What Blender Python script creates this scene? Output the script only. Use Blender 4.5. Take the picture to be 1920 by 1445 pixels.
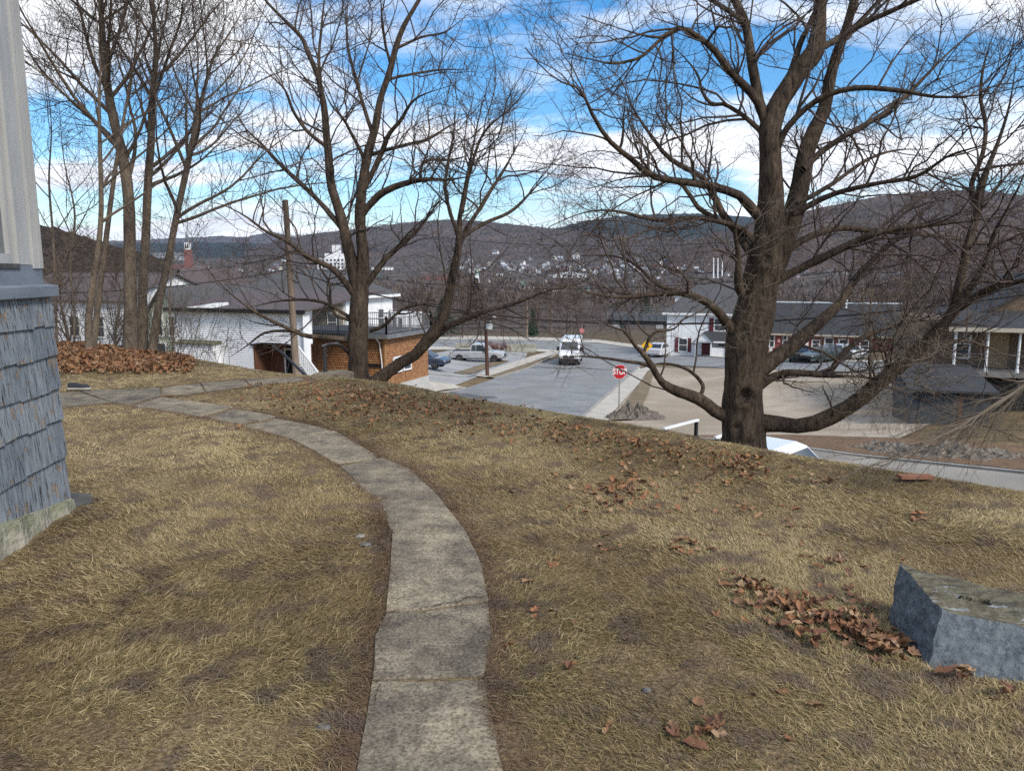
import bpy, math, random
import numpy as np
from mathutils import Vector, Matrix, noise as mnoise

for o in list(bpy.data.objects):
    bpy.data.objects.remove(o)
rng = np.random.default_rng(11)
random.seed(5)
scene = bpy.context.scene
col = scene.collection

# ------------------------------------------------------------------ camera
FPX = 1397.0                      # focal length in photograph pixels (1920 wide)
HORIZON = 510.0
PITCH = math.atan((722.5 - HORIZON) / FPX)
EYE = 1.75
CP, SP = math.cos(PITCH), math.sin(PITCH)
cam_d = bpy.data.cameras.new('camera')
cam = bpy.data.objects.new('camera', cam_d)
col.objects.link(cam)
cam.location = (0, 0, EYE)
cam.rotation_euler = (math.pi / 2 - PITCH, 0, 0)
cam_d.sensor_fit = 'HORIZONTAL'
cam_d.sensor_width = 36
cam_d.lens = 36 * FPX / 1920
cam_d.clip_start = 0.05
cam_d.clip_end = 40000
scene.camera = cam

# ------------------------------------------------------------------ sky + sun
SUN_EL = math.radians(40)
SUN_DIR = Vector((0.68, -0.73, 0)).normalized()      # horizontal direction towards the sun
w = bpy.data.worlds.new('World')
scene.world = w
w.use_nodes = True
nt = w.node_tree
nt.nodes.clear()
N = nt.nodes.new
out = N('ShaderNodeOutputWorld')
bg = N('ShaderNodeBackground')
bg.inputs['Strength'].default_value = 0.13
sky = N('ShaderNodeTexSky')
sky.sky_type = 'NISHITA'
sky.sun_disc = False
sky.sun_elevation = SUN_EL
sky.sun_rotation = math.atan2(SUN_DIR.x, SUN_DIR.y)
sky.air_density = 1.0
sky.dust_density = 0.4
sky.ozone_density = 2.0
tc = N('ShaderNodeTexCoord')
sep = N('ShaderNodeSeparateXYZ')
nt.links.new(tc.outputs['Generated'], sep.inputs[0])
mx = N('ShaderNodeMath'); mx.operation = 'MAXIMUM'; mx.inputs[1].default_value = 0.0
nt.links.new(sep.outputs['Z'], mx.inputs[0])
ad = N('ShaderNodeMath'); ad.operation = 'ADD'; ad.inputs[1].default_value = 0.16
nt.links.new(mx.outputs[0], ad.inputs[0])
dx = N('ShaderNodeMath'); dx.operation = 'DIVIDE'
dy = N('ShaderNodeMath'); dy.operation = 'DIVIDE'
nt.links.new(sep.outputs['X'], dx.inputs[0]); nt.links.new(ad.outputs[0], dx.inputs[1])
nt.links.new(sep.outputs['Y'], dy.inputs[0]); nt.links.new(ad.outputs[0], dy.inputs[1])
cmb = N('ShaderNodeCombineXYZ')
nt.links.new(dx.outputs[0], cmb.inputs[0]); nt.links.new(dy.outputs[0], cmb.inputs[1])
mp = N('ShaderNodeMapping')
mp.inputs['Location'].default_value = (3.1, 1.9, 0.0)
mp.inputs['Rotation'].default_value = (0, 0, math.radians(-14))
mp.inputs['Scale'].default_value = (0.62, 1.0, 1)
nt.links.new(cmb.outputs[0], mp.inputs[0])
n1 = N('ShaderNodeTexNoise')
n1.inputs['Scale'].default_value = 1.15
n1.inputs['Detail'].default_value = 9
n1.inputs['Roughness'].default_value = 0.56
n1.inputs['Distortion'].default_value = 0.25
nt.links.new(mp.outputs[0], n1.inputs['Vector'])
rp = N('ShaderNodeValToRGB')
rp.color_ramp.elements[0].position = 0.455
rp.color_ramp.elements[0].color = (0, 0, 0, 1)
rp.color_ramp.elements[1].position = 0.57
rp.color_ramp.elements[1].color = (1, 1, 1, 1)
nt.links.new(n1.outputs['Fac'], rp.inputs[0])
n2 = N('ShaderNodeTexNoise')
n2.inputs['Scale'].default_value = 3.0
n2.inputs['Detail'].default_value = 7
nt.links.new(mp.outputs[0], n2.inputs['Vector'])
cr = N('ShaderNodeValToRGB')
cr.color_ramp.elements[0].position = 0.3
cr.color_ramp.elements[0].color = (4.9, 5.1, 5.6, 1)
cr.color_ramp.elements[1].position = 0.62
cr.color_ramp.elements[1].color = (7.6, 7.7, 7.8, 1)
nt.links.new(n2.outputs['Fac'], cr.inputs[0])
sat = N('ShaderNodeHueSaturation')
sat.inputs['Saturation'].default_value = 1.45
nt.links.new(sky.outputs[0], sat.inputs['Color'])
mix = N('ShaderNodeMixRGB')
nt.links.new(rp.outputs[0], mix.inputs[0])
nt.links.new(sat.outputs[0], mix.inputs[1])
nt.links.new(cr.outputs[0], mix.inputs[2])
nt.links.new(mix.outputs[0], bg.inputs['Color'])
nt.links.new(bg.outputs[0], out.inputs['Surface'])

sun_d = bpy.data.lights.new('sun', 'SUN')
sun_d.energy = 2.5
sun_d.angle = math.radians(14)
sun_d.color = (1.0, 0.95, 0.87)
sun = bpy.data.objects.new('sun', sun_d)
col.objects.link(sun)
L = Vector((SUN_DIR.x * math.cos(SUN_EL), SUN_DIR.y * math.cos(SUN_EL), math.sin(SUN_EL)))
sun.rotation_euler = L.to_track_quat('Z', 'Y').to_euler()
sun.location = (20, 0, 40)

vs = scene.view_settings
vs.view_transform = 'Standard'
vs.look = 'None'
vs.exposure = 0.58
vs.gamma = 1.0
vs.use_curve_mapping = False
scene.render.engine = 'CYCLES'
scene.cycles.use_denoising = False
scene.cycles.max_bounces = 5
scene.cycles.diffuse_bounces = 2
scene.cycles.adaptive_threshold = 0.02
scene.cycles.volume_bounces = 0

# ------------------------------------------------------------------ measuring the photograph
def ray(u, v):
    a = (u - 960) / FPX
    b = (722.5 - v) / FPX
    return a, CP + b * SP, -SP + b * CP

def P(u, v, y):
    a, dy_, dz_ = ray(u, v)
    t = y / dy_
    return Vector((a * t, y, EYE + dz_ * t))

ZL_Y = [-200, 20, 27, 41, 68, 85, 130, 200, 350, 700, 1000, 1500, 2200, 3000, 12000]
ZL_Z = [-4.3, -4.5, -4.75, -6.35, -7.0, -7.4, -8.2, -12.5, -22, -24, -16, 10, 40, 55, 90]

def zlow(x, y):
    z = np.interp(y, ZL_Y, ZL_Z)
    near = np.clip((90 - y) / 30.0, 0, 1)
    z = z + near * np.clip((-x - 4) * 0.22, 0, 2.2)
    z = z + near * np.clip((x - 12) * 0.06, 0, 1.5)
    return z

def crest(x, y):
    d1 = (x + y) * 0.70711 - 6.72
    d2 = 0.555 * x + 0.832 * y - 8.45
    return np.maximum(d1, d2)

def H(x, y):
    x = np.asarray(x, float); y = np.asarray(y, float)
    d = np.maximum(crest(x, y), 0)
    und = 0.025 * np.sin(x * 1.1 + 0.6) * np.sin(y * 0.9) + 0.012 * np.sin(x * 3.1 + y * 2.3)
    left = 0.16 * np.exp(-(((x + 9.5) / 3.5) ** 2 + ((y - 15.3) / 2.2) ** 2))
    yard = und + left - 0.52 * d * d / (d + 1.0)
    zl = zlow(x, y)
    k = 0.4
    return np.where(d > 0, np.logaddexp(yard / k, zl / k) * k, yard)

def Hs(x, y):
    return float(H(x, y))

def G(u, v, off=0.0):
    """point of the yard seen at a photograph pixel"""
    a, dy_, dz_ = ray(u, v)
    t = -EYE / dz_ if dz_ < 0 else 10
    for _ in range(8):
        z = Hs(a * t, dy_ * t)
        t = (z - EYE) / dz_
    return Vector((a * t, dy_ * t, Hs(a * t, dy_ * t) + off))

def GL(u, v, off=0.0):
    """point of the low ground seen at a photograph pixel"""
    a, dy_, dz_ = ray(u, v)
    t = -8.5 / dz_
    for _ in range(40):
        z = float(zlow(a * t, dy_ * t))
        t = 0.5 * t + 0.5 * (z - EYE) / dz_
    return Vector((a * t, dy_ * t, Hs(a * t, dy_ * t) + off))

E1 = Vector((0.937, -0.35, 0)).normalized()      # along the house fronts
E2 = Vector((0.35, 0.937, 0)).normalized()       # along the street, away
UP = Vector((0, 0, 1))

# ------------------------------------------------------------------ materials
MATS = {}
def nodes_of(m):
    m.use_nodes = True
    t = m.node_tree
    b = t.nodes.get('Principled BSDF')
    return t, b

def mat(name, c1, c2=None, scale=4.0, rough=0.8, bump=0.0, bscale=None, metal=0.0, spec=0.3,
        stretch=(1, 1, 1), lo=0.35, hi=0.65, coords='Object', bdist=0.02, detail=7, c3=None, s3=0.5, coat=0.0, crack=0.0):
    if name in MATS:
        return MATS[name]
    m = bpy.data.materials.new(name)
    t, b = nodes_of(m)
    n = t.nodes.new; lk = t.links.new
    b.inputs['Roughness'].default_value = rough
    b.inputs['Metallic'].default_value = metal
    b.inputs['Specular IOR Level'].default_value = spec
    b.inputs['Coat Weight'].default_value = coat
    if c2 is None:
        c2 = tuple(x * 0.8 for x in c1)
    tcn = t.nodes.new('ShaderNodeTexCoord')
    mpn = n('ShaderNodeMapping'); mpn.inputs['Scale'].default_value = stretch
    lk(tcn.outputs[coords], mpn.inputs[0])
    no = n('ShaderNodeTexNoise'); no.inputs['Scale'].default_value = scale; no.inputs['Detail'].default_value = detail
    no.inputs['Roughness'].default_value = 0.62
    lk(mpn.outputs[0], no.inputs['Vector'])
    r = n('ShaderNodeValToRGB')
    r.color_ramp.elements[0].position = lo; r.color_ramp.elements[0].color = (*c1, 1)
    r.color_ramp.elements[1].position = hi; r.color_ramp.elements[1].color = (*c2, 1)
    lk(no.outputs['Fac'], r.inputs[0])
    cout = r.outputs[0]
    if c3 is not None:
        no3 = n('ShaderNodeTexNoise'); no3.inputs['Scale'].default_value = s3; no3.inputs['Detail'].default_value = 5
        lk(mpn.outputs[0], no3.inputs['Vector'])
        r3 = n('ShaderNodeValToRGB'); r3.color_ramp.elements[0].position = 0.45; r3.color_ramp.elements[1].position = 0.62
        lk(no3.outputs['Fac'], r3.inputs[0])
        mm = n('ShaderNodeMixRGB'); mm.inputs[2].default_value = (*c3, 1)
        lk(r3.outputs[0], mm.inputs[0]); lk(cout, mm.inputs[1])
        cout = mm.outputs[0]
    if crack > 0:      # meandering dark cracks
        wn = n('ShaderNodeTexNoise'); wn.inputs['Scale'].default_value = crack * 2.5; lk(mpn.outputs[0], wn.inputs['Vector'])
        mv = n('ShaderNodeMixRGB'); mv.inputs[0].default_value = 0.12 / crack if crack < 1 else 0.12
        lk(mpn.outputs[0], mv.inputs[1]); lk(wn.outputs['Color'], mv.inputs[2])
        vo = n('ShaderNodeTexVoronoi'); vo.feature = 'DISTANCE_TO_EDGE'; vo.inputs['Scale'].default_value = crack
        lk(mv.outputs[0], vo.inputs['Vector'])
        cr2 = n('ShaderNodeValToRGB'); cr2.color_ramp.elements[0].position = 0.006; cr2.color_ramp.elements[0].color = (0.45, 0.45, 0.45, 1)
        cr2.color_ramp.elements[1].position = 0.022; cr2.color_ramp.elements[1].color = (1, 1, 1, 1)
        lk(vo.outputs['Distance'], cr2.inputs[0])
        mc = n('ShaderNodeMixRGB'); mc.blend_type = 'MULTIPLY'; mc.inputs[0].default_value = 1.0
        lk(cout, mc.inputs[1]); lk(cr2.outputs[0], mc.inputs[2]); cout = mc.outputs[0]
    lk(cout, b.inputs['Base Color'])
    if bump > 0:
        nb = n('ShaderNodeTexNoise'); nb.inputs['Scale'].default_value = bscale or scale * 3; nb.inputs['Detail'].default_value = 8
        lk(mpn.outputs[0], nb.inputs['Vector'])
        bp = n('ShaderNodeBump'); bp.inputs['Strength'].default_value = bump; bp.inputs['Distance'].default_value = bdist
        lk(nb.outputs['Fac'], bp.inputs['Height']); lk(bp.outputs[0], b.inputs['Normal'])
    MATS[name] = m
    return m

def glass(name, c=(0.03, 0.04, 0.05), rough=0.08):
    return mat(name, c, tuple(x * 1.6 for x in c), scale=1.5, rough=rough, spec=0.6)

# ------------------------------------------------------------------ mesh helpers
class MB:
    def __init__(s):
        s.v = []; s.f = []
    def add(s, vs_, fs_):
        k = len(s.v)
        s.v += [tuple(p) for p in vs_]
        s.f += [tuple(i + k for i in f) for f in fs_]
        return s
    def hexa(s, p):          # 8 points: bottom ring 0-3, top ring 4-7
        return s.add(p, [(3, 2, 1, 0), (4, 5, 6, 7), (0, 1, 5, 4), (1, 2, 6, 5), (2, 3, 7, 6), (3, 0, 4, 7)])
    def box(s, o, a, b, c):  # origin corner and three edge vectors
        o = Vector(o); a = Vector(a); b = Vector(b); c = Vector(c)
        return s.hexa([o, o + a, o + a + b, o + b, o + c, o + a + c, o + a + b + c, o + b + c])
    def cbox(s, x0, x1, y0, y1, z0, z1):
        return s.box((x0, y0, z0), (x1 - x0, 0, 0), (0, y1 - y0, 0), (0, 0, z1 - z0))
    def quad(s, a, b, c, d):
        return s.add([a, b, c, d], [(0, 1, 2, 3)])
    def poly_prism(s, pts, ext):
        n = len(pts); e = Vector(ext)
        vs_ = [Vector(p) for p in pts] + [Vector(p) + e for p in pts]
        fs_ = [tuple(range(n))[::-1], tuple(range(n, 2 * n))]
        fs_ += [(i, (i + 1) % n, n + (i + 1) % n, n + i) for i in range(n)]
        return s.add(vs_, fs_)
    def tube(s, pts, rad, n=8, cap=True):
        pts = [Vector(p) for p in pts]
        if not hasattr(rad, '__len__'):
            rad = [rad] * len(pts)
        vs_ = []; fs_ = []
        for i, p in enumerate(pts):
            t = (pts[min(i + 1, len(pts) - 1)] - pts[max(i - 1, 0)]).normalized()
            ref = Vector((0, 0, 1)) if abs(t.z) < 0.9 else Vector((1, 0, 0))
            a = t.cross(ref).normalized(); b = a.cross(t)
            for k in range(n):
                an = 2 * math.pi * k / n
                vs_.append(p + (a * math.cos(an) + b * math.sin(an)) * rad[i])
        for i in range(len(pts) - 1):
            for k in range(n):
                k2 = (k + 1) % n
                fs_.append((i * n + k, i * n + k2, (i + 1) * n + k2, (i + 1) * n + k))
        if cap:
            fs_.append(tuple(range(n))); fs_.append(tuple(range((len(pts) - 1) * n, len(pts) * n))[::-1])
        return s.add(vs_, fs_)
    def lathe(s, c, axis, prof, n=20):   # prof: (radius, along)
        c = Vector(c); ax = Vector(axis).normalized()
        ref = Vector((0, 0, 1)) if abs(ax.z) < 0.9 else Vector((1, 0, 0))
        a = ax.cross(ref).normalized(); b = a.cross(ax)
        vs_ = []; fs_ = []
        for r, h in prof:
            for k in range(n):
                an = 2 * math.pi * k / n
                vs_.append(c + ax * h + (a * math.cos(an) + b * math.sin(an)) * r)
        for i in range(len(prof) - 1):
            for k in range(n):
                k2 = (k + 1) % n
                fs_.append((i * n + k, i * n + k2, (i + 1) * n + k2, (i + 1) * n + k))
        fs_.append(tuple(range(n))); fs_.append(tuple(range((len(prof) - 1) * n, len(prof) * n))[::-1])
        return s.add(vs_, fs_)
    def build(s, name, m, parent=None, base=None, smooth=False, bevel=0.0, local=False):
        me = bpy.data.meshes.new(name)
        org = Vector((0, 0, 0))
        if not local:
            if parent is not None:
                org = Vector(parent['_base']) if '_base' in parent else Vector(parent.location)
            elif base is not None:
                org = Vector(base)
        me.from_pydata([tuple(Vector(p) - org) for p in s.v], [], s.f)
        me.validate()
        if m: me.materials.append(m)
        if smooth:
            me.polygons.foreach_set('use_smooth', [True] * len(me.polygons))
        o = bpy.data.objects.new(name, me)
        col.objects.link(o)
        if parent is not None:
            o.parent = parent
            o['_base'] = tuple(org)
        else:
            o.location = org
            o['_base'] = tuple(org)
        if bevel > 0:
            md = o.modifiers.new('bevel', 'BEVEL'); md.width = bevel; md.segments = 2; md.limit_method = 'ANGLE'
        return o

def np_obj(name, verts, faces, m, parent=None, base=(0, 0, 0), smooth=False, attr=None):
    """faces: list of int arrays (k,3) or (k,4)"""
    me = bpy.data.meshes.new(name)
    verts = np.asarray(verts, np.float32) - np.asarray(base, np.float32)
    me.vertices.add(len(verts)); me.vertices.foreach_set('co', verts.ravel())
    idx = np.concatenate([f.ravel() for f in faces]).astype(np.int32)
    tot = np.concatenate([np.full(len(f), f.shape[1], np.int32) for f in faces])
    start = np.concatenate([[0], np.cumsum(tot)[:-1]]).astype(np.int32)
    me.loops.add(len(idx)); me.loops.foreach_set('vertex_index', idx)
    me.polygons.add(len(tot)); me.polygons.foreach_set('loop_start', start); me.polygons.foreach_set('loop_total', tot)
    if attr is not None:
        at = me.attributes.new('rnd', 'FLOAT', 'POINT'); at.data.foreach_set('value', np.asarray(attr, np.float32))
    me.update(calc_edges=True)
    if smooth:
        me.polygons.foreach_set('use_smooth', np.ones(len(tot), bool))
    if m: me.materials.append(m)
    o = bpy.data.objects.new(name, me)
    col.objects.link(o)
    o['_base'] = tuple(float(x) for x in base)
    if parent is not None:
        o.parent = parent
    else:
        o.location = base
    return o

def tag(o, label, cat, group=None):
    o['label'] = label; o['category'] = cat
    if group: o['group'] = group
    return o

def thing(name, base, label, cat, group=None, rz=0.0):
    o = bpy.data.objects.new(name, None)
    o.empty_display_size = 0.3
    col.objects.link(o)
    o.location = base; o.rotation_euler = (0, 0, rz)
    o['_base'] = tuple(base)
    return tag(o, label, cat, group)

def struct(o):
    o['kind'] = 'structure'
    return o

def copy_tree(o, parent=None):
    c = o.copy(); col.objects.link(c)
    if parent is not None:
        c.parent = parent
    for ch in [x for x in o.children]:
        copy_tree(ch, c)
    return c

# ================================================================== GROUND
def ground_material():
    m = bpy.data.materials.new('ground_soil')
    t, b = nodes_of(m); n = t.nodes.new; lk = t.links.new
    b.inputs['Roughness'].default_value = 0.95
    b.inputs['Specular IOR Level'].default_value = 0.1
    geo = n('ShaderNodeNewGeometry')
    def noise(scale, detail=6):
        x = n('ShaderNodeTexNoise'); x.inputs['Scale'].default_value = scale; x.inputs['Detail'].default_value = detail
        lk(geo.outputs['Position'], x.inputs['Vector']); return x
    a = noise(1.4); f = noise(45.0, 8); far = noise(0.035, 12)
    r1 = n('ShaderNodeValToRGB')
    r1.color_ramp.elements[0].position = 0.36; r1.color_ramp.elements[0].color = (0.13, 0.098, 0.06, 1)
    r1.color_ramp.elements[1].position = 0.64; r1.color_ramp.elements[1].color = (0.215, 0.168, 0.10, 1)
    lk(a.outputs['Fac'], r1.inputs[0])
    r2 = n('ShaderNodeValToRGB')
    r2.color_ramp.elements[0].position = 0.35; r2.color_ramp.elements[0].color = (0.55, 0.5, 0.45, 1)
    r2.color_ramp.elements[1].position = 0.68; r2.color_ramp.elements[1].color = (1.35, 1.3, 1.2, 1)
    lk(f.outputs['Fac'], r2.inputs[0])
    mm = n('ShaderNodeMixRGB'); mm.blend_type = 'MULTIPLY'; mm.inputs[0].default_value = 1
    lk(r1.outputs[0], mm.inputs[1]); lk(r2.outputs[0], mm.inputs[2])
    # beyond the street: winter woodland floor
    r3 = n('ShaderNodeValToRGB')
    r3.color_ramp.elements[0].position = 0.38; r3.color_ramp.elements[0].color = (0.04, 0.034, 0.03, 1)
    r3.color_ramp.elements[1].position = 0.62; r3.color_ramp.elements[1].color = (0.11, 0.085, 0.07, 1)
    lk(far.outputs['Fac'], r3.inputs[0])
    sp = n('ShaderNodeSeparateXYZ'); lk(geo.outputs['Position'], sp.inputs[0])
    mr = n('ShaderNodeMapRange'); mr.inputs['From Min'].default_value = 60; mr.inputs['From Max'].default_value = 150
    lk(sp.outputs['Y'], mr.inputs['Value'])
    m2 = n('ShaderNodeMixRGB'); lk(mr.outputs[0], m2.inputs[0]); lk(mm.outputs[0], m2.inputs[1]); lk(r3.outputs[0], m2.inputs[2])
    lk(m2.outputs[0], b.inputs['Base Color'])
    bp = n('ShaderNodeBump'); bp.inputs['Strength'].default_value = 0.7; bp.inputs['Distance'].default_value = 0.03
    lk(f.outputs['Fac'], bp.inputs['Height']); lk(bp.outputs[0], b.inputs['Normal'])
    return m

def axis_pts(lo, hi, step, far_lo, far_hi, g=1.12):
    a = list(np.arange(lo, hi + 1e-6, step))
    s = step; x = hi
    while x < far_hi:
        s *= g; x += s; a.append(x)
    s = step; x = lo; pre = []
    while x > far_lo:
        s *= g; x -= s; pre.append(x)
    return np.array(pre[::-1] + a)
gx = axis_pts(-16, 22, 0.3, -9500, 9500)
gy = axis_pts(0, 32, 0.3, -250, 10800)
X, Y = np.meshgrid(gx, gy)
Z = H(X, Y)
nx, ny = len(gx), len(gy)
ii = np.arange(nx * ny).reshape(ny, nx)
q = np.stack([ii[:-1, :-1], ii[:-1, 1:], ii[1:, 1:], ii[1:, :-1]], -1).reshape(-1, 4)
struct(np_obj('ground', np.stack([X, Y, Z], -1).reshape(-1, 3), [q], ground_material(), smooth=True))

def sheet(name, left, right, m, off, nl=60, nw=10, low=True):
    """a strip draped on the ground between two edge polylines (world xy)"""
    def res(pl, n):
        pl = np.array([(p[0], p[1]) for p in pl], float)
        d = np.concatenate([[0], np.cumsum(np.linalg.norm(np.diff(pl, axis=0), axis=1))])
        s = np.linspace(0, d[-1], n)
        return np.stack([np.interp(s, d, pl[:, 0]), np.interp(s, d, pl[:, 1])], -1)
    a = res(left, nl); b = res(right, nl)
    t = np.linspace(0, 1, nw)[None, :, None]
    p = a[:, None] * (1 - t) + b[:, None] * t
    z = H(p[..., 0], p[..., 1]) + off
    v = np.concatenate([p, z[..., None]], -1).reshape(-1, 3)
    i = np.arange(nl * nw).reshape(nl, nw)
    qq = np.stack([i[:-1, :-1], i[1:, :-1], i[1:, 1:], i[:-1, 1:]], -1).reshape(-1, 4)
    o = np_obj(name, v, [qq], m, smooth=True)
    return struct(o)

m_asph = mat('asphalt_worn', (0.165, 0.167, 0.17), (0.25, 0.25, 0.248), scale=0.6, rough=0.9, bump=0.3, bscale=30, bdist=0.01,
             c3=(0.20, 0.20, 0.185), s3=0.18, crack=0.16)
m_lot = mat('asphalt_parking', (0.25, 0.25, 0.245), (0.33, 0.325, 0.31), scale=0.3, rough=0.9, bump=0.3, bscale=30, bdist=0.01, crack=0.2)
m_dirt = mat('packed_dirt', (0.31, 0.25, 0.185), (0.41, 0.345, 0.265), scale=0.8, rough=0.95, bump=0.6, bscale=6, bdist=0.03,
             c3=(0.28, 0.225, 0.16), s3=0.16)
m_walk = mat('pavement_concrete', (0.38, 0.345, 0.29), (0.47, 0.43, 0.365), scale=1.2, rough=0.9, bump=0.3, bscale=20, bdist=0.01)
m_kerb = mat('kerb_stone', (0.26, 0.245, 0.22), (0.33, 0.31, 0.28), scale=2.0, rough=0.9)
m_verge = mat('verge_dead_grass', (0.14, 0.108, 0.068), (0.205, 0.155, 0.095), scale=1.5, rough=1.0, bump=0.8, bscale=10, bdist=0.05)
m_paint = mat('road_paint', (0.7, 0.7, 0.68), (0.55, 0.55, 0.54), scale=5)

def gl(*pts):
    return [GL(u, v) for u, v in pts]
# main street from the foot of the bank to the junction
sheet('street', gl((640, 850), (760, 775), (845, 736), (935, 708), (1010, 683), (1062, 667), (1100, 657)),
      gl((960, 900), (1030, 830), (1090, 782), (1150, 729), (1195, 690), (1215, 677), (1225, 668)), m_asph, 0.05)
# cross street
sheet('cross_street', gl((640, 634), (830, 637), (1000, 639), (1120, 644), (1240, 660), (1400, 676), (1700, 682), (1960, 690)),
      gl((640, 647), (830, 650), (1000, 654), (1100, 662), (1215, 682), (1400, 692), (1700, 702), (1960, 712)), m_asph, 0.046)
# parking lot on the left of the street
sheet('parking_lot', gl((700, 700), (780, 668), (850, 655), (990, 657)), gl((760, 740), (845, 724), (905, 703), (985, 672)), m_lot, 0.035)
sheet('pavement', gl((888, 706), (940, 688), (1000, 668), (1035, 659)), gl((912, 709), (965, 691), (1015, 674), (1048, 662)), m_walk, 0.10)
sheet('verge', gl((912, 709), (965, 691), (1015, 674)), gl((928, 711), (990, 691), (1020, 677)), m_verge, 0.12)
sheet('verge', gl((850, 700), (890, 688), (940, 676)), gl((880, 703), (915, 691), (955, 678)), m_verge, 0.09)
sheet('pavement', gl((760, 722), (800, 717), (850, 722)), gl((790, 742), (830, 733), (868, 727)), m_walk, 0.09)
sheet('pavement', gl((640, 627), (830, 630), (1000, 633), (1120, 638), (1240, 654), (1400, 672), (1700, 678)),
      gl((640, 634), (830, 637), (1000, 639), (1120, 644), (1240, 660), (1400, 676), (1700, 682)), m_walk, 0.12)
sheet('pavement', gl((640, 648), (830, 651), (1000, 655), (1060, 659)),
      gl((640, 656), (830, 657), (990, 660), (1040, 662)), m_walk, 0.10)
# right of the street: pavement, verge, dirt lot, road along the bank
sheet('pavement', gl((1060, 812), (1095, 784), (1155, 730), (1200, 690)), gl((1120, 812), (1150, 775), (1195, 725), (1222, 690)), m_walk, 0.10)
sheet('dirt_lot', gl((1120, 812), (1150, 775), (1195, 725), (1222, 690), (1300, 691)),
      gl((1560, 900), (1640, 850), (1760, 790), (1700, 715), (1640, 700)), m_dirt, 0.06, nl=70, nw=40)
sheet('verge', gl((1140, 792), (1190, 735), (1215, 697)), gl((1190, 790), (1215, 740), (1226, 697)), m_verge, 0.14)
def sp_line(s, xs):
    return [Vector((x, s * 1.41421 - x, 0)) for x in xs]
xs_ = [-6, 0, 6, 12, 18, 24, 34]
m_road2 = mat('pale_road', (0.235, 0.212, 0.178), (0.30, 0.272, 0.228), scale=0.5, rough=0.95, bump=0.4, bscale=20, bdist=0.01, c3=(0.19, 0.18, 0.16), s3=0.2)
sheet('road', sp_line(17.2, xs_), sp_line(26.4, xs_), m_road2, 0.075)
sheet('verge', sp_line(26.8, [7, 12, 18, 26]), sp_line(30.5, [12, 15, 20, 28]), mat('leaf_litter_bank', (0.12, 0.075, 0.045), (0.20, 0.125, 0.07), scale=2.5, rough=1, bump=1, bscale=14, bdist=0.06), 0.12)

def kerb(pts, hgt=0.13, wd=0.16, m=m_kerb):
    mb = MB()
    pl = [Vector(p) for p in pts]
    fine = []
    for i in range(len(pl) - 1):
        nseg = max(2, int((pl[i + 1] - pl[i]).length / 1.5))
        for k in range(nseg):
            fine.append(pl[i].lerp(pl[i + 1], k / nseg))
    fine.append(pl[-1])
    ring = []
    for i, p in enumerate(fine):
        t = fine[min(i + 1, len(fine) - 1)] - fine[max(i - 1, 0)]
        t.z = 0; t.normalize()
        s = Vector((t.y, -t.x, 0)) * wd / 2
        z = Hs(p.x, p.y)
        for q_ in (p - s, p + s):
            ring.append((q_.x, q_.y, z - 0.1))
        for q_ in (p + s, p - s):
            ring.append((q_.x, q_.y, z + hgt))
    fs_ = []
    for i in range(len(fine) - 1):
        a = i * 4; b = a + 4
        for k in range(4):
            fs_.append((a + k, a + (k + 1) % 4, b + (k + 1) % 4, b + k))
    mb.add(ring, fs_)
    o = mb.build('kerb', m)
    return struct(o)
kerb(gl((1060, 810), (1093, 783), (1153, 729), (1198, 690)))
kerb(gl((800, 741), (845, 735), (872, 728)))
kerb(gl((925, 711), (992, 691), (1022, 676), (1048, 662)))
kerb(gl((660, 634), (830, 637), (1000, 639), (1120, 644), (1240, 660), (1400, 676), (1700, 682)))
kerb(gl((1225, 690), (1400, 693), (1640, 701)))
kerb(sp_line(26.6, [6, 12, 18, 24, 34]))

# ---- heaps on the dirt lot (rubble and soil)
def heap(name, c, rx, ry, hgt, m, label, seed, ang=0.0, n=64):
    r = np.random.default_rng(seed)
    u = np.linspace(-1, 1, n); A, B = np.meshgrid(u, u)
    R = np.sqrt(A * A + B * B)
    h = np.clip(1 - R, 0, 1) ** 0.9 * hgt
    x = A * rx; y = B * ry
    ca, sa = math.cos(ang), math.sin(ang)
    xx = c.x + x * ca - y * sa; yy = c.y + x * sa + y * ca
    nz = np.array([[mnoise.fractal(Vector((float(p) * 2.6 + seed, float(q_) * 2.6, 0)), 0.6, 2.2, 6) for p, q_ in zip(ra, rb)] for ra, rb in zip(xx, yy)])
    z = H(xx, yy) + h * (0.8 + 0.55 * nz) + 0.14 * nz * (R < 0.95) - 0.05 * (R > 0.97) + 0.04
    i = np.arange(n * n).reshape(n, n)
    qq = np.stack([i[:-1, :-1], i[:-1, 1:], i[1:, 1:], i[1:, :-1]], -1).reshape(-1, 4)
    keep = (R[:-1, :-1] < 1.0).reshape(-1)
    base = (c.x, c.y, Hs(c.x, c.y))
    o = np_obj(name, np.stack([xx, yy, z], -1).reshape(-1, 3), [qq[keep]], m, base=base, smooth=False)
    return tag(o, label, 'heap')
m_heap = mat('heap_soil', (0.10, 0.085, 0.07), (0.21, 0.18, 0.15), scale=5, rough=1, bump=1, bscale=16, bdist=0.08)
m_heap2 = mat('heap_rubble', (0.085, 0.07, 0.055), (0.25, 0.22, 0.185), scale=5, rough=1, bump=1, bscale=12, bdist=0.1)
heap('soil_heap', GL(1190, 786), 1.75, 1.5, 0.85, m_heap, 'low dark heap of soil and gravel at the foot of the red stop sign', 3)
heap('rubble_heap', GL(1770, 856), 2.9, 1.0, 0.42, m_heap2, 'long grey heap of rubble and brush beside the pale road', 8, ang=-0.5)
heap('rubble_heap', GL(1655, 842), 1.2, 0.6, 0.22, m_heap2, 'small pale heap of broken stone nearest the big leaning limb', 12, ang=-0.4)

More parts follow.
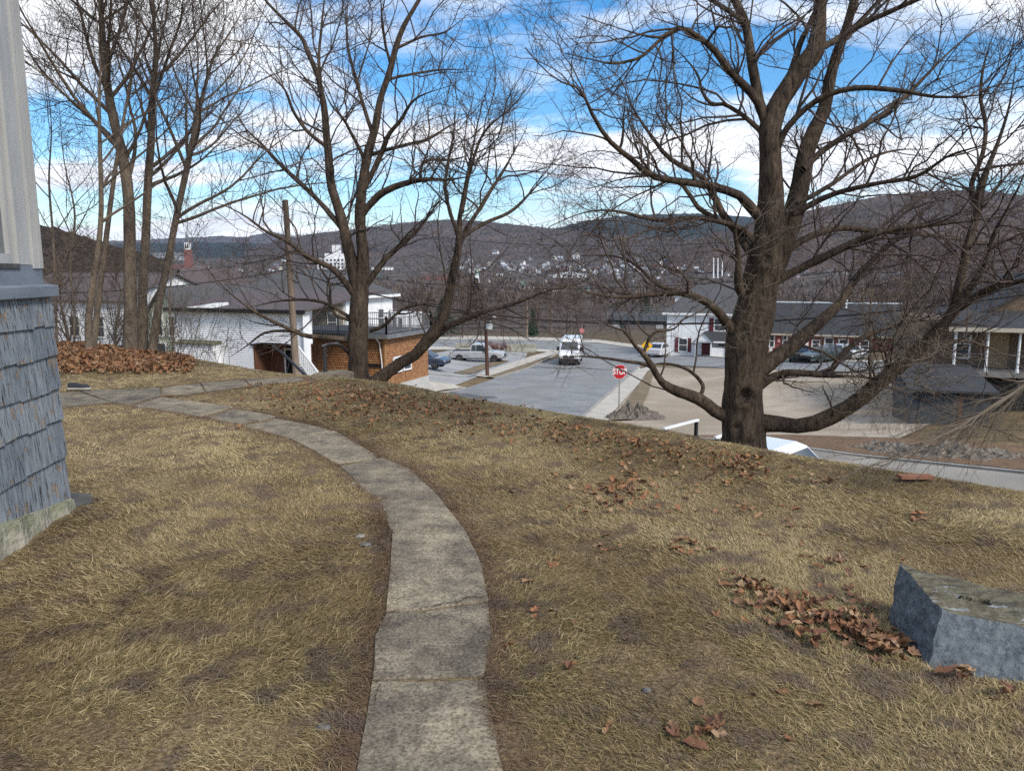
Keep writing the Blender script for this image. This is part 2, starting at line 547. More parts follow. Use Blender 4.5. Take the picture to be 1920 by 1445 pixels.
# ================================================================== YARD: walkway
m_conc = None
def slab_material():
    m = bpy.data.materials.new('walkway_concrete')
    t, b = nodes_of(m); n = t.nodes.new; lk = t.links.new
    b.inputs['Roughness'].default_value = 0.92; b.inputs['Specular IOR Level'].default_value = 0.2
    geo = n('ShaderNodeNewGeometry'); oi = n('ShaderNodeObjectInfo')
    def noise(scale, detail=8, rgh=0.6):
        x = n('ShaderNodeTexNoise'); x.inputs['Scale'].default_value = scale; x.inputs['Detail'].default_value = detail
        x.inputs['Roughness'].default_value = rgh
        lk(geo.outputs['Position'], x.inputs['Vector']); return x
    a = noise(2.6, 9, 0.7); f = noise(70, 6); d = noise(9, 9, 0.75)
    r = n('ShaderNodeValToRGB')
    r.color_ramp.elements[0].position = 0.38; r.color_ramp.elements[0].color = (0.135, 0.118, 0.098, 1)
    r.color_ramp.elements[1].position = 0.62; r.color_ramp.elements[1].color = (0.295, 0.258, 0.195, 1)
    lk(a.outputs['Fac'], r.inputs[0])
    r2 = n('ShaderNodeValToRGB')
    r2.color_ramp.elements[0].position = 0.38; r2.color_ramp.elements[0].color = (0.70, 0.68, 0.67, 1)
    r2.color_ramp.elements[1].position = 0.62; r2.color_ramp.elements[1].color = (1.12, 1.1, 1.06, 1)
    lk(d.outputs['Fac'], r2.inputs[0])
    mm = n('ShaderNodeMixRGB'); mm.blend_type = 'MULTIPLY'; mm.inputs[0].default_value = 1
    lk(r.outputs[0], mm.inputs[1]); lk(r2.outputs[0], mm.inputs[2])
    r3 = n('ShaderNodeValToRGB')
    r3.color_ramp.elements[0].color = (0.82, 0.82, 0.83, 1); r3.color_ramp.elements[1].color = (1.2, 1.19, 1.15, 1)
    lk(oi.outputs['Random'], r3.inputs[0])
    m3 = n('ShaderNodeMixRGB'); m3.blend_type = 'MULTIPLY'; m3.inputs[0].default_value = 1
    lk(mm.outputs[0], m3.inputs[1]); lk(r3.outputs[0], m3.inputs[2])
    r4 = n('ShaderNodeValToRGB')
    r4.color_ramp.elements[0].position = 0.36; r4.color_ramp.elements[0].color = (0.38, 0.36, 0.34, 1)
    r4.color_ramp.elements[1].position = 0.6; r4.color_ramp.elements[1].color = (1.25, 1.25, 1.22, 1)
    lk(f.outputs['Fac'], r4.inputs[0])
    m4 = n('ShaderNodeMixRGB'); m4.blend_type = 'MULTIPLY'; m4.inputs[0].default_value = 0.8
    lk(m3.outputs[0], m4.inputs[1]); lk(r4.outputs[0], m4.inputs[2])
    lk(m4.outputs[0], b.inputs['Base Color'])
    ad_ = n('ShaderNodeMath'); ad_.operation = 'ADD'; lk(f.outputs['Fac'], ad_.inputs[0]); lk(d.outputs['Fac'], ad_.inputs[1])
    bp = n('ShaderNodeBump'); bp.inputs['Strength'].default_value = 0.6; bp.inputs['Distance'].default_value = 0.008
    lk(ad_.outputs[0], bp.inputs['Height']); lk(bp.outputs[0], b.inputs['Normal'])
    return m
m_slab = slab_material()
walk = bpy.data.objects.new('walkway', None); col.objects.link(walk); struct(walk); walk['_base'] = (0, 0, 0)
SLABS_PX = [
    [(600, 1760), (1010, 1760), (948, 1445), (908, 1271), (697, 1281), (668, 1430)],
    [(697, 1279), (908, 1269), (925, 1190), (917, 1130), (790, 1148), (722, 1152), (700, 1200)],
    [(722, 1150), (788, 1146), (917, 1128), (905, 1060), (868, 993), (735, 1002), (727, 1090)],
    [(735, 1000), (867, 991), (850, 967), (816, 926), (712, 937), (728, 988)],
    [(711, 935), (815, 924), (767, 880), (716, 860), (638, 876), (683, 921)],
    [(637, 874), (714, 859), (672, 832), (627, 809), (543, 824), (592, 848)],
    [(541, 822), (625, 808), (577, 795), (521, 784), (447, 799), (492, 809)],
    [(445, 797), (519, 783), (478, 774), (437, 768), (387, 782), (412, 789)],
    [(250, 762), (303, 746), (437, 766), (386, 780), (367, 781)],
    [(40, 739), (150, 735), (212, 756), (192, 757), (40, 768)],
    [(151, 735), (268, 730), (300, 728), (303, 744), (249, 761), (214, 756)],
    [(301, 728), (333, 724), (375, 720), (385, 736), (304, 744)],
    [(376, 720), (458, 712), (470, 724), (386, 736)],
    [(459, 712), (560, 708), (575, 714), (471, 724)],
]
SLAB_POLYS = []
for k, px in enumerate(SLABS_PX):
    g_ = [G(u, v) for u, v in px]
    c = sum(g_, Vector()) / len(g_)
    outl = []
    rr = random.Random(k * 7 + 1)
    for i in range(len(g_)):
        a, b2 = g_[i], g_[(i + 1) % len(g_)]
        ns = max(2, min(7, int((b2 - a).length / 0.11)))
        for j in range(ns):
            p = a.lerp(b2, j / ns)
            p = p + (c - p).normalized() * (0.002 + 0.008 * rr.random())
            outl.append(p)
    SLAB_POLYS.append(np.array([(p.x, p.y) for p in outl]))
    tilt = Vector((rr.uniform(-.004, .004), rr.uniform(-.004, .004)))
    lift = 0.010 + 0.005 * rr.random()
    def tz(p):
        return Hs(p.x, p.y) * 0.4 + Hs(c.x, c.y) * 0.6 + lift + tilt.x * (p.x - c.x) + tilt.y * (p.y - c.y)
    n_ = len(outl)
    top = [(p.x, p.y, tz(p)) for p in outl]
    ins = [(p.x + (c.x - p.x) * 0.0, p.y, tz(p) - 0.012) for p in outl]
    bot = [(p.x, p.y, Hs(p.x, p.y) - 0.12) for p in outl]
    topi = []
    for p in outl:
        q_ = p + (c - p).normalized() * 0.006
        topi.append((q_.x, q_.y, tz(q_)))
    mb = MB()
    mb.add(topi + ins + bot, [tuple(range(n_))] + [(i, n_ + i, n_ + (i + 1) % n_, (i + 1) % n_) for i in range(n_)]
           + [(n_ + i, 2 * n_ + i, 2 * n_ + (i + 1) % n_, n_ + (i + 1) % n_) for i in range(n_)])
    # make sure the slab faces up
    me_area = sum(outl[i].x * outl[(i + 1) % n_].y - outl[(i + 1) % n_].x * outl[i].y for i in range(n_))
    if me_area < 0:
        mb.f = [tuple(reversed(f)) for f in mb.f]
    mb.build('slab', m_slab, walk)
# cracks: thin dark jagged slivers of soil set in the slabs
m_soil = mat('crack_soil', (0.03, 0.024, 0.018), (0.06, 0.048, 0.035), scale=30, rough=1)
def crack(pts, wd):
    rr = random.Random(len(pts) * 13 + int(pts[0][0]))
    fine = []
    for i in range(len(pts) - 1):
        for j in range(6):
            t = j / 6
            fine.append((pts[i][0] * (1 - t) + pts[i + 1][0] * t + rr.uniform(-2.5, 2.5), pts[i][1] * (1 - t) + pts[i + 1][1] * t + rr.uniform(-2.5, 2.5)))
    fine.append(pts[-1])
    L_, R_ = [], []
    for i, (u, v) in enumerate(fine):
        p = G(u, v)
        q_ = G(*fine[min(i + 1, len(fine) - 1)]) - G(*fine[max(i - 1, 0)])
        s = Vector((-q_.y, q_.x, 0)).normalized() * wd * rr.uniform(0.25, 1) * (0.3 if i in (0, len(fine) - 1) else 1)
        z = Vector((0, 0, 0.024))
        L_.append(p + s + z); R_.append(p - s + z)
    mb = MB(); n_ = len(fine)
    mb.add(L_ + R_, [(i, i + 1, n_ + i + 1, n_ + i) for i in range(n_ - 1)])
    mb.build('crack', m_soil, walk)
crack([(790, 1146), (835, 1137), (880, 1128), (917, 1126)], 0.006)
crack([(788, 1148), (797, 1158), (838, 1164), (893, 1172)], 0.004)
crack([(712, 1290), (706, 1310), (702, 1325)], 0.003)

def inside(poly, x, y):
    r = np.zeros(len(x), bool)
    j = len(poly) - 1
    for i in range(len(poly)):
        xi, yi = poly[i]; xj, yj = poly[j]
        c_ = ((yi > y) != (yj > y)) & (x < (xj - xi) * (y - yi) / (yj - yi + 1e-12) + xi)
        r ^= c_
        j = i
    return r
WALK_OUT = []
for k, p in enumerate(SLAB_POLYS):
    c = p.mean(0)
    a_, b_ = (max(k - 1, 0), min(k + 1, 8)) if k <= 8 else (max(k - 1, 9), min(k + 1, 13))
    dv = SLAB_POLYS[b_].mean(0) - SLAB_POLYS[a_].mean(0); dv /= np.linalg.norm(dv)
    q_ = p - c; al = q_ @ dv; la = q_ @ np.array([-dv[1], dv[0]])
    WALK_OUT.append(c + np.outer(al * 1.07, dv) + np.outer(la * 0.93, [-dv[1], dv[0]]))
def on_walk(x, y):
    r = np.zeros(len(x), bool)
    for p in WALK_OUT:
        r |= inside(p, x, y)
    return r

# value-noise fields for the lawn
def field(x, y, s, seed):
    r = np.random.default_rng(seed)
    g_ = r.random((64, 64))
    X_ = ((x + 100) * s) % 63; Y_ = ((y + 100) * s) % 63
    i = X_.astype(int); j = Y_.astype(int); fx = X_ - i; fy = Y_ - j
    fx = fx * fx * (3 - 2 * fx); fy = fy * fy * (3 - 2 * fy)
    return (g_[i, j] * (1 - fx) * (1 - fy) + g_[i + 1, j] * fx * (1 - fy) + g_[i, j + 1] * (1 - fx) * fy + g_[i + 1, j + 1] * fx * fy)

# ------------------------------------------------------------------ house at the left edge
HC = Vector((-3.335, 5.4, 0))                 # visible corner
HW = Vector((-0.13, 0.9915, 0)).normalized()  # along the wall, away from the camera
HN = Vector((HW.y, -HW.x, 0))                 # out of the wall, to the right
BLK = [Vector((1.84, 3.09, 0)), Vector((1.90, 3.56, 0)), Vector((2.72, 3.30, 0)), Vector((2.62, 2.78, 0))]
BLK_POLY = np.array([(p.x, p.y) for p in BLK])

# ------------------------------------------------------------------ grass
def grass_material():
    m = bpy.data.materials.new('dry_grass')
    t, b = nodes_of(m); n = t.nodes.new; lk = t.links.new
    b.inputs['Roughness'].default_value = 0.85; b.inputs['Specular IOR Level'].default_value = 0.15
    at = n('ShaderNodeAttribute'); at.attribute_name = 'rnd'
    geo = n('ShaderNodeNewGeometry')
    def noise(scale, detail=5):
        x = n('ShaderNodeTexNoise'); x.inputs['Scale'].default_value = scale; x.inputs['Detail'].default_value = detail
        lk(geo.outputs['Position'], x.inputs['Vector']); return x
    p1 = noise(0.9, 7); p2 = noise(4.2, 7)
    r = n('ShaderNodeValToRGB'); e = r.color_ramp.elements
    e[0].position = 0.0; e[0].color = (0.26, 0.186, 0.148, 1)
    e[1].position = 1.0; e[1].color = (0.68, 0.57, 0.38, 1)
    for pos, c_ in ((0.22, (0.235, 0.172, 0.115, 1)), (0.38, (0.215, 0.19, 0.088, 1)), (0.52, (0.36, 0.293, 0.165, 1)), (0.75, (0.50, 0.41, 0.25, 1))):
        x = e.new(pos); x.color = c_
    lk(at.outputs['Fac'], r.inputs[0])
    r1 = n('ShaderNodeValToRGB')
    r1.color_ramp.elements[0].position = 0.36; r1.color_ramp.elements[0].color = (0.80, 0.74, 0.66, 1)
    r1.color_ramp.elements[1].position = 0.62; r1.color_ramp.elements[1].color = (1.12, 1.1, 1.0, 1)
    lk(p1.outputs['Fac'], r1.inputs[0])
    mm = n('ShaderNodeMixRGB'); mm.blend_type = 'MULTIPLY'; mm.inputs[0].default_value = 1
    lk(r.outputs[0], mm.inputs[1]); lk(r1.outputs[0], mm.inputs[2])
    r2 = n('ShaderNodeValToRGB')
    r2.color_ramp.elements[0].position = 0.52; r2.color_ramp.elements[0].color = (0, 0, 0, 1)
    r2.color_ramp.elements[1].position = 0.62; r2.color_ramp.elements[1].color = (0.75, 0.75, 0.75, 1)
    lk(p2.outputs['Fac'], r2.inputs[0])
    m3 = n('ShaderNodeMixRGB'); m3.inputs[2].default_value = (0.20, 0.146, 0.125, 1)
    lk(r2.outputs[0], m3.inputs[0]); lk(mm.outputs[0], m3.inputs[1])
    lk(m3.outputs[0], b.inputs['Base Color'])
    tl = n('ShaderNodeBsdfTranslucent'); lk(m3.outputs[0], tl.inputs['Color'])
    mxs = n('ShaderNodeMixShader'); mxs.inputs[0].default_value = 0.42
    lk(b.outputs[0], mxs.inputs[1]); lk(tl.outputs[0], mxs.inputs[2])
    lk(mxs.outputs[0], t.nodes['Material Output'].inputs['Surface'])
    return m
def make_grass():
    n_c = 900000
    r_ = 1.7 + np.cumsum(np.ones(1))  # placeholder
    rr = np.linspace(1.7, 20, 4000)
    dens = np.minimum(1.0, (3.4 / rr) ** 1.75) * rr
    cdf = np.cumsum(dens); cdf /= cdf[-1]
    R = np.interp(rng.random(n_c), cdf, rr)
    A = rng.uniform(-0.67, 0.67, n_c)
    x = R * np.sin(A); y = R * np.cos(A)
    cr_ = crest(x, y)
    clump = field(x, y, 6.0, 3) * 0.6 + field(x, y, 17.0, 4) * 0.4
    keep = (cr_ < 1.0) & (rng.random(n_c) < 0.35 + 1.1 * clump) & ~on_walk(x, y) & ~inside(BLK_POLY, x, y)
    hx = (x - HC.x) * HN.x + (y - HC.y) * HN.y
    hy = (x - HC.x) * HW.x + (y - HC.y) * HW.y
    keep &= ~((hx < 0.12) & (hy < 0.05))
    leafy = np.exp(-(((x + 9.5) / 4.5) ** 2 + ((y - 15.6) / 1.9) ** 2))
    keep &= rng.random(n_c) > leafy * 1.3
    x, y, R, clump = x[keep], y[keep], R[keep], clump[keep]
    n_main = len(x)
    ex_, ey_ = [], []           # brown thatch creeping over the walkway edges
    for p in SLAB_POLYS:
        k_ = 3600
        i = rng.integers(0, len(p), k_); j = (i + 1) % len(p); t_ = rng.random(k_)[:, None]
        q_ = p[i] * (1 - t_) + p[j] * t_ + rng.normal(0, 0.06, (k_, 2))
        dc = p.mean(0) - q_; q_ -= dc / np.linalg.norm(dc, axis=1, keepdims=True) * 0.03
        ex_.append(q_[:, 0]); ey_.append(q_[:, 1])
    ex_ = np.concatenate(ex_); ey_ = np.concatenate(ey_)
    k_ = (~on_walk(ex_, ey_) | (rng.random(len(ex_)) < 0.03)) & (ey_ > 1.5)
    x = np.concatenate([x, ex_[k_]]); y = np.concatenate([y, ey_[k_]])
    R = np.hypot(x, y); clump = np.concatenate([clump, np.full(k_.sum(), 0.4)])
    n_ = len(x)
    z = H(x, y) - 0.004
    # combed direction field
    th = 2 * math.pi * (field(x, y, 0.55, 9) * 0.9 + field(x, y, 2.2, 10) * 0.35) + rng.normal(0, 1.05, n_)
    ln = rng.uniform(0.022, 0.066, n_) * (0.7 + 0.7 * field(x, y, 1.3, 6)) * (0.8 + 0.4 * clump)
    bare = field(x, y, 1.9, 21) * 0.6 + field(x, y, 5.3, 22) * 0.4
    ln *= np.where(bare > 0.66, 0.55, 1.0)
    wd = rng.uniform(0.0008, 0.0016, n_) * np.clip(0.55 + R / 4.2, 1, 4.5)
    stand = np.clip(rng.normal(0.26, 0.2, n_), 0.04, 0.9) * np.clip(1.25 - R / 16, 0.5, 1)
    hx_, hy_ = np.cos(th), np.sin(th)
    hl = np.sqrt(1 - stand ** 2 * 0.8)
    b = np.stack([x, y, z], -1)
    d = np.stack([hx_ * hl, hy_ * hl, np.zeros(n_)], -1) * ln[:, None]
    side = np.stack([-hy_, hx_, rng.normal(0, 0.4, n_)], -1) * wd[:, None]
    mid = b + d * 0.5; mid[:, 2] += ln * (0.10 + 0.5 * stand)
    tip = b + d; tip[:, 2] += ln * stand * 0.75 + 0.005
    near = R < 3.7
    att = np.clip(0.10 + rng.beta(1.9, 1.7, n_) * 0.75 + 0.28 * (field(x, y, 0.8, 31) - 0.25) + 0.10 * np.clip((R - 3) / 6, 0, 1), 0, 1)
    # thatch along both sides of the walkway: distance to the slabs on a 3 cm grid
    gx_ = np.arange(-9.0, 2.0, 0.03); gy_ = np.arange(1.2, 13.5, 0.03)
    GX, GY = np.meshgrid(gx_, gy_, indexing='ij')
    cur = on_walk(GX.ravel(), GY.ravel()).reshape(GX.shape); dist = np.where(cur, 0, 99).astype(float)
    for st in range(1, 10):
        nb = cur.copy()
        nb[1:] |= cur[:-1]; nb[:-1] |= cur[1:]; nb[:, 1:] |= cur[:, :-1]; nb[:, :-1] |= cur[:, 1:]
        dist[nb & ~cur] = st * 0.03; cur = nb
    ix = np.clip(((x + 9.0) / 0.03).astype(int), 0, len(gx_) - 1); iy = np.clip(((y - 1.2) / 0.03).astype(int), 0, len(gy_) - 1)
    dw = np.where((x > -9) & (x < 2) & (y < 13.5), dist[ix, iy], 99)
    strip = (dw + rng.normal(0, 0.04, n_)) < 0.05 + 0.14 * field(x, y, 1.6, 77)
    att = np.where(strip, rng.uniform(0, 0.20, n_), att)
    att[n_main:] = rng.uniform(0, 0.26, n_ - n_main)
    weed = field(x, y, 3.1, 55) * field(x, y, 0.7, 56)
    green = (weed > 0.62) & (rng.random(n_) < 0.5)
    att = np.where(green, 0.36 + 0.05 * rng.random(n_), att)
    va = np.stack([b[near] - side[near], b[near] + side[near], mid[near] + side[near] * .8, mid[near] - side[near] * .8, tip[near]], 1)
    na = near.sum()
    ia = np.arange(na)[:, None] * 5
    q4 = ia + np.array([[0, 1, 2, 3]]); t3 = ia + np.array([[3, 2, 4]])
    fr = ~near
    side2 = side[fr] * 1.3
    base2 = b[fr]
    vb = np.stack([base2 - side2, base2 + side2, tip[fr] + np.array([0, 0, 0.006])], 1)
    nb = fr.sum()
    t3b = 5 * na + np.arange(nb)[:, None] * 3 + np.array([[0, 1, 2]])
    v = np.concatenate([va.reshape(-1, 3), vb.reshape(-1, 3)])
    at_ = np.concatenate([np.repeat(att[near], 5), np.repeat(att[fr], 3)])
    o = np_obj('lawn_grass', v, [q4, np.concatenate([t3, t3b])], grass_material(), attr=at_)
    o['kind'] = 'stuff'
    tag(o, 'short matted straw coloured winter grass covering the lawn', 'grass')
    return n_
make_grass()

# ------------------------------------------------------------------ fallen leaves
leaf_mats = [mat('leaf_russet', (0.17, 0.078, 0.038), (0.25, 0.125, 0.062), scale=9, rough=0.8),
             mat('leaf_tan', (0.27, 0.165, 0.088), (0.20, 0.11, 0.056), scale=9, rough=0.8),
             mat('leaf_dark', (0.11, 0.05, 0.03), (0.19, 0.09, 0.05), scale=9, rough=0.8),
             mat('leaf_brown', (0.17, 0.092, 0.05), (0.24, 0.135, 0.075), scale=9, rough=0.8),
             mat('leaf_pale', (0.32, 0.215, 0.125), (0.25, 0.16, 0.09), scale=9, rough=0.8), mat('leaf_orange', (0.22, 0.098, 0.045), (0.28, 0.14, 0.065), scale=9, rough=0.8)]
def leaf_geo(seed):
    r = random.Random(seed)
    # maple outline: five pointed lobes with notches
    angs = [-90, -60, -38, -12, 12, 35, 62, 90, 118, 145, 168, 192, 218, 240]
    rad = [0.42, 0.62, 0.56, 0.86, 0.62, 0.84, 0.64, 1.0, 0.64, 0.84, 0.62, 0.86, 0.56, 0.62]
    cx = r.uniform(0.5, 1.7); cy = r.uniform(-0.5, 1.3); tw = r.uniform(-0.8, 0.8)
    vs_ = [(0, 0, 0)]
    for a, q_ in zip(angs, rad):
        q_ *= r.uniform(0.85, 1.1)
        x = math.cos(math.radians(a)) * q_; y = math.sin(math.radians(a)) * q_
        z = cx * x * x * 0.6 + cy * y * y * 0.55 + tw * x * y * 0.8 + r.uniform(-0.2, 0.2)
        vs_.append((x * (1 - 0.22 * abs(cx)), y * (1 - 0.15 * abs(cy)), z))
    fs_ = [(0, i, i % 14 + 1) for i in range(1, 15)]
    return vs_, fs_
def scrap_geo(seed):       # rolled-up or torn leaf
    r = random.Random(seed); vs_ = [(0, 0, 0)]; lo_ = r.uniform(0.35, 0.7)
    for k in range(14):
        a = 2 * math.pi * k / 14; q_ = r.uniform(0.55, 1.0)
        x = math.cos(a) * q_ * lo_; y = math.sin(a) * q_
        vs_.append((x * 0.8, y, abs(x) * r.uniform(0.5, 1.2) + 0.25 * y * y * r.uniform(-0.3, 1)))
    return vs_, [(0, i, i % 14 + 1) for i in range(1, 15)]
LEAF = [leaf_geo(s) for s in range(6)] + [scrap_geo(s + 50) for s in range(5)]
leaf_meshes = []
for k, (vs_, fs_) in enumerate(LEAF):
    for mi, m in enumerate(leaf_mats):
        me = bpy.data.meshes.new('leaf'); me.from_pydata([tuple(c * 0.062 for c in p) for p in vs_], [], fs_); me.materials.append(m)
        leaf_meshes.append((me, mi))
leaf_spots = []          # (u, v, su, sv, n)
CL = [(1130, 925, 30, 10, 12), (1190, 912, 28, 14, 16), (1160, 945, 20, 8, 6), (1425, 1140, 30, 20, 14), (1380, 1100, 25, 12, 10), (1470, 1120, 30, 18, 10),
      (1560, 1190, 40, 22, 30), (1620, 1195, 30, 25, 26), (1650, 1225, 25, 12, 18), (1500, 1175, 25, 14, 14), (1290, 1025, 35, 12, 14), (1560, 1060, 50, 25, 18),
      (1600, 1130, 40, 20, 12), (1320, 1380, 24, 18, 9), (1265, 1375, 10, 10, 3), (1140, 1372, 8, 6, 2), (1800, 1278, 30, 6, 8), (1890, 1310, 15, 8, 5),
      (1065, 1250, 10, 8, 3), (1145, 1020, 12, 14, 5), (1720, 968, 14, 8, 5), (1500, 980, 40, 20, 6), (1550, 905, 30, 12, 10), (1380, 875, 50, 8, 12), (1000, 1120, 160, 120, 12),
      (1500, 1280, 150, 80, 10), (1350, 950, 150, 40, 14), (560, 1250, 200, 120, 3), (1010, 1110, 60, 80, 4)]
for (u, v, su, sv, n_) in CL:
    for _ in range(n_):
        leaf_spots.append((random.gauss(u, su * 0.75), random.gauss(v, sv * 0.75)))
leaf_spots = leaf_spots[:300]
def ok_leaf(p):
    if crest(p.x, p.y) > 0.5 or on_walk(np.array([p.x]), np.array([p.y]))[0]: return False
    return not inside(BLK_POLY, np.array([p.x]), np.array([p.y]))[0]
nl_ = 0
def leaf_label(u, v):
    if u > 1720 and v > 1200: w_ = ('lying against the foot of the concrete block', 'leaves at the foot of the concrete block')
    elif u > 1470 and v > 1085: w_ = ('in the drift running up to the concrete block', 'leaves in the drift left of the concrete block')
    elif u > 1340 and v > 1060: w_ = ('in the thin trail beyond the drift left of the block', 'leaves trailing away from the drift')
    elif u > 1200 and v > 1320: w_ = ('in the bunch near the lower edge, right of the walkway', 'leaves bunched near the lower edge')
    elif 1080 < u < 1260 and 880 < v < 970: w_ = ('in the russet patch midway between walkway and big maple', 'leaves in the patch in the middle of the lawn')
    elif v < 960: w_ = ('near the brow of the lawn below the big maple', 'leaves near the brow')
    elif u < 960: w_ = ('lying alone near the walkway', 'leaves near the walkway')
    else: w_ = ('scattered on the open lawn right of the walkway', 'leaves scattered on the right lawn')
    return 'curled dry brown maple leaf ' + w_[0], 'leaf', w_[1]
pile = {}
for (u, v) in leaf_spots:
    p = G(u, min(v, 1440))
    if not ok_leaf(p): continue
    key = (round(p.x / 0.12), round(p.y / 0.12)); pile[key] = pile.get(key, 0) + 1
    me, mi = random.choice(leaf_meshes)
    while mi in (1, 4, 5) and random.random() < 0.45: me, mi = random.choice(leaf_meshes)
    o = bpy.data.objects.new('fallen_leaf', me); col.objects.link(o)
    o.location = (p.x, p.y, p.z + 0.010 + 0.014 * min(pile[key] - 1, 4) * random.uniform(0.6, 1.1))
    o.rotation_euler = (random.gauss(0, 0.2), random.gauss(0, 0.2), random.uniform(0, 6.28))
    s = random.uniform(0.5, 1.0); o.scale = (s, s, s * random.uniform(0.45, 0.8))
    tag(o, *leaf_label(u, v))
    nl_ += 1
def leaf_stuff(name, pts, label, smin, smax, lift=0.05):
    """many leaves as one object; pts: world xy"""
    n_ = len(pts)
    V = []; F4 = []; mi = []
    k0 = 0
    for i, (x, y) in enumerate(pts):
        vs_, fs_ = LEAF[i % len(LEAF)]
        s = random.uniform(smin, smax) * 0.062
        e = Matrix.Rotation(random.uniform(0, 6.28), 3, 'Z') @ Matrix.Rotation(random.gauss(0, 0.5), 3, 'X') @ Matrix.Rotation(random.gauss(0, 0.5), 3, 'Y')
        z = Hs(x, y) + 0.02 + random.random() * lift
        a = np.array(vs_) @ np.array(e).T * s + np.array([x, y, z])
        V.append(a); F4.append(np.array(fs_) + k0); k0 += len(vs_)
        mi += [random.choice((0, 5, 1, 2, 3, 4, 5))] * len(fs_)
    o = np_obj(name, np.concatenate(V), [np.concatenate(F4)], None)
    for m in leaf_mats: o.data.materials.append(m)
    o.data.polygons.foreach_set('material_index', mi)
    o['kind'] = 'stuff'
    return tag(o, label, 'leaves')
pts = []
while len(pts) < 3000:      # the bank of leaves under the left trees
    u = random.uniform(96, 365); v = random.uniform(648, 712)
    lim = 706 - max(0, (u - 330)) * 0.02 if u < 330 else 712
    if v > 690 and random.random() < (v - 690) / 14: continue
    if v > lim: continue
    p = G(u, v)
    if p.y > 19 or crest(p.x, p.y) > 1.2: continue
    pts.append((p.x, p.y))
for _ in range(1900):
    x = random.gauss(-9.8, 2.2); y = random.gauss(16.0, 1.2)
    if x > -6.6: continue
    pts.append((x, y))
leaf_stuff('leaf_litter', pts, 'deep russet drift of fallen leaves under the slim trees at the left', 0.7, 1.25, lift=0.05)
pts = []
for _ in range(620):       # thin scatter along the crest
    t = random.random()
    u = 480 + 950 * t + random.gauss(0, 20); v = 722 + (855 - 722) * (max(0, (u - 640)) / 760) + abs(random.gauss(0, 1)) * (14 + 22 * t)
    p = G(u, v)
    if crest(p.x, p.y) < 0.9: pts.append((p.x, p.y))
for _ in range(420):
    u = random.gauss(720, 130); v = random.gauss(762, 22)
    p = G(u, v)
    if crest(p.x, p.y) < 0.9 and not on_walk(np.array([p.x]), np.array([p.y]))[0]: pts.append((p.x, p.y))
for _ in range(70):
    u = random.gauss(1150, 55); v = random.gauss(925, 22)
    p = G(u, v); pts.append((p.x, p.y))
for _ in range(150):
    t = random.random(); u = 1380 + 330 * t; v = 1095 + 130 * t + random.gauss(0, 14)
    p = G(u, v)
    if ok_leaf(p): pts.append((p.x, p.y))
leaf_stuff('leaf_litter', pts, 'thin scatter of brown leaves along the brow of the lawn', 0.38, 0.85, lift=0.018)

# ------------------------------------------------------------------ concrete block at the right edge
def block_material(top):
    m = bpy.data.materials.new('painted_block')
    t, b = nodes_of(m); n = t.nodes.new; lk = t.links.new
    b.inputs['Roughness'].default_value = 0.85; b.inputs['Specular IOR Level'].default_value = 0.25
    geo = n('ShaderNodeNewGeometry')
    sp = n('ShaderNodeSeparateXYZ'); lk(geo.outputs['True Normal'], sp.inputs[0])
    def noise(scale, st=(1, 1, 1), detail=9):
        mpn = n('ShaderNodeMapping'); mpn.inputs['Scale'].default_value = st; lk(geo.outputs['Position'], mpn.inputs[0])
        x = n('ShaderNodeTexNoise'); x.inputs['Scale'].default_value = scale; x.inputs['Detail'].default_value = detail; x.inputs['Roughness'].default_value = 0.68
        lk(mpn.outputs[0], x.inputs['Vector']); return x
    a = noise(5); f = noise(28, (1, 1, 1)); g_ = noise(11, (0.6, 2.5, 1)); w_ = noise(16, (0.5, 1.8, 1))
    rs = n('ShaderNodeValToRGB')
    rs.color_ramp.elements[0].position = 0.36; rs.color_ramp.elements[0].color = (0.078, 0.092, 0.108, 1)
    rs.color_ramp.elements[1].position = 0.62; rs.color_ramp.elements[1].color = (0.17, 0.188, 0.205, 1)
    lk(f.outputs['Fac'], rs.inputs[0])
    st_ = n('ShaderNodeValToRGB'); st_.color_ramp.elements[0].position = 0.58; st_.color_ramp.elements[1].position = 0.72
    lk(a.outputs['Fac'], st_.inputs[0])
    ms = n('ShaderNodeMixRGB'); ms.inputs[2].default_value = (0.06, 0.05, 0.045, 1)
    lk(st_.outputs[0], ms.inputs[0]); lk(rs.outputs[0], ms.inputs[1])
    rt = n('ShaderNodeValToRGB'); e = rt.color_ramp.elements
    e[0].position = 0.36; e[0].color = (0.055, 0.048, 0.036, 1)
    e[1].position = 0.62; e[1].color = (0.17, 0.15, 0.095, 1)
    lk(g_.outputs['Fac'], rt.inputs[0])
    rw = n('ShaderNodeValToRGB'); rw.color_ramp.elements[0].position = 0.57; rw.color_ramp.elements[1].position = 0.64
    lk(w_.outputs['Fac'], rw.inputs[0])
    mw = n('ShaderNodeMixRGB'); mw.inputs[2].default_value = (0.30, 0.32, 0.325, 1)
    lk(rw.outputs[0], mw.inputs[0]); lk(rt.outputs[0], mw.inputs[1])
    lk((mw if top else ms).outputs[0], b.inputs['Base Color'])
    ad_ = n('ShaderNodeMath'); ad_.operation = 'ADD'; lk(f.outputs['Fac'], ad_.inputs[0]); lk(g_.outputs['Fac'], ad_.inputs[1])
    bp = n('ShaderNodeBump'); bp.inputs['Strength'].default_value = 0.9; bp.inputs['Distance'].default_value = 0.016
    lk(ad_.outputs[0], bp.inputs['Height']); lk(bp.outputs[0], b.inputs['Normal'])
    return m
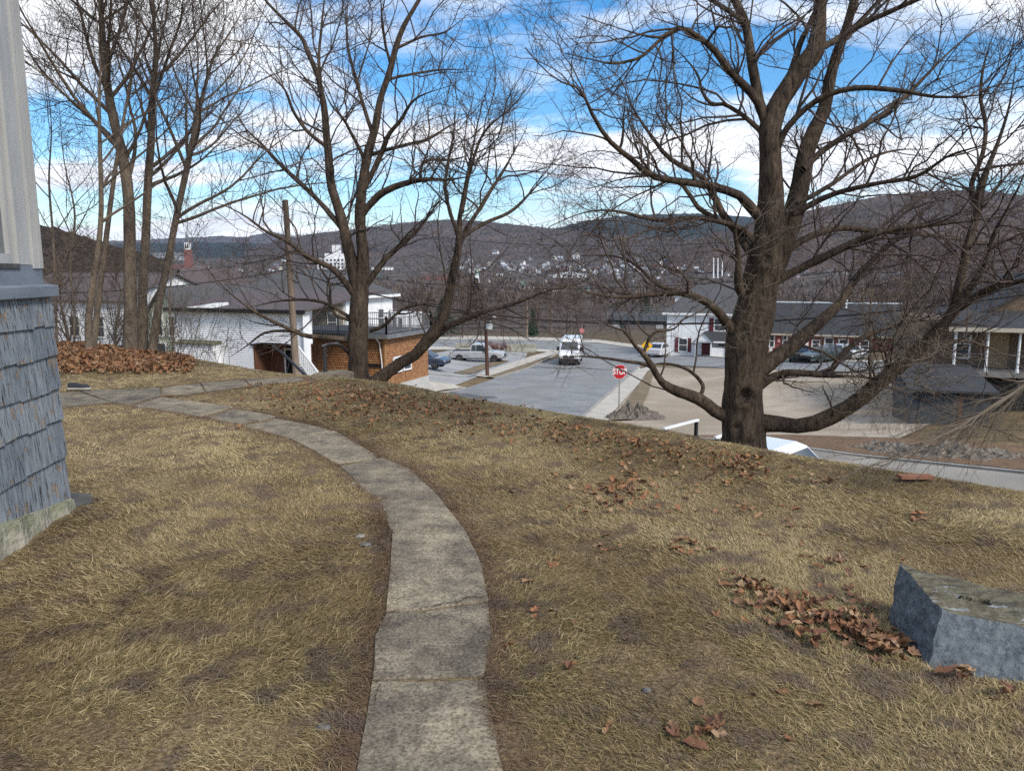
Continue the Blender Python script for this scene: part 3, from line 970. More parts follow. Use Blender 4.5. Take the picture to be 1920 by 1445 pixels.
def make_block():
    # near-left, far-left, far-right, near-right; top leans back a little
    nl = P(1735, 1262, 3.06); fl = P(1664, 1168, 3.52)
    tl = P(1762, 1143, 3.20); tfl = P(1687, 1058, 3.62)
    ex = Vector((0.92, -0.39, 0)).normalized() * 0.62
    bot = [nl, fl, fl + ex + Vector((0, 0, 0.0)), nl + ex]
    top = [tl, tfl, tfl + ex * 1.0 + Vector((0, -0.10, -0.05)), tl + ex + Vector((0, -0.02, -0.035))]
    for p in bot: p.z = -0.06
    n_ = 14
    V = []; F = []; MI = []
    r = random.Random(4)
    def face(a, b, c, d, nu, nv, amp, mi=0):
        k = len(V)
        nrm = (b - a).cross(d - a).normalized()
        for i in range(nu + 1):
            for j in range(nv + 1):
                p = a.lerp(b, i / nu).lerp(d.lerp(c, i / nu), j / nv)
                edge = i in (0, nu) or j in (0, nv)
                q_ = p + Vector((mnoise.noise(p * 9), mnoise.noise(p * 9 + Vector((7, 0, 0))), mnoise.noise(p * 9 + Vector((0, 7, 0))))) * amp
                q_ += Vector((mnoise.noise(p * 34), mnoise.noise(p * 34 + Vector((7, 0, 0))), mnoise.noise(p * 34 + Vector((0, 7, 0))))) * amp * 0.5
                V.append(q_)
        for i in range(nu):
            for j in range(nv):
                a0 = k + i * (nv + 1) + j
                F.append((a0, a0 + nv + 1, a0 + nv + 2, a0 + 1)); MI.append(mi)
    A = 0.013
    face(bot[0], bot[3], top[3], top[0], 40, 20, A)     # front
    face(bot[1], bot[0], top[0], top[1], 30, 20, A)     # left
    face(bot[2], bot[1], top[1], top[2], 18, 8, A)     # back
    face(bot[3], bot[2], top[2], top[3], 12, 8, A)     # right
    face(top[0], top[3], top[2], top[1], 54, 36, A, 1)    # top
    # slot in the top
    mb = MB(); mb.add(V, F)
    root = mb.build('concrete_block', block_material(0), base=(bot[0].x, bot[0].y, -0.03))
    root.data.materials.append(block_material(1)); root.data.polygons.foreach_set('material_index', MI)
    import bmesh
    bm = bmesh.new(); bm.from_mesh(root.data); bmesh.ops.remove_doubles(bm, verts=bm.verts, dist=0.002)
    # sink the slot
    c = (top[0] + top[1] + top[2] + top[3]) / 4 - Vector(root['_base'])
    ax = ex.normalized()
    for vtx in bm.verts:
        d = vtx.co - c + ax * 0.10
        if vtx.co.z > c.z - 0.06 and abs(d.dot(ax)) < 0.065 + 0.01 * mnoise.noise(vtx.co * 40) and abs(d.dot(Vector((-ax.y, ax.x, 0)))) < 0.018 + 0.01 * mnoise.noise(vtx.co * 40):
            vtx.co.z -= 0.05
    bm.to_mesh(root.data); bm.free()
    tag(root, 'weathered blue grey painted concrete block with a mossy top on the lawn', 'concrete block')
make_block()

# small stones and scraps
def stone(u, v, s, m, name, label, cat='stone', flat=0.6, seed=0):
    p = G(u, v)
    r = random.Random(seed + int(u))
    mb = MB(); vs_ = []; n1_, n2_ = 5, 8
    for i in range(1, n1_):
        ph = math.pi * i / n1_
        for j in range(n2_):
            th = 2 * math.pi * j / n2_
            k = s * r.uniform(0.8, 1.15)
            vs_.append(p + Vector((math.sin(ph) * math.cos(th) * k, math.sin(ph) * math.sin(th) * k * 0.8, math.cos(ph) * k * flat + s * flat * 0.5)))
    fs_ = [tuple(range(n2_))] + [tuple(range((n1_ - 2) * n2_, (n1_ - 1) * n2_))[::-1]]
    for i in range(n1_ - 2):
        for j in range(n2_):
            fs_.append((i * n2_ + j, (i + 1) * n2_ + j, (i + 1) * n2_ + (j + 1) % n2_, i * n2_ + (j + 1) % n2_))
    mb.add(vs_, fs_)
    return tag(mb.build(name, m, base=p, bevel=0), label, cat)
m_stone = mat('grey_stone', (0.09, 0.086, 0.08), (0.16, 0.152, 0.14), scale=20, rough=0.9)
m_stone_l = mat('pale_stone', (0.19, 0.175, 0.15), (0.26, 0.24, 0.205), scale=20, rough=0.9)
stone(1213, 1296, 0.020, m_stone, 'stone', 'small grey stone in the grass right of the walkway')
stone(686, 1022, 0.040, m_stone, 'stone', 'flat grey stone lying at the left edge of the walkway curve', flat=0.3)
stone(676, 1006, 0.035, m_stone_l, 'stone', 'paler flat stone just beyond the grey one at the walkway edge', flat=0.3)
stone(606, 1366, 0.035, m_stone, 'stone', 'half buried grey stone left of the nearest slab', flat=0.4)
stone(425, 778, 0.022, m_stone_l, 'stone', 'tiny white pebble where the two walkways meet')
stone(662, 908, 0.022, m_stone_l, 'stone', 'tiny pale pebble at the left rim of the curved walkway')
m_slate = mat('slate', (0.045, 0.045, 0.042), (0.085, 0.083, 0.076), scale=8, rough=0.7)
p = G(146, 945); mb = MB()
mb.poly_prism([p + Vector((-0.16, -0.05, -0.01)), p + Vector((0.02, -0.09, -0.01)), p + Vector((0.10, 0.02, 0.0)), p + Vector((0.05, 0.10, 0.03)), p + Vector((-0.13, 0.08, 0.05))], (0, 0, 0.022))
tag(mb.build('slate_piece', m_slate, base=p), 'broken piece of dark slate at the corner of the grey house', 'slate')
# dark shoe left on the walkway
p = G(148, 733); sh = thing('shoe', p, 'dark flat shoe with a pale sole left on the walkway', 'shoe')
prof = [(-0.15, 0.030), (-0.13, 0.045), (-0.05, 0.040), (0.05, 0.048), (0.12, 0.050), (0.16, 0.030)]
def shoe_ring(x, w_, z):
    return [Vector((p.x + x, p.y - w_, z)), Vector((p.x + x, p.y + w_, z))]
for nm, z0, z1, m, k in (('sole', 0.03, 0.055, mat('pale_rubber', (0.45, 0.42, 0.37), rough=0.7), 1.08), ('upper', 0.055, 0.125, mat('dark_canvas', (0.02, 0.022, 0.028), (0.04, 0.042, 0.05), scale=20), 1.0)):
    mb = MB(); vs_ = []
    for i, (x, w_) in enumerate(prof):
        zt = z1 if nm == 'sole' else p.z * 0 + (z0 + (z1 - z0) * (1.0 if i < 3 else (0.6 if i < 5 else 0.25)))
        vs_ += shoe_ring(x * k, w_ * k, p.z + z0) + shoe_ring(x * k * 0.97, w_ * k * (1 if nm == 'sole' else 0.6), p.z + zt)
    fs_ = []
    for i in range(len(prof) - 1):
        a = 4 * i; b = a + 4
        fs_ += [(a, b, b + 2, a + 2), (a + 1, a + 3, b + 3, b + 1), (a + 2, b + 2, b + 3, a + 3), (a, a + 1, b + 1, b)]
    fs_ += [(0, 2, 3, 1), (len(vs_) - 4, len(vs_) - 3, len(vs_) - 1, len(vs_) - 2)]
    mb.add(vs_, fs_); mb.build(nm, m, sh, smooth=False)
# board lying on the brow at the right
p = G(1690, 905); q_ = G(1752, 903)
mb = MB(); dd = (q_ - p); dd.z = 0
mb.box(p + Vector((0, 0, 0.03)), dd, Vector((-dd.y, dd.x, 0)).normalized() * 0.09, (0, 0, 0.025))
tag(mb.build('board', mat('red_brown_wood', (0.20, 0.085, 0.05), (0.28, 0.14, 0.09), scale=6, stretch=(1, 6, 6)), base=p), 'short reddish brown board lying on the brow of the lawn', 'board')

# ================================================================== HOUSE AT THE LEFT EDGE
def shingle_material():
    m = bpy.data.materials.new('peeling_shingle')
    t, b = nodes_of(m); n = t.nodes.new; lk = t.links.new
    b.inputs['Roughness'].default_value = 0.8; b.inputs['Specular IOR Level'].default_value = 0.25
    geo = n('ShaderNodeNewGeometry'); oi = n('ShaderNodeObjectInfo')
    def noise(scale, st, detail=9, rg=0.65):
        mpn = n('ShaderNodeMapping'); mpn.inputs['Scale'].default_value = st; lk(geo.outputs['Position'], mpn.inputs[0])
        x = n('ShaderNodeTexNoise'); x.inputs['Scale'].default_value = scale; x.inputs['Detail'].default_value = detail; x.inputs['Roughness'].default_value = rg
        lk(mpn.outputs[0], x.inputs['Vector']); return x
    g_ = noise(26, (1.6, 1.6, 0.16)); pl = noise(9, (1.3, 1.3, 0.85)); big = noise(2.0, (1, 1, 1))
    r = n('ShaderNodeValToRGB')
    r.color_ramp.elements[0].position = 0.33; r.color_ramp.elements[0].color = (0.11, 0.125, 0.144, 1)
    r.color_ramp.elements[1].position = 0.66; r.color_ramp.elements[1].color = (0.245, 0.265, 0.286, 1)
    lk(g_.outputs['Fac'], r.inputs[0])
    r2 = n('ShaderNodeValToRGB'); r2.color_ramp.elements[0].position = 0.57; r2.color_ramp.elements[1].position = 0.60
    lk(pl.outputs['Fac'], r2.inputs[0])
    rw = n('ShaderNodeValToRGB')
    rw.color_ramp.elements[0].position = 0.35; rw.color_ramp.elements[0].color = (0.13, 0.095, 0.07, 1)
    rw.color_ramp.elements[1].position = 0.65; rw.color_ramp.elements[1].color = (0.34, 0.28, 0.22, 1)
    lk(g_.outputs['Fac'], rw.inputs[0])
    mm = n('ShaderNodeMixRGB'); lk(r2.outputs[0], mm.inputs[0]); lk(r.outputs[0], mm.inputs[1]); lk(rw.outputs[0], mm.inputs[2])
    r3 = n('ShaderNodeValToRGB'); r3.color_ramp.elements[0].color = (0.8, 0.82, 0.85, 1); r3.color_ramp.elements[1].color = (1.18, 1.17, 1.14, 1)
    lk(oi.outputs['Random'], r3.inputs[0])
    m3 = n('ShaderNodeMixRGB'); m3.blend_type = 'MULTIPLY'; m3.inputs[0].default_value = 1
    lk(mm.outputs[0], m3.inputs[1]); lk(r3.outputs[0], m3.inputs[2])
    cr_ = n('ShaderNodeValToRGB'); cr_.color_ramp.elements[0].position = 0.385; cr_.color_ramp.elements[0].color = (0.12, 0.11, 0.11, 1)
    cr_.color_ramp.elements[1].position = 0.435; cr_.color_ramp.elements[1].color = (1, 1, 1, 1)
    fine = noise(34, (2.2, 2.2, 0.10)); lk(fine.outputs['Fac'], cr_.inputs[0])
    m4 = n('ShaderNodeMixRGB'); m4.blend_type = 'MULTIPLY'; m4.inputs[0].default_value = 1
    lk(m3.outputs[0], m4.inputs[1]); lk(cr_.outputs[0], m4.inputs[2])
    lk(m4.outputs[0], b.inputs['Base Color'])
    sb = n('ShaderNodeMath'); sb.operation = 'SUBTRACT'; lk(g_.outputs['Fac'], sb.inputs[0]); lk(r2.outputs[0], sb.inputs[1])
    bp = n('ShaderNodeBump'); bp.inputs['Strength'].default_value = 0.7; bp.inputs['Distance'].default_value = 0.006
    lk(sb.outputs[0], bp.inputs['Height']); lk(bp.outputs[0], b.inputs['Normal'])
    return m
m_sh = shingle_material()
m_trimb = mat('grey_blue_trim', (0.125, 0.148, 0.178), (0.18, 0.205, 0.235), scale=7, rough=0.7, bump=0.3, bscale=30, bdist=0.004, stretch=(1, 0.3, 1))
m_alu = mat('white_aluminium', (0.40, 0.40, 0.385), (0.31, 0.31, 0.30), scale=9, rough=0.55, stretch=(1, 1, 0.15))
m_found = mat('old_foundation', (0.26, 0.23, 0.18), (0.42, 0.38, 0.30), scale=6, rough=0.95, bump=0.9, bscale=22, bdist=0.03, c3=(0.2, 0.2, 0.13), s3=4)
m_pane = mat('window_glass', (0.10, 0.11, 0.115), (0.16, 0.17, 0.175), scale=1.2, rough=0.06, spec=0.7)
house = thing('house', (HC.x, HC.y, 0), 'grey blue house wall with peeling wooden shingles at the left edge', 'house')
WLEN = 4.2; DEP = 5.0
LEFTV = -HN
def hp(t, o_, z):     # t back along the wall from the corner, o_ outwards, z up
    return HC - HW * t + HN * o_ + UP * z
mb = MB(); mb.box(hp(0, -0.045, 0.06), -HW * WLEN, LEFTV * DEP, UP * 1.62); mb.box(hp(0.05, -0.16, 1.68), -HW * WLEN, LEFTV * DEP, UP * 2.6)
mb.build('wall', m_trimb, house)
mb = MB()
nf = 26
for i in range(nf):   # rough poured foundation, uneven face
    t0 = WLEN * i / nf; t1 = WLEN * (i + 1) / nf
    o0 = 0.06 + 0.05 * mnoise.noise(Vector((i * 0.7, 0, 0))); o1 = 0.06 + 0.05 * mnoise.noise(Vector(((i + 1) * 0.7, 0, 0)))
    a0, a1 = hp(t0 + 0.04, o0 + 0.05, -0.2), hp(t1 + 0.04, o1 + 0.05, -0.2)
    b0, b1 = hp(t0 + 0.04, o0, 0.075 + 0.13 * t0 + 0.02 * mnoise.noise(Vector((i * .9, 3, 0)))), hp(t1 + 0.04, o1, 0.075 + 0.13 * t1 + 0.02 * mnoise.noise(Vector(((i + 1) * .9, 3, 0))))
    c0, c1 = hp(t0 + 0.04, -0.03, 0.085 + 0.13 * t0), hp(t1 + 0.04, -0.03, 0.085 + 0.13 * t1)
    mb.add([a0, a1, b1, b0, c1, c0], [(0, 1, 2, 3), (3, 2, 4, 5)])
mb.quad(hp(0.04, 0.1, -0.2), hp(0.04, 0.05, 0.08), hp(0.04, -1.5, 0.08), hp(0.04, -1.5, -0.2))
mb.build('foundation', m_found, house)
levels = [0.035, 0.415, 0.695, 0.93, 1.172, 1.39, 1.585]
for ci in range(len(levels) - 1):
    z0, z1 = levels[ci], levels[ci + 1]
    t = -0.012
    rr = random.Random(ci * 31 + 2)
    first = True
    while t < 2.6:
        wd = rr.uniform(0.13, 0.28) if not first else rr.uniform(0.10, 0.18)
        first = False
        t2 = t + wd
        jz = rr.uniform(-0.010, 0.010); jo = rr.uniform(0, 0.005)
        ob = 0.022 + jo; ot = 0.004
        g2 = 0.0025
        a, b2 = t + g2, t2 - g2
        zj = rr.uniform(-0.006, 0.006)
        if ci == 0 and 0.0 < t < 0.20: jz += 0.035 * rr.random()
        sl_ = 0.15 if ci == 0 else 0.0
        zb0, zb1 = z0 - 0.018 + jz + sl_ * max(t, 0), z0 - 0.018 + jz + zj + sl_ * t2
        mb = MB()
        mb.hexa([hp(a, ob, zb0), hp(b2, ob, zb1), hp(b2, ob - 0.016, zb1), hp(a, ob - 0.016, zb0),
                 hp(a, ot, z1 + 0.012), hp(b2, ot, z1 + 0.012), hp(b2, ot - 0.012, z1 + 0.012), hp(a, ot - 0.012, z1 + 0.012)])
        mb.build('shingle', m_sh, house)
        t = t2
    # shingles turning the corner
    t = 0.0
    for k in range(3):
        wd = rr.uniform(0.12, 0.2)
        mb = MB()
        f = lambda s_, o_, z: HC + HW * o_ - HN * s_ + UP * z
        mb.hexa([f(t, 0.024, z0 - 0.018), f(t, 0.008, z0 - 0.018), f(t + wd, 0.008, z0 - 0.018), f(t + wd, 0.024, z0 - 0.018),
                 f(t, 0.010, z1 + 0.01), f(t, -0.002, z1 + 0.01), f(t + wd, -0.002, z1 + 0.01), f(t + wd, 0.010, z1 + 0.01)])
        mb.build('shingle', m_sh, house)
        t += wd + 0.004
# ledge (water table) with sloping cap
mb = MB()
f = hp
for (o_, z, o2, z2) in [(0.045, 1.575, -0.05, 1.675)]:
    mb.hexa([f(-0.05, 0.05, 1.575), f(WLEN, 0.05, 1.575), f(WLEN, -0.3, 1.575), f(-0.05, -0.3, 1.575),
             f(-0.05, 0.05, 1.655), f(WLEN, 0.05, 1.655), f(WLEN, -0.3, 1.70), f(-0.05, -0.3, 1.70)])
mb.build('ledge', m_trimb, house, bevel=0.006)
mb = MB()
mb.box(f(-0.0, -0.028, 1.66), -HW * WLEN, LEFTV * 0.2, UP * 0.14)
mb.build('sill_board', m_trimb, house)
# white corner post with flutes
mb = MB()
mb.box(f(0.0, -0.035, 1.775), -HW * 0.15, LEFTV * 0.1, UP * 2.4)
for k in range(4):
    mb.box(f(0.004 + k * 0.037, -0.014, 1.775), -HW * 0.016, LEFTV * 0.021, UP * 2.4)
for k in range(3):
    mb.box(f(-0.008, -0.055 - k * 0.03, 1.775), -HW * 0.008, LEFTV * 0.012, UP * 2.4)
mb.build('corner_post', m_alu, house)
mb = MB()
mb.box(f(0.165, -0.025, 1.80), -HW * 0.15, LEFTV * 0.07, UP * 2.4)
mb.build('casing', m_alu, house)
win = MB()
win.box(f(0.335, -0.05, 1.86), -HW * 0.035, LEFTV * 0.04, UP * 2.4)
win.box(f(0.335, -0.048, 1.805), -HW * 1.2, LEFTV * 0.05, UP * 0.065)
win = win.build('window', m_alu, house)
mb = MB(); mb.box(f(0.372, -0.08, 1.86), -HW * 1.1, LEFTV * 0.008, UP * 2.4); mb.build('pane', m_pane, win)
mb = MB(); mb.box(f(0.32, -0.015, 1.775), -HW * 1.3, LEFTV * 0.08, UP * 0.03); mb.build('window_sill', mat('dark_sill', (0.05, 0.05, 0.05), (0.1, 0.1, 0.1), scale=10), house)

# ================================================================== HANDRAILS AT THE STEPS
m_iron = mat('black_iron', (0.018, 0.015, 0.018), (0.035, 0.03, 0.032), scale=20, rough=0.5, spec=0.5)
Yr = 12.6
hr = thing('handrail', P(610, 712, Yr), 'black iron handrail bent over the top of the steps by the middle tree', 'handrail')
mb = MB(); mb.tube([P(610, 735, Yr), P(610, 700, Yr), P(609, 650, Yr)], 0.035, 8); mb.build('post', m_iron, hr)
mb = MB(); mb.tube([P(604, 649, Yr), P(618, 645, Yr), P(632, 644, Yr + 0.02), P(642, 649, Yr + 0.1), P(652, 660, Yr + 0.25), P(680, 692, Yr + 0.55), P(706, 722, Yr + 0.9)], 0.03, 8, True)
mb.build('rail', m_iron, hr, smooth=True)
hr = thing('handrail', P(580, 712, Yr + 1.2), 'black iron rail sloping down in front of the white garage', 'handrail')
mb = MB(); mb.tube([P(512, 649, Yr + 1.6), P(530, 662, Yr + 1.4), P(583, 714, Yr + 0.6)], 0.026, 8); mb.build('rail', m_iron, hr)
mb = MB(); mb.tube([P(582, 735, Yr + 0.6), P(581, 712, Yr + 0.6)], 0.026, 8); mb.build('post', m_iron, hr)
# rounded concrete kerb at the head of the steps
mb = MB()
pts_ = [P(585, 716, 12.3), P(620, 712, 12.35), P(645, 713, 12.4), P(655, 720, 12.45)]
vs_ = []
for q_ in pts_:
    z = Hs(q_.x, q_.y)
    vs_ += [(q_.x, q_.y, z - 0.1), (q_.x, q_.y, z + 0.07), (q_.x + 0.05, q_.y + 0.5, z + 0.07), (q_.x + 0.05, q_.y + 0.5, z - 0.3)]
fs_ = []
for i in range(3):
    a = 4 * i; b = a + 4
    for k in range(4): fs_.append((a + k, a + (k + 1) % 4, b + (k + 1) % 4, b + k))
fs_ += [(0, 1, 2, 3), (15, 14, 13, 12)]
mb.add(vs_, fs_); mb.build('slab', m_slab, walk)

# ================================================================== BARE TREES
def bark_material(name, c1, c2, vert=0.22, scale=14, bump=0.8):
    m = bpy.data.materials.new(name)
    t, b = nodes_of(m); n = t.nodes.new; lk = t.links.new
    b.inputs['Roughness'].default_value = 0.95; b.inputs['Specular IOR Level'].default_value = 0.12
    geo = n('ShaderNodeNewGeometry')
    def noise(sc, st, detail=9, dist=0.0):
        mpn = n('ShaderNodeMapping'); mpn.inputs['Scale'].default_value = st; lk(geo.outputs['Position'], mpn.inputs[0])
        x = n('ShaderNodeTexNoise'); x.inputs['Scale'].default_value = sc; x.inputs['Detail'].default_value = detail
        x.inputs['Roughness'].default_value = 0.68; x.inputs['Distortion'].default_value = dist
        lk(mpn.outputs[0], x.inputs['Vector']); return x
    a = noise(scale, (1, 1, vert), 9, 0.6); f = noise(scale * 3.2, (1, 1, vert * 1.2)); p = noise(2.2, (1, 1, 0.6), 5)
    ad_ = n('ShaderNodeMath'); ad_.operation = 'ADD'
    lk(a.outputs['Fac'], ad_.inputs[0]); lk(f.outputs['Fac'], ad_.inputs[1])
    r = n('ShaderNodeValToRGB')
    r.color_ramp.elements[0].position = 0.40; r.color_ramp.elements[0].color = (*c1, 1)
    r.color_ramp.elements[1].position = 0.62; r.color_ramp.elements[1].color = (*c2, 1)
    hf = n('ShaderNodeMath'); hf.operation = 'MULTIPLY'; hf.inputs[1].default_value = 0.5
    lk(ad_.outputs[0], hf.inputs[0]); lk(hf.outputs[0], r.inputs[0])
    r2 = n('ShaderNodeValToRGB')
    r2.color_ramp.elements[0].position = 0.35; r2.color_ramp.elements[0].color = (0.7, 0.68, 0.7, 1)
    r2.color_ramp.elements[1].position = 0.65; r2.color_ramp.elements[1].color = (1.2, 1.18, 1.08, 1)
    lk(p.outputs['Fac'], r2.inputs[0])
    mm = n('ShaderNodeMixRGB'); mm.blend_type = 'MULTIPLY'; mm.inputs[0].default_value = 1
    lk(r.outputs[0], mm.inputs[1]); lk(r2.outputs[0], mm.inputs[2])
    lk(mm.outputs[0], b.inputs['Base Color'])
    bp = n('ShaderNodeBump'); bp.inputs['Strength'].default_value = bump; bp.inputs['Distance'].default_value = 0.03
    lk(hf.outputs[0], bp.inputs['Height']); lk(bp.outputs[0], b.inputs['Normal'])
    return m
m_bark = bark_material('maple_bark', (0.024, 0.018, 0.015), (0.125, 0.095, 0.072))
m_bark2 = bark_material('smooth_bark', (0.085, 0.066, 0.052), (0.205, 0.165, 0.13), vert=0.5, scale=9, bump=0.4)
m_twig = mat('twig_bark', (0.055, 0.040, 0.034), (0.10, 0.075, 0.062), scale=2.0, rough=0.9)
m_twig_b = mat('pale_twig_bark', (0.10, 0.079, 0.058), (0.165, 0.133, 0.10), scale=2.0, rough=0.9)
m_scar = mat('bark_hollow', (0.012, 0.01, 0.01), (0.03, 0.025, 0.022), scale=10, rough=1)

def norm(a):
    return a / np.maximum(np.linalg.norm(a, axis=-1, keepdims=True), 1e-9)

def tubes(pl, rd, sides):
    """pl (N,P,3), rd (N,P) -> verts, quads"""
    n_, p_, _ = pl.shape
    tg = np.empty_like(pl)
    tg[:, 1:-1] = pl[:, 2:] - pl[:, :-2]; tg[:, 0] = pl[:, 1] - pl[:, 0]; tg[:, -1] = pl[:, -1] - pl[:, -2]
    tg = norm(tg)
    mean = norm(pl[:, -1] - pl[:, 0])
    ref = np.zeros((n_, 3)); ref[np.arange(n_), np.argmin(np.abs(mean), axis=1)] = 1
    a = norm(np.cross(tg, ref[:, None, :])); b = np.cross(tg, a)
    an = 2 * np.pi * np.arange(sides) / sides
    ring = a[:, :, None, :] * np.cos(an)[None, None, :, None] + b[:, :, None, :] * np.sin(an)[None, None, :, None]
    v = pl[:, :, None, :] + ring * rd[:, :, None, None]
    idx = np.arange(n_ * p_ * sides).reshape(n_, p_, sides)
    nx_ = np.roll(idx, -1, axis=2)
    q_ = np.stack([idx[:, :-1], nx_[:, :-1], nx_[:, 1:], idx[:, 1:]], -1).reshape(-1, 4)
    return v.reshape(-1, 3), q_

def catmull(pts, n_):
    pts = np.asarray(pts, float)
    d = np.concatenate([[0], np.cumsum(np.linalg.norm(np.diff(pts[:, :3], axis=0), axis=1) + 1e-6)])
    s = np.linspace(0, d[-1], n_)
    ext = np.vstack([2 * pts[0] - pts[1], pts, 2 * pts[-1] - pts[-2]])
    i = np.clip(np.searchsorted(d, s, side='right') - 1, 0, len(pts) - 2)
    t = ((s - d[i]) / (d[i + 1] - d[i]))[:, None]
    p0, p1, p2, p3 = ext[i], ext[i + 1], ext[i + 2], ext[i + 3]
    return 0.5 * ((2 * p1) + (-p0 + p2) * t + (2 * p0 - 5 * p1 + 4 * p2 - p3) * t * t + (-p0 + 3 * p1 - 3 * p2 + p3) * t ** 3)

def limb3d(px, y0, dy0, dy1, n_=22, wob=0.0, seed=0, taper=True, wf=0.56):
    """pixel polyline (u,v,width_px) at depth y0, running dy0..dy1 m off it -> points, radii"""
    k = len(px)
    out_ = []
    for i, (u, v, w_) in enumerate(px):
        y = y0 + dy0 + (dy1 - dy0) * (i / (k - 1)) ** 1.3
        p = P(u, v, y)
        out_.append((p.x, p.y, p.z, wf * w_ / 2 / FPX * y))
    c = catmull(out_, n_)
    tp_ = np.clip((1 - np.linspace(0, 1, n_)) / 0.45, 0, 1) ** 0.8 if taper else 1.0
    pl, r_ = c[:, :3], np.maximum(c[:, 3] * (0.12 + 0.88 * tp_ if taper else 1.0), 0.005)
    if wob:
        r2 = np.random.default_rng(seed)
        nz = r2.normal(0, 1, (n_, 3)); nz[0] = 0
        nz = (nz + np.roll(nz, 1, 0)) / 2; nz[0] = 0
        pl = pl + nz * wob * r_[:, None]
    return pl, r_

def grow(st, dr, ln, r0, pts, wig, up, rend, R, droop=0.0):
    n_ = len(st)
    pl = np.empty((n_, pts, 3)); pl[:, 0] = st
    d = norm(dr.copy())
    sg = (ln / (pts - 1))[:, None]
    for k in range(1, pts):
        d = d + R.normal(0, wig, (n_, 3))
        d[:, 2] += up - droop * k / pts
        d = norm(d)
        pl[:, k] = pl[:, k - 1] + d * sg
    t = np.linspace(0, 1, pts)[None]
    return pl, r0[:, None] * (1 - (1 - rend) * t)

def spawn(pl, rd, cnt, t0, t1, ang0, ang1, R, bias=(0, 0, 0)):
    """children on polylines: returns start, direction, parent radius, t, parent index"""
    par = np.repeat(np.arange(len(pl)), cnt)
    n_ = len(par)
    t = t0 + (t1 - t0) * R.random(n_)
    x = t * (pl.shape[1] - 1); i = np.minimum(x.astype(int), pl.shape[1] - 2); f = (x - i)[:, None]
    s = pl[par, i] * (1 - f) + pl[par, i + 1] * f
    tg = norm(pl[par, i + 1] - pl[par, i])
    rp_ = rd[par, i] * (1 - f[:, 0]) + rd[par, i + 1] * f[:, 0]
    rv = R.normal(0, 1, (n_, 3)) + np.asarray(bias)
    pr = norm(rv - tg * np.sum(rv * tg, -1, keepdims=True))
    an = np.radians(R.uniform(ang0, ang1, n_))[:, None]
    return s, norm(tg * np.cos(an) + pr * np.sin(an)), rp_, t, par

def crown(limbs, rads, R, per_m=4.5, l1=(0.5, 1.3), l2=(0.2, 0.55), l3=(0.07, 0.22), n2=8, n3=7, n4=0, up=0.03, rmin=0.0022,
          t0=0.18, bias=(0, 0, 0.4), wig=0.26, r1max=0.022, dens=None):
    """three or four orders of twigs grown from hand-laid limbs"""
    lens = np.array([np.linalg.norm(np.diff(l, axis=0), axis=1).sum() for l in limbs])
    LB = np.stack(limbs); RD = np.stack(rads)
    V = []; Q = []; k0 = 0
    def put(pl, rd, sides):
        nonlocal k0
        v, q_ = tubes(pl, rd, sides); V.append(v); Q.append(q_ + k0); k0 += len(v)
    TR = []
    def sliver(pl, hw):
        nonlocal k0
        m_ = len(pl)
        e_ = norm(np.cross(pl[:, 2] - pl[:, 0], R.normal(0, 1, (m_, 3)))) * hw
        v = np.stack([pl[:, 0] - e_, pl[:, 0] + e_, pl[:, 1] + e_ * .8, pl[:, 1] - e_ * .8, pl[:, 2]], 1).reshape(-1, 3)
        i_ = np.arange(m_)[:, None] * 5 + k0
        V.append(v); Q.append(i_ + np.array([[0, 1, 2, 3]])); TR.append(i_ + np.array([[3, 2, 4]])); k0 += len(v)
    cnt = np.maximum(1, (lens * per_m * (1.0 if dens is None else np.asarray(dens))).astype(int))
    s, d, rp_, t, par = spawn(LB, RD, cnt, t0, 1.0, 28, 72, R, bias)
    n_ = len(s)
    ln = R.uniform(*l1, n_) * (1.15 - 0.55 * t)
    r0 = np.minimum(rp_ * 0.6, R.uniform(0.5, 1.0, n_) * r1max)
    p1, q1 = grow(s, d, ln, r0, 9, wig * 0.85, up, 0.28, R); put(p1, np.maximum(q1, rmin), 4)
    # the limbs run out into a tip branch
    c2 = np.maximum(2, (n2 * ln / np.mean(l1) * R.uniform(0.6, 1.4, n_)).astype(int))
    s, d, rp_, t, par = spawn(p1, q1, c2, 0.15, 1.0, 25, 65, R, (0, 0, 0.25))
    n_ = len(s)
    ln = R.uniform(*l2, n_) * (1.1 - 0.4 * t)
    r0 = np.maximum(np.minimum(rp_ * 0.62, 0.009), rmin * 1.25)
    p2, q2 = grow(s, d, ln, r0, 6, wig, up, 0.4, R); put(p2, np.maximum(q2, rmin), 3)
    c3 = np.maximum(1, (n3 * ln / np.mean(l2) * R.uniform(0.5, 1.5, n_)).astype(int))
    s, d, rp_, t, par = spawn(p2, q2, c3, 0.15, 1.0, 25, 65, R, (0, 0, 0.2))
    n_ = len(s)
    ln = R.uniform(*l3, n_)
    p3, q3 = grow(s, d, ln, np.full(n_, rmin * 1.0), 4, wig * 1.1, up, 0.6, R); sliver(p3[:, [0, 2, 3]] if True else p3, rmin * 0.95)
    if n4:
        s, d, rp_, t, par = spawn(p3, q3, np.full(n_, n4), 0.2, 1.0, 25, 60, R, (0, 0, 0.2))
        p4, q4 = grow(s, d, R.uniform(0.05, 0.14, len(s)), np.full(len(s), rmin * 0.8), 3, wig, up, 0.7, R); sliver(p4, rmin * 0.8)
    return np.concatenate(V), [np.concatenate(Q), np.concatenate(TR)]

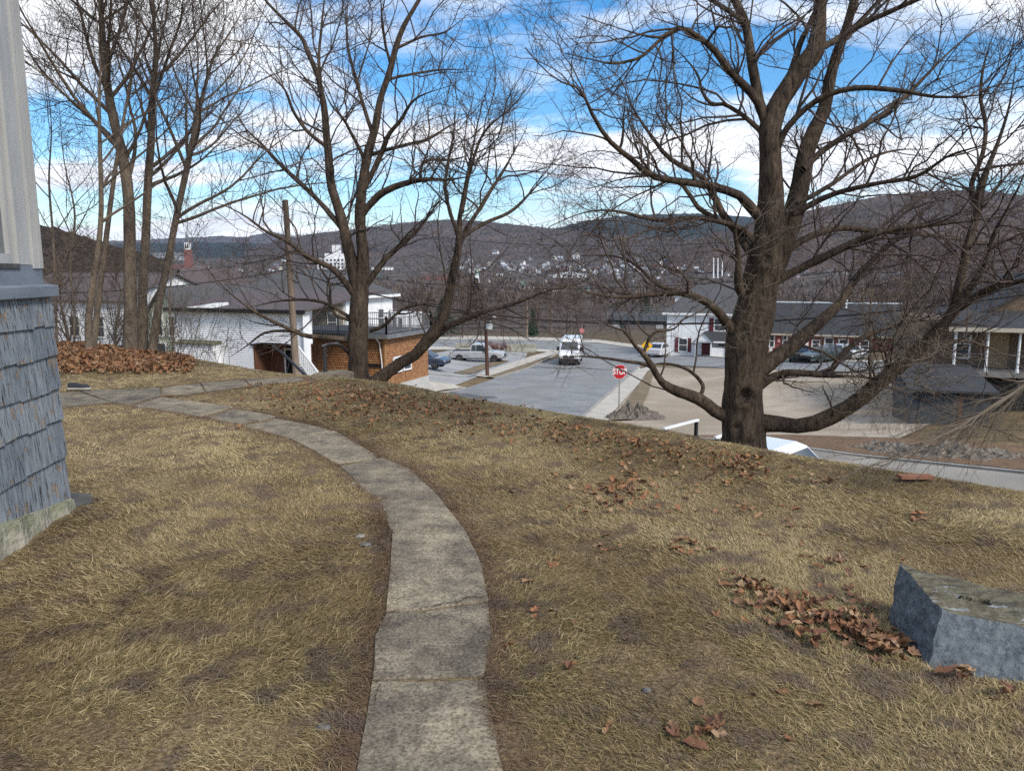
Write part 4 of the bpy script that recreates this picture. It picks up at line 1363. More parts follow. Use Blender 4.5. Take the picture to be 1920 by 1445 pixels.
def rough_tube(pl, rd, sides, amp, freq, seed, knots=(), fine=0.0):
    v, q_ = tubes(pl[None], rd[None], sides)
    P_ = len(pl)
    out_ = v.reshape(P_, sides, 3).copy()
    for i in range(P_):
        for k in range(sides):
            d = out_[i, k] - pl[i]
            p = Vector(out_[i, k]) * freq
            n1_ = mnoise.fractal(Vector((p.x, p.y, p.z * 0.35)) + Vector((seed, 0, 0)), 0.9, 2.1, 4)
            n2_ = mnoise.noise(Vector(out_[i, k]) * 2.3 + Vector((0, seed, 0)))
            s_ = 1 + amp * n1_ + amp * 1.2 * n2_
            if fine:
                w_ = Vector(out_[i, k])
                s_ += fine * (1 - 2.2 * abs(mnoise.noise(Vector((w_.x * 24, w_.y * 24, w_.z * 5)) + Vector((seed, 3, 0)))))
            ln_ = np.linalg.norm(d)
            for (c_, r_, dp) in knots:
                e_ = (Vector(out_[i, k]) - c_).length
                if e_ < r_ * 3:
                    s_ += (-dp * math.exp(-(e_ / r_) ** 2) + 0.4 * dp * math.exp(-((e_ - 1.35 * r_) / (0.5 * r_)) ** 2)) / ln_
            out_[i, k] = pl[i] + d * s_
    return out_.reshape(-1, 3), q_

def trunk_obj(name, px, y0, m, parent, dy1=0.0, n_=60, sides=36, amp=0.09, freq=7.0, seed=1, dy0=0.0, knots=(), fine=0.03):
    pl, rd = limb3d(px, y0, dy0, dy1, n_, taper=False, wf=0.89)
    v, q_ = rough_tube(pl, rd, sides, amp, freq, seed, knots, fine)
    return np_obj(name, v, [q_], m, parent=parent, base=parent['_base'], smooth=True), pl, rd

def full_tree(name, label, y0, trunks, limbs, seed, bark, twig, crown_kw, sides_t=36, limb_dy=1.6, trunk_kw={}, group=None):
    R = np.random.default_rng(seed)
    u, v, _ = trunks[0][0]
    b = P(u, v, y0); b.z = Hs(b.x, b.y)
    root = thing(name, b, label, 'tree', group)
    LS, RS, DN = [], [], []
    for i, tp in enumerate(trunks):
        o, pl, rd = trunk_obj('trunk' if i == 0 else 'stem', tp, y0, bark, root, dy1=0.0 if i == 0 else R.uniform(-0.6, 0.8), seed=seed + i, sides=sides_t if i == 0 else 20, n_=(150 if i == 0 else 50), **trunk_kw)
        if i > 0:
            c = catmull(np.c_[pl, rd], 22); LS.append(c[:, :3]); RS.append(c[:, 3]); DN.append(1.0)
    for i, lp in enumerate(limbs):
        dy1 = lp[0]; lp = lp[1]
        pl, rd = limb3d(lp, y0, 0.0, dy1, 22, wob=0.10, seed=seed * 100 + i)
        rd = rd.copy(); rd[0] *= 1.12
        big = rd[0] > 0.05
        v, q_ = rough_tube(pl, rd, 16 if big else 8, 0.10 if big else 0.06, 9.0, seed + i * 3)
        np_obj('limb', v, [q_], bark, parent=root, base=b, smooth=True)
        LS.append(pl); RS.append(rd)
        DN.append(0.35 if (np.mean([q[1] for q in lp]) > 590 and np.mean([q[0] for q in lp]) < 1340) else 1.0)
    v, q_ = crown(LS, RS, R, dens=DN, **crown_kw)
    np_obj('crown', v, q_, twig, parent=root, base=b)
    return root, LS, RS

# ---- the big maple on the right, at the brow
RT = 8.05
t_trunk = [(1394, 885, 132), (1394, 848, 108), (1394, 820, 92), (1392, 760, 82), (1396, 700, 80), (1403, 640, 86), (1412, 600, 82), (1421, 560, 74), (1432, 500, 70), (1440, 450, 63), (1444, 400, 53), (1446, 350, 46),
           (1444, 290, 42), (1444, 240, 43), (1458, 198, 40), (1478, 165, 38), (1505, 125, 36), (1528, 95, 36), (1535, 50, 29), (1538, 0, 24), (1545, -100, 18), (1560, -220, 11), (1570, -330, 6)]
t_stem2 = [(1432, 560, 40), (1450, 510, 44), (1468, 460, 44), (1485, 410, 42), (1500, 350, 37), (1512, 285, 33), (1530, 240, 29), (1546, 200, 26), (1562, 125, 20), (1585, 58, 18), (1602, 0, 16), (1625, -90, 12), (1660, -200, 7)]
t_stem3 = [(1446, 262, 20), (1438, 225, 24), (1424, 195, 22), (1412, 130, 19), (1405, 85, 18), (1396, 40, 17), (1378, 0, 15), (1350, -70, 11), (1320, -160, 6)]
lim_r = [
    (-1.3, [(1450, 305, 24), (1472, 245, 22), (1515, 200, 20), (1560, 175, 19), (1620, 165, 17), (1700, 172, 15), (1760, 182, 12), (1840, 178, 10), (1930, 160, 7)]),
    (1.0, [(1505, 318, 24), (1540, 285, 21), (1590, 252, 18), (1650, 218, 16), (1700, 178, 14), (1750, 128, 10), (1800, 80, 8), (1870, 30, 6)]),
    (-0.8, [(1585, 62, 20), (1640, 35, 18), (1700, 8, 16), (1780, -25, 12), (1860, -50, 8)]),
    (1.2, [(1525, 98, 26), (1590, 60, 17), (1640, 10, 13), (1690, -50, 9)]),
    (0.8, [(1470, 178, 24), (1500, 85, 18), (1520, 40, 15), (1545, -20, 11), (1560, -90, 7)]),
    (-1.5, [(1488, 402, 22), (1560, 365, 17), (1640, 345, 15), (1720, 330, 13), (1780, 292, 11), (1850, 270, 9), (1930, 235, 7)]),
    (0.8, [(1494, 382, 18), (1560, 345, 14), (1625, 300, 11), (1680, 282, 8), (1740, 280, 6)]),
    (1.2, [(1465, 480, 28), (1496, 456, 24), (1540, 435, 22), (1583, 427, 20), (1642, 433, 18), (1740, 440, 14), (1800, 450, 10), (1870, 455, 7)]),
    (-0.9, [(1440, 535, 36), (1500, 505, 28), (1540, 485, 26), (1598, 456, 24), (1656, 433, 21), (1758, 421, 17), (1830, 413, 12), (1910, 400, 8)]),
    (0.9, [(1405, 712, 62), (1445, 678, 54), (1496, 640, 48), (1540, 600, 40), (1577, 564, 27), (1612, 514, 24), (1670, 453, 18), (1725, 400, 10), (1770, 372, 6)]),
    (-0.5, [(1400, 745, 40), (1440, 712, 30), (1475, 699, 24), (1510, 700, 22), (1555, 704, 18), (1620, 707, 13), (1680, 712, 8)]),
    (0.4, [(1550, 703, 20), (1565, 685, 22), (1583, 660, 20), (1621, 631, 18), (1670, 613, 15), (1730, 600, 10), (1800, 610, 6)]),
    (-1.2, [(1396, 795, 70), (1445, 794, 62), (1490, 797, 54), (1535, 792, 54), (1590, 765, 52), (1650, 715, 50), (1710, 668, 47), (1765, 612, 41), (1805, 560, 34), (1840, 505, 28), (1862, 440, 25), (1890, 390, 21), (1925, 320, 18)]),
    (-0.2, [(1785, 592, 34), (1800, 530, 30), (1812, 470, 28), (1832, 400, 26), (1840, 350, 24), (1862, 290, 18), (1890, 210, 14), (1905, 120, 8)]),
    (0.5, [(1834, 400, 22), (1822, 345, 17), (1842, 290, 15), (1848, 235, 13), (1838, 180, 11), (1848, 110, 9), (1875, 30, 6)]),
    (-1.8, [(1800, 575, 28), (1850, 545, 24), (1900, 530, 20), (1980, 520, 14)]),
    (0.6, [(1700, 672, 22), (1740, 668, 16), (1790, 640, 12), (1850, 650, 9), (1920, 690, 6)]),
    (-1.0, [(1436, 235, 26), (1416, 185, 27), (1390, 157, 25), (1361, 125, 23), (1344, 99, 21), (1309, 70, 18), (1274, 52, 15), (1239, 70, 12), (1201, 65, 10), (1150, 50, 7), (1090, 30, 5)]),
    (-1.4, [(1275, 53, 13), (1235, 78, 12), (1200, 108, 10), (1150, 119, 9), (1110, 112, 7), (1060, 100, 5)]),
    (0.8, [(1395, 42, 18), (1350, 10, 15), (1300, -20, 12), (1230, -50, 9), (1150, -70, 6)]),
    (0.5, [(1442, 262, 20), (1400, 222, 16), (1380, 208, 14), (1355, 195, 13), (1335, 195, 12), (1318, 175, 11), (1308, 140, 10), (1285, 110, 8), (1255, 80, 6)]),
    (-1.6, [(1440, 425, 38), (1400, 380, 31), (1380, 363, 29), (1320, 347, 26), (1280, 341, 24), (1225, 331, 22), (1190, 303, 20), (1160, 280, 18), (1134, 253, 17), (1105, 204, 15), (1088, 169, 13), (1047, 151, 11), (1015, 125, 9), (985, 90, 6)]),
    (0.9, [(1428, 500, 34), (1385, 440, 26), (1357, 405, 23), (1338, 365, 21), (1315, 330, 19), (1285, 316, 17), (1250, 292, 15), (1222, 256, 13), (1200, 225, 11), (1180, 190, 9), (1165, 150, 7), (1130, 120, 5)]),
    (-0.6, [(1432, 475, 26), (1395, 432, 20), (1350, 415, 18), (1300, 409, 16), (1230, 412, 14), (1150, 395, 11), (1090, 400, 8), (1030, 425, 6)]),
    (0.7, [(1345, 412, 18), (1310, 390, 16), (1290, 360, 14), (1275, 345, 12), (1230, 330, 9), (1170, 335, 7), (1100, 355, 5)]),
    (-1.1, [(1406, 650, 44), (1369, 610, 36), (1343, 581, 27), (1322, 566, 25), (1290, 552, 22), (1238, 550, 19), (1185, 556, 16), (1138, 555, 13), (1080, 542, 10), (1030, 530, 7)]),
    (0.6, [(1290, 552, 18), (1248, 540, 15), (1222, 525, 12), (1190, 495, 10), (1150, 480, 8), (1090, 480, 6)]),
    (-0.9, [(1392, 795, 60), (1351, 775, 46), (1309, 749, 41), (1264, 731, 35), (1238, 713, 24), (1222, 684, 21), (1206, 663, 18), (1190, 647, 15), (1172, 622, 12), (1148, 613, 11), (1114, 604, 9), (1075, 608, 6)]),
    (0.3, [(1306, 750, 18), (1316, 735, 15), (1317, 720, 14), (1300, 700, 12), (1275, 687, 11), (1240, 681, 9), (1200, 690, 6)]),
    (-0.7, [(1235, 705, 14), (1215, 685, 13), (1180, 678, 11), (1130, 671, 9), (1085, 668, 7), (1030, 672, 4)]),
    (0.6, [(1206, 662, 12), (1225, 625, 10), (1265, 615, 7), (1300, 575, 5)]),
    (-0.5, [(1412, 585, 34), (1386, 535, 28), (1384, 480, 20), (1378, 430, 16), (1392, 380, 10)]),
]
big, LS, RS = full_tree('maple_tree', 'huge gnarled bare maple with a low sweeping limb at the brow of the lawn', RT, [t_trunk, t_stem2, t_stem3], lim_r, 21, m_bark, m_twig,
          dict(per_m=5.8, l1=(0.5, 1.8), l2=(0.2, 0.65), l3=(0.08, 0.26), n2=8, n3=6, n4=1, rmin=0.0019, up=0.02, wig=0.25, r1max=0.017), sides_t=64, trunk_kw=dict(amp=0.075, knots=[(P(u_, v_, 7.83), r_, d_) for u_, v_, r_, d_ in ((1398, 742, 0.07, 0.10), (1378, 802, 0.06, 0.07), (1412, 560, 0.06, 0.07), (1436, 486, 0.07, 0.09), (1384, 690, 0.04, 0.04), (1425, 640, 0.04, 0.05), (1446, 410, 0.05, 0.06), (1402, 830, 0.05, 0.05), (1376, 760, 0.04, 0.05))]))
# hollows and scars
def scar(u, v, y, ru, rv, parent):
    c = P(u, v, y); mb = MB(); n_ = 16; vs_ = []
    for i in range(n_):
        a = 2 * math.pi * i / n_
        k = 1 + 0.3 * mnoise.noise(Vector((math.cos(a) * 2 + u, math.sin(a) * 2, 0)))
        vs_.append(c + Vector((ru * math.cos(a) * k, 0.02 * math.sin(a * 3), rv * math.sin(a) * k)))
    vs_.append(c + Vector((0, 0.10, 0)))
    mb.add(vs_, [(i, (i + 1) % n_, n_) for i in range(n_)])
    return mb.build('hollow', m_scar, parent)
# whiskery epicormic shoots on the trunk and the low pale broken branch
def shoots(parent, spots, seed, m, ln=(0.15, 0.5), per=14, r=0.0035, wig=0.3, up=0.02):
    R = np.random.default_rng(seed)
    S = []; D = []
    for (u, v, y) in spots:
        p = P(u, v, y)
        for _ in range(per):
            S.append((p.x + R.normal(0, 0.16), p.y + R.normal(0, 0.05), p.z + R.normal(0, 0.16)))
            D.append((R.normal(0, 1), -0.6 + R.normal(0, 0.5), R.normal(0.2, 0.7)))
    S = np.array(S); D = np.array(D); n_ = len(S)
    pl, rd = grow(S, D, R.uniform(*ln, n_), np.full(n_, r), 7, wig, up, 0.4, R)
    V1, Q1 = tubes(pl, rd, 3)
    s, d, rp_, t, par = spawn(pl, rd, np.full(n_, 3), 0.3, 1, 25, 60, R)
    p2, q2 = grow(s, d, R.uniform(0.06, 0.2, len(s)), np.full(len(s), r * 0.6), 4, wig, up, 0.5, R)
    V2, Q2 = tubes(p2, q2, 3)
    np_obj('twig_sprays', np.concatenate([V1, V2]), [np.concatenate([Q1, Q2 + len(V1)])], m, parent=parent, base=parent['_base'])
shoots(big, [(1410, 580, 7.85), (1430, 500, 7.85), (1440, 440, 7.8), (1420, 640, 7.85), (1400, 540, 7.9), (1490, 540, 7.9), (1450, 400, 7.85), (1470, 120, 7.9), (1510, 60, 7.9), (1380, 620, 7.9)], 5, m_twig_b, per=9)
shoots(big, [(1640, 705, 7.2), (1700, 690, 7.0), (1660, 740, 7.1), (1740, 640, 7.0), (1600, 720, 7.3), (1690, 600, 7.2), (1740, 720, 7.0)], 6, m_twig_b, per=16, ln=(0.25, 0.8), r=0.0045, wig=0.35)
# drooping branch reaching in from the right, its twigs sweeping down to the lawn
R = np.random.default_rng(77)
lp, lr = limb3d([(2040, 640, 16), (1980, 680, 15), (1920, 722, 13), (1850, 770, 12), (1790, 805, 10), (1720, 840, 8), (1660, 865, 6), (1600, 880, 4)], 5.9, 0.3, -0.1, 22, wob=0.3, seed=3)
v1, q1 = tubes(lp[None], lr[None], 8)
np_obj('drooping_branch', v1, [q1], m_twig_b, parent=big, base=big['_base'], smooth=True)
s, d, rp_, t, par = spawn(lp[None], lr[None], np.array([46]), 0.15, 1.0, 8, 38, R, (0, 0, -0.5))
pA, rA = grow(s, d, R.uniform(0.4, 1.0, len(s)), np.minimum(rp_ * 0.5, 0.006), 9, 0.10, -0.02, 0.3, R)
s, d, rp_, t, par = spawn(pA, rA, np.full(len(pA), 4), 0.2, 1.0, 15, 50, R)
pB, rB = grow(s, d, R.uniform(0.1, 0.4, len(s)), np.maximum(rp_ * 0.6, 0.0018), 5, 0.15, -0.01, 0.5, R)
va, qa = tubes(pA, rA, 4); vb, qb = tubes(pB, rB, 3)
np_obj('twig_sprays', np.concatenate([va, vb]), [np.concatenate([qa, qb + len(va)])], m_twig_b, parent=big, base=big['_base'])

# ---- the middle tree by the steps
CT = 12.9
t_trunk = [(676, 748, 66), (675, 722, 50), (672, 700, 44), (672, 640, 39), (673, 590, 39), (675, 554, 36), (678, 515, 30), (680, 470, 24), (675, 408, 21), (681, 335, 19), (693, 277, 17), (704, 239, 15), (713, 187, 13),
           (731, 134, 12), (742, 90, 11), (757, 50, 9), (777, 15, 8), (800, -25, 6), (830, -80, 4)]
t_stem = [(673, 570, 26), (664, 520, 26), (652, 460, 23), (641, 412, 20), (622, 350, 17), (614, 277, 14), (608, 204, 13), (600, 163, 11), (594, 137, 10), (576, 96, 9), (565, 70, 8), (530, 35, 6), (497, 0, 5), (470, -40, 4)]
lim_c = [
    (-1.0, [(684, 735, 62), (722, 703, 48), (752, 680, 42), (782, 660, 40), (815, 622, 37), (835, 582, 33), (847, 532, 31), (857, 482, 27), (861, 440, 22), (864, 400, 17), (876, 330, 13), (890, 262, 11), (903, 200, 9), (925, 130, 6)]),
    (0.6, [(855, 470, 18), (875, 430, 15), (900, 390, 13), (930, 342, 11), (960, 292, 9), (988, 240, 6)]),
    (0.8, [(858, 440, 14), (843, 395, 12), (835, 355, 11), (841, 300, 9), (852, 235, 7), (848, 170, 5)]),
    (-0.8, [(866, 400, 12), (882, 320, 10), (908, 248, 8), (960, 200, 7), (1005, 145, 5)]),
    (0.9, [(860, 450, 14), (905, 420, 12), (960, 395, 10), (1010, 345, 7), (1050, 310, 5)]),
    (-1.2, [(795, 650, 26), (830, 618, 23), (860, 602, 20), (900, 586, 17), (960, 571, 13), (1020, 547, 10), (1090, 530, 7), (1130, 500, 5)]),
    (0.8, [(676, 548, 24), (714, 497, 20), (734, 475, 18), (774, 440, 15), (794, 417, 13), (818, 385, 10), (845, 360, 6)]),
    (-0.8, [(680, 360, 18), (713, 292, 17), (728, 254, 15), (751, 227, 12), (772, 192, 10), (800, 175, 8), (850, 160, 5)]),
    (0.5, [(694, 290, 14), (760, 272, 11), (800, 262, 10), (840, 238, 8), (880, 215, 6)]),
    (-0.9, [(676, 405, 24), (705, 372, 23), (730, 355, 21), (765, 342, 18), (800, 337, 15), (850, 336, 11), (910, 325, 7)]),
    (0.7, [(788, 338, 11), (790, 312, 10), (808, 300, 9), (850, 299, 7), (900, 285, 5)]),
    (-1.3, [(668, 560, 24), (656, 542, 23), (624, 504, 21), (594, 490, 18), (574, 480, 17), (539, 452, 14), (500, 435, 12), (467, 410, 10), (425, 387, 8), (380, 375, 5)]),
    (-0.9, [(670, 640, 22), (624, 634, 20), (574, 629, 16), (549, 619, 14), (500, 597, 11), (467, 577, 9), (425, 544, 7), (385, 500, 5)]),
    (0.8, [(560, 622, 12), (530, 620, 10), (495, 625, 8), (460, 650, 6), (430, 670, 4)]),
    (0.6, [(664, 600, 14), (640, 585, 12), (615, 570, 11), (575, 562, 9), (520, 565, 7), (450, 580, 5)]),
    (0.7, [(655, 600, 12), (630, 590, 11), (620, 570, 10), (617, 530, 9), (600, 500, 7), (590, 440, 5)]),
    (1.0, [(643, 430, 18), (605, 385, 16), (565, 345, 14), (525, 308, 12), (490, 270, 10), (460, 240, 8), (430, 190, 5)]),
    (-0.8, [(612, 275, 13), (575, 245, 11), (548, 205, 10), (535, 170, 8), (505, 140, 6), (470, 110, 4)]),
    (0.9, [(700, 255, 14), (682, 200, 12), (664, 135, 10), (652, 90, 9), (650, 40, 7), (655, -20, 5)]),
    (-0.5, [(684, 300, 13), (665, 262, 11), (645, 225, 9), (620, 195, 8), (600, 150, 5)]),
    (0.8, [(601, 162, 12), (598, 110, 10), (602, 60, 8), (608, 0, 6), (615, -60, 4)]),
    (-0.6, [(734, 128, 10), (722, 80, 9), (716, 30, 7), (712, -30, 5)]),
    (0.4, [(745, 90, 10), (790, 70, 8), (835, 60, 6), (880, 25, 4)]),
    (0.8, [(722, 150, 10), (770, 140, 8), (820, 132, 7), (880, 130, 5)]),
    (-0.6, [(694, 620, 14), (720, 610, 12), (755, 580, 10), (800, 570, 8), (850, 575, 5)]),
]
mid, LS2, RS2 = full_tree('maple_tree', 'forked bare tree beside the black handrail with a low limb rising right', CT, [t_trunk, t_stem], lim_c, 33, m_bark, m_twig,
          dict(per_m=4.5, l1=(0.7, 2.3), l2=(0.3, 0.95), l3=(0.12, 0.4), n2=8, n3=6, rmin=0.0026, up=0.03, wig=0.22, r1max=0.02))

# ---- slim trees on the leaf bank at the left
LT = 15.6
def slim(label, px, y0, seed, n_limb, spread=1.0, per_m=3.1, bark=m_bark2, nside=18, lo=0.35, wf=0.52):
    R = np.random.default_rng(seed)
    u, v, _ = px[0]
    b = P(u, v, y0); b.z = Hs(b.x, b.y) - 0.05
    root = thing('slim_tree', b, label, 'tree', 'slim bare trees on the leaf bank')
    pl, rd = limb3d(px, y0, 0, R.uniform(-0.5, 0.5), 46, wf=wf)
    v_, q_ = rough_tube(pl, rd, nside, 0.05, 6.0, seed)
    np_obj('trunk', v_, [q_], bark, parent=root, base=b, smooth=True)
    s, d, rp_, t, par = spawn(pl[None], rd[None], np.array([n_limb]), lo, 0.98, 32, 62, R, (0, 0, 0.3))
    ln = R.uniform(2.0, 4.6, n_limb) * spread * (1.15 - 0.5 * t)
    lb, lr_ = grow(s, d, ln, np.minimum(rp_ * 0.6, 0.045), 22, 0.055, 0.022, 0.14, R)
    vv, qq = tubes(lb, np.maximum(lr_, 0.006), 6)
    np_obj('limb', vv, [qq], bark, parent=root, base=b, smooth=True)
    vc, qc = crown(list(lb), list(lr_), R, per_m=per_m, l1=(0.8, 2.2), l2=(0.35, 1.0), l3=(0.15, 0.45), n2=6, n3=5, rmin=0.0030, up=0.035, wig=0.13, r1max=0.014)
    np_obj('crown', vc, qc, m_twig, parent=root, base=b)
    return root
slim('thickest slim trunk of the left group, leaning left as it rises', [(243, 672, 46), (245, 600, 37), (244, 520, 34), (243, 440, 32), (241, 370, 31), (235, 320, 29), (225, 270, 27), (212, 220, 25), (200, 150, 23), (193, 80, 21), (188, 0, 19), (182, -90, 16), (175, -220, 8)], LT, 41, 24, wf=0.64)
slim('straight upright trunk just right of the thickest one in the left group', [(268, 672, 42), (267, 580, 33), (270, 500, 30), (274, 430, 28), (277, 350, 27), (283, 270, 25), (285, 190, 23), (292, 110, 20), (288, 30, 17), (286, -60, 14), (290, -190, 7)], LT + 0.5, 42, 24)
slim('trunk leaning right beside the white house, rightmost of the left group', [(284, 672, 34), (298, 570, 26), (315, 490, 24), (330, 410, 22), (345, 340, 21), (360, 270, 19), (375, 200, 16), (388, 150, 14), (400, 110, 12), (425, 70, 10), (455, 20, 7), (485, -50, 5)], LT + 0.2, 43, 22)
slim('left stem of the slender twin trunks nearest the grey house', [(168, 668, 30), (166, 600, 24), (176, 520, 22), (186, 450, 18), (190, 380, 16), (188, 300, 14), (186, 200, 12), (188, 110, 10), (178, 10, 8), (170, -80, 5)], LT - 0.6, 44, 18)
slim('right stem of the slender twin trunks nearest the grey house', [(174, 662, 24), (185, 560, 20), (195, 480, 18), (205, 400, 17), (213, 340, 15), (222, 280, 13), (236, 200, 11), (250, 120, 10), (262, 30, 8), (270, -60, 5)], LT - 0.3, 45, 16)
slim('very thin sapling close to the corner of the grey house', [(107, 660, 10), (104, 560, 9), (100, 450, 8), (92, 340, 7), (96, 230, 6), (80, 100, 5)], LT + 1.2, 46, 8, spread=0.6, nside=8)
slim('thin crooked sapling between the grey house and the twin trunks', [(138, 664, 9), (140, 590, 8), (132, 500, 8), (140, 400, 7), (120, 300, 6), (110, 190, 5)], LT + 0.9, 47, 9, spread=0.6, nside=8)
slim('thin bare sapling in front of the white clapboard wall', [(332, 690, 9), (322, 620, 8), (318, 560, 7), (325, 480, 6), (318, 420, 4)], LT - 0.4, 48, 8, spread=0.45, nside=8)

def thicket(name, label, spots, seed, m, hgt, per, spread, r=0.006):
    R = np.random.default_rng(seed)
    S = []; D = []; Ln = []
    for (x, y) in spots:
        for _ in range(per):
            xx = x + R.normal(0, spread); yy = y + R.normal(0, spread)
            S.append((xx, yy, Hs(xx, yy) - 0.05)); D.append((R.normal(0, 0.28), R.normal(0, 0.28), 1)); Ln.append(R.uniform(*hgt))
    S = np.array(S); D = np.array(D); Ln = np.array(Ln); n_ = len(S)
    pl, rd = grow(S, D, Ln, np.full(n_, r), 9, 0.10, 0.0, 0.35, R)
    V1, Q1 = tubes(pl, rd, 3)
    s, d, rp_, t, par = spawn(pl, rd, np.full(n_, 6), 0.2, 1, 20, 60, R)
    p2, q2 = grow(s, d, R.uniform(0.15, 0.6, len(s)) * Ln[par] * 0.6, np.full(len(s), r * 0.55), 5, 0.15, 0.02, 0.5, R)
    V2, Q2 = tubes(p2, q2, 3)
    s, d, rp_, t, par = spawn(p2, q2, np.full(len(p2), 3), 0.2, 1, 20, 60, R)
    p3, q3 = grow(s, d, R.uniform(0.08, 0.3, len(s)), np.full(len(s), r * 0.4), 3, 0.15, 0.02, 0.5, R)
    V3, Q3 = tubes(p3, q3, 3)
    b = (spots[0][0], spots[0][1], Hs(*spots[0]))
    o = np_obj(name, np.concatenate([V1, V2, V3]), [np.concatenate([Q1, Q2 + len(V1), Q3 + len(V1) + len(V2)])], m, base=b)
    o['kind'] = 'stuff'
    return tag(o, label, 'brush')
thicket('undergrowth', 'tangle of thin bare shoots growing round the slim trunks at the left', [(-10.5, 17.2), (-9.2, 17.2), (-8.3, 16.6), (-11.5, 17.8), (-7.6, 16.2), (-6.9, 15.6), (-10, 18.5)], 51, m_twig_b, (0.8, 2.6), 26, 0.45)
thicket('undergrowth', 'low brown brush on the slope below the porch house at the right', [(17, 27), (19, 26), (21, 25.5), (18, 30), (15.5, 29), (16, 31), (19, 29), (21.5, 28)], 52, m_twig_b, (0.6, 2.0), 26, 0.9)

# ================================================================== BUILDINGS
m_white = mat('white_siding', (0.78, 0.78, 0.78), (0.70, 0.70, 0.70), scale=1.2, rough=0.6, stretch=(1, 1, 0.4))
m_white2 = mat('white_trim', (0.74, 0.74, 0.73), (0.66, 0.66, 0.65), scale=4, rough=0.5)
m_cream = mat('tan_trim_shaded_front', (0.42, 0.37, 0.30), (0.35, 0.31, 0.25), scale=1.2, rough=0.7)  # tan fascias, and the painted-in shade of the clapboard house front
m_pgreen = mat('pale_green_siding', (0.52, 0.56, 0.44), (0.45, 0.49, 0.38), scale=1.2, rough=0.7)
m_roofg = mat('grey_asphalt_shingle', (0.060, 0.060, 0.064), (0.10, 0.10, 0.104), scale=6, rough=0.95, stretch=(1, 1, 5), c3=(0.075, 0.072, 0.07), s3=0.6)
m_roofd = mat('dark_asphalt_shingle', (0.030, 0.032, 0.036), (0.055, 0.057, 0.062), scale=6, rough=0.95, stretch=(1, 1, 5))
m_roofm = mat('maroon_shingle', (0.07, 0.055, 0.055), (0.11, 0.088, 0.086), scale=6, rough=0.95, stretch=(1, 1, 5))
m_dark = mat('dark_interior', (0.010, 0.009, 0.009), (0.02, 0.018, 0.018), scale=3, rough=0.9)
m_brownw = mat('brown_boards', (0.10, 0.042, 0.026), (0.16, 0.075, 0.045), scale=3, rough=0.8, stretch=(8, 8, 0.5))
m_maroon = mat('maroon_paint', (0.13, 0.025, 0.03), (0.10, 0.02, 0.025), scale=5, rough=0.6)
m_glassd = glass('dark_window_glass', (0.035, 0.042, 0.05))
m_conc2 = mat('plain_concrete', (0.38, 0.37, 0.35), (0.47, 0.46, 0.43), scale=2, rough=0.9)
m_grey = mat('grey_steel', (0.13, 0.135, 0.14), (0.2, 0.205, 0.21), scale=2, rough=0.6, metal=0.2)

class Fr:
    """building frame: a along E1, b along E2 (away), z up, metres from a corner"""
    def __init__(s, o, ang=0.0):
        s.o = Vector(o)
        r = Matrix.Rotation(ang, 3, 'Z')
        s.a = r @ E1; s.b = r @ E2
    def __call__(s, a, b, z):
        return s.o + s.a * a + s.b * b + UP * z

def box(mb, f, a0, a1, b0, b1, z0, z1):
    mb.box(f(a0, b0, z0), f.a * (a1 - a0), f.b * (b1 - b0), UP * (z1 - z0))
    return mb

def siding(f, a0, a1, b, z0, z1, ex, mb=None, axis='a', lap=0.03):
    """lapped boards on the face b=const (axis a, facing -b) or a=const (axis b, facing +a)"""
    mb = mb or MB()
    z = z0
    while z < z1 - 1e-3:
        zt = min(z + ex, z1)
        if axis == 'a':
            q_ = [f(a0, b - lap, z), f(a1, b - lap, z), f(a1, b, zt), f(a0, b, zt), f(a0, b, z), f(a1, b, z)]
        else:
            q_ = [f(b + lap, a0, z), f(b + lap, a1, z), f(b, a1, zt), f(b, a0, zt), f(b, a0, z), f(b, a1, z)]
        mb.add(q_, [(0, 1, 2, 3), (4, 5, 1, 0)])
        z = zt
    return mb

def window(f, parent, a0, a1, z0, z1, b=0.0, fw=0.09, m=None, shutters=None, mid=True, side=False, glassm=None):
    m = m or m_white2
    g_ = (lambda a, bb, z: f(bb * -1 + b * 1, a, z)) if side else (lambda a, bb, z: f(a, b + bb, z))
    def bx(mb, a_0, a_1, d0, d1, z_0, z_1):
        p = [g_(a_0, d0, z_0), g_(a_1, d0, z_0), g_(a_1, d1, z_0), g_(a_0, d1, z_0), g_(a_0, d0, z_1), g_(a_1, d0, z_1), g_(a_1, d1, z_1), g_(a_0, d1, z_1)]
        mb.hexa(p)
    mb = MB()
    bx(mb, a0 - fw, a0, -0.07, 0.02, z0 - fw, z1 + fw); bx(mb, a1, a1 + fw, -0.07, 0.02, z0 - fw, z1 + fw)
    bx(mb, a0, a1, -0.07, 0.02, z1, z1 + fw); bx(mb, a0, a1, -0.09, 0.02, z0 - fw, z0)
    if mid:
        bx(mb, a0, a1, -0.05, 0.0, (z0 + z1) / 2 - 0.03, (z0 + z1) / 2 + 0.03)
    w_ = mb.build('window', m, parent)
    mb = MB(); bx(mb, a0, a1, -0.035, 0.01, z0, z1); mb.build('pane', glassm or m_glassd, w_)
    if shutters:
        sw = (a1 - a0) * 0.45
        for s0 in (a0 - fw - sw, a1 + fw):
            mb = MB(); bx(mb, s0, s0 + sw, -0.06, 0.0, z0 - fw, z1 + fw)
            k = z0
            while k < z1:
                bx(mb, s0 + 0.04, s0 + sw - 0.04, -0.075, -0.06, k, k + 0.05); k += 0.11
            mb.build('shutter', shutters, parent)
    return w_

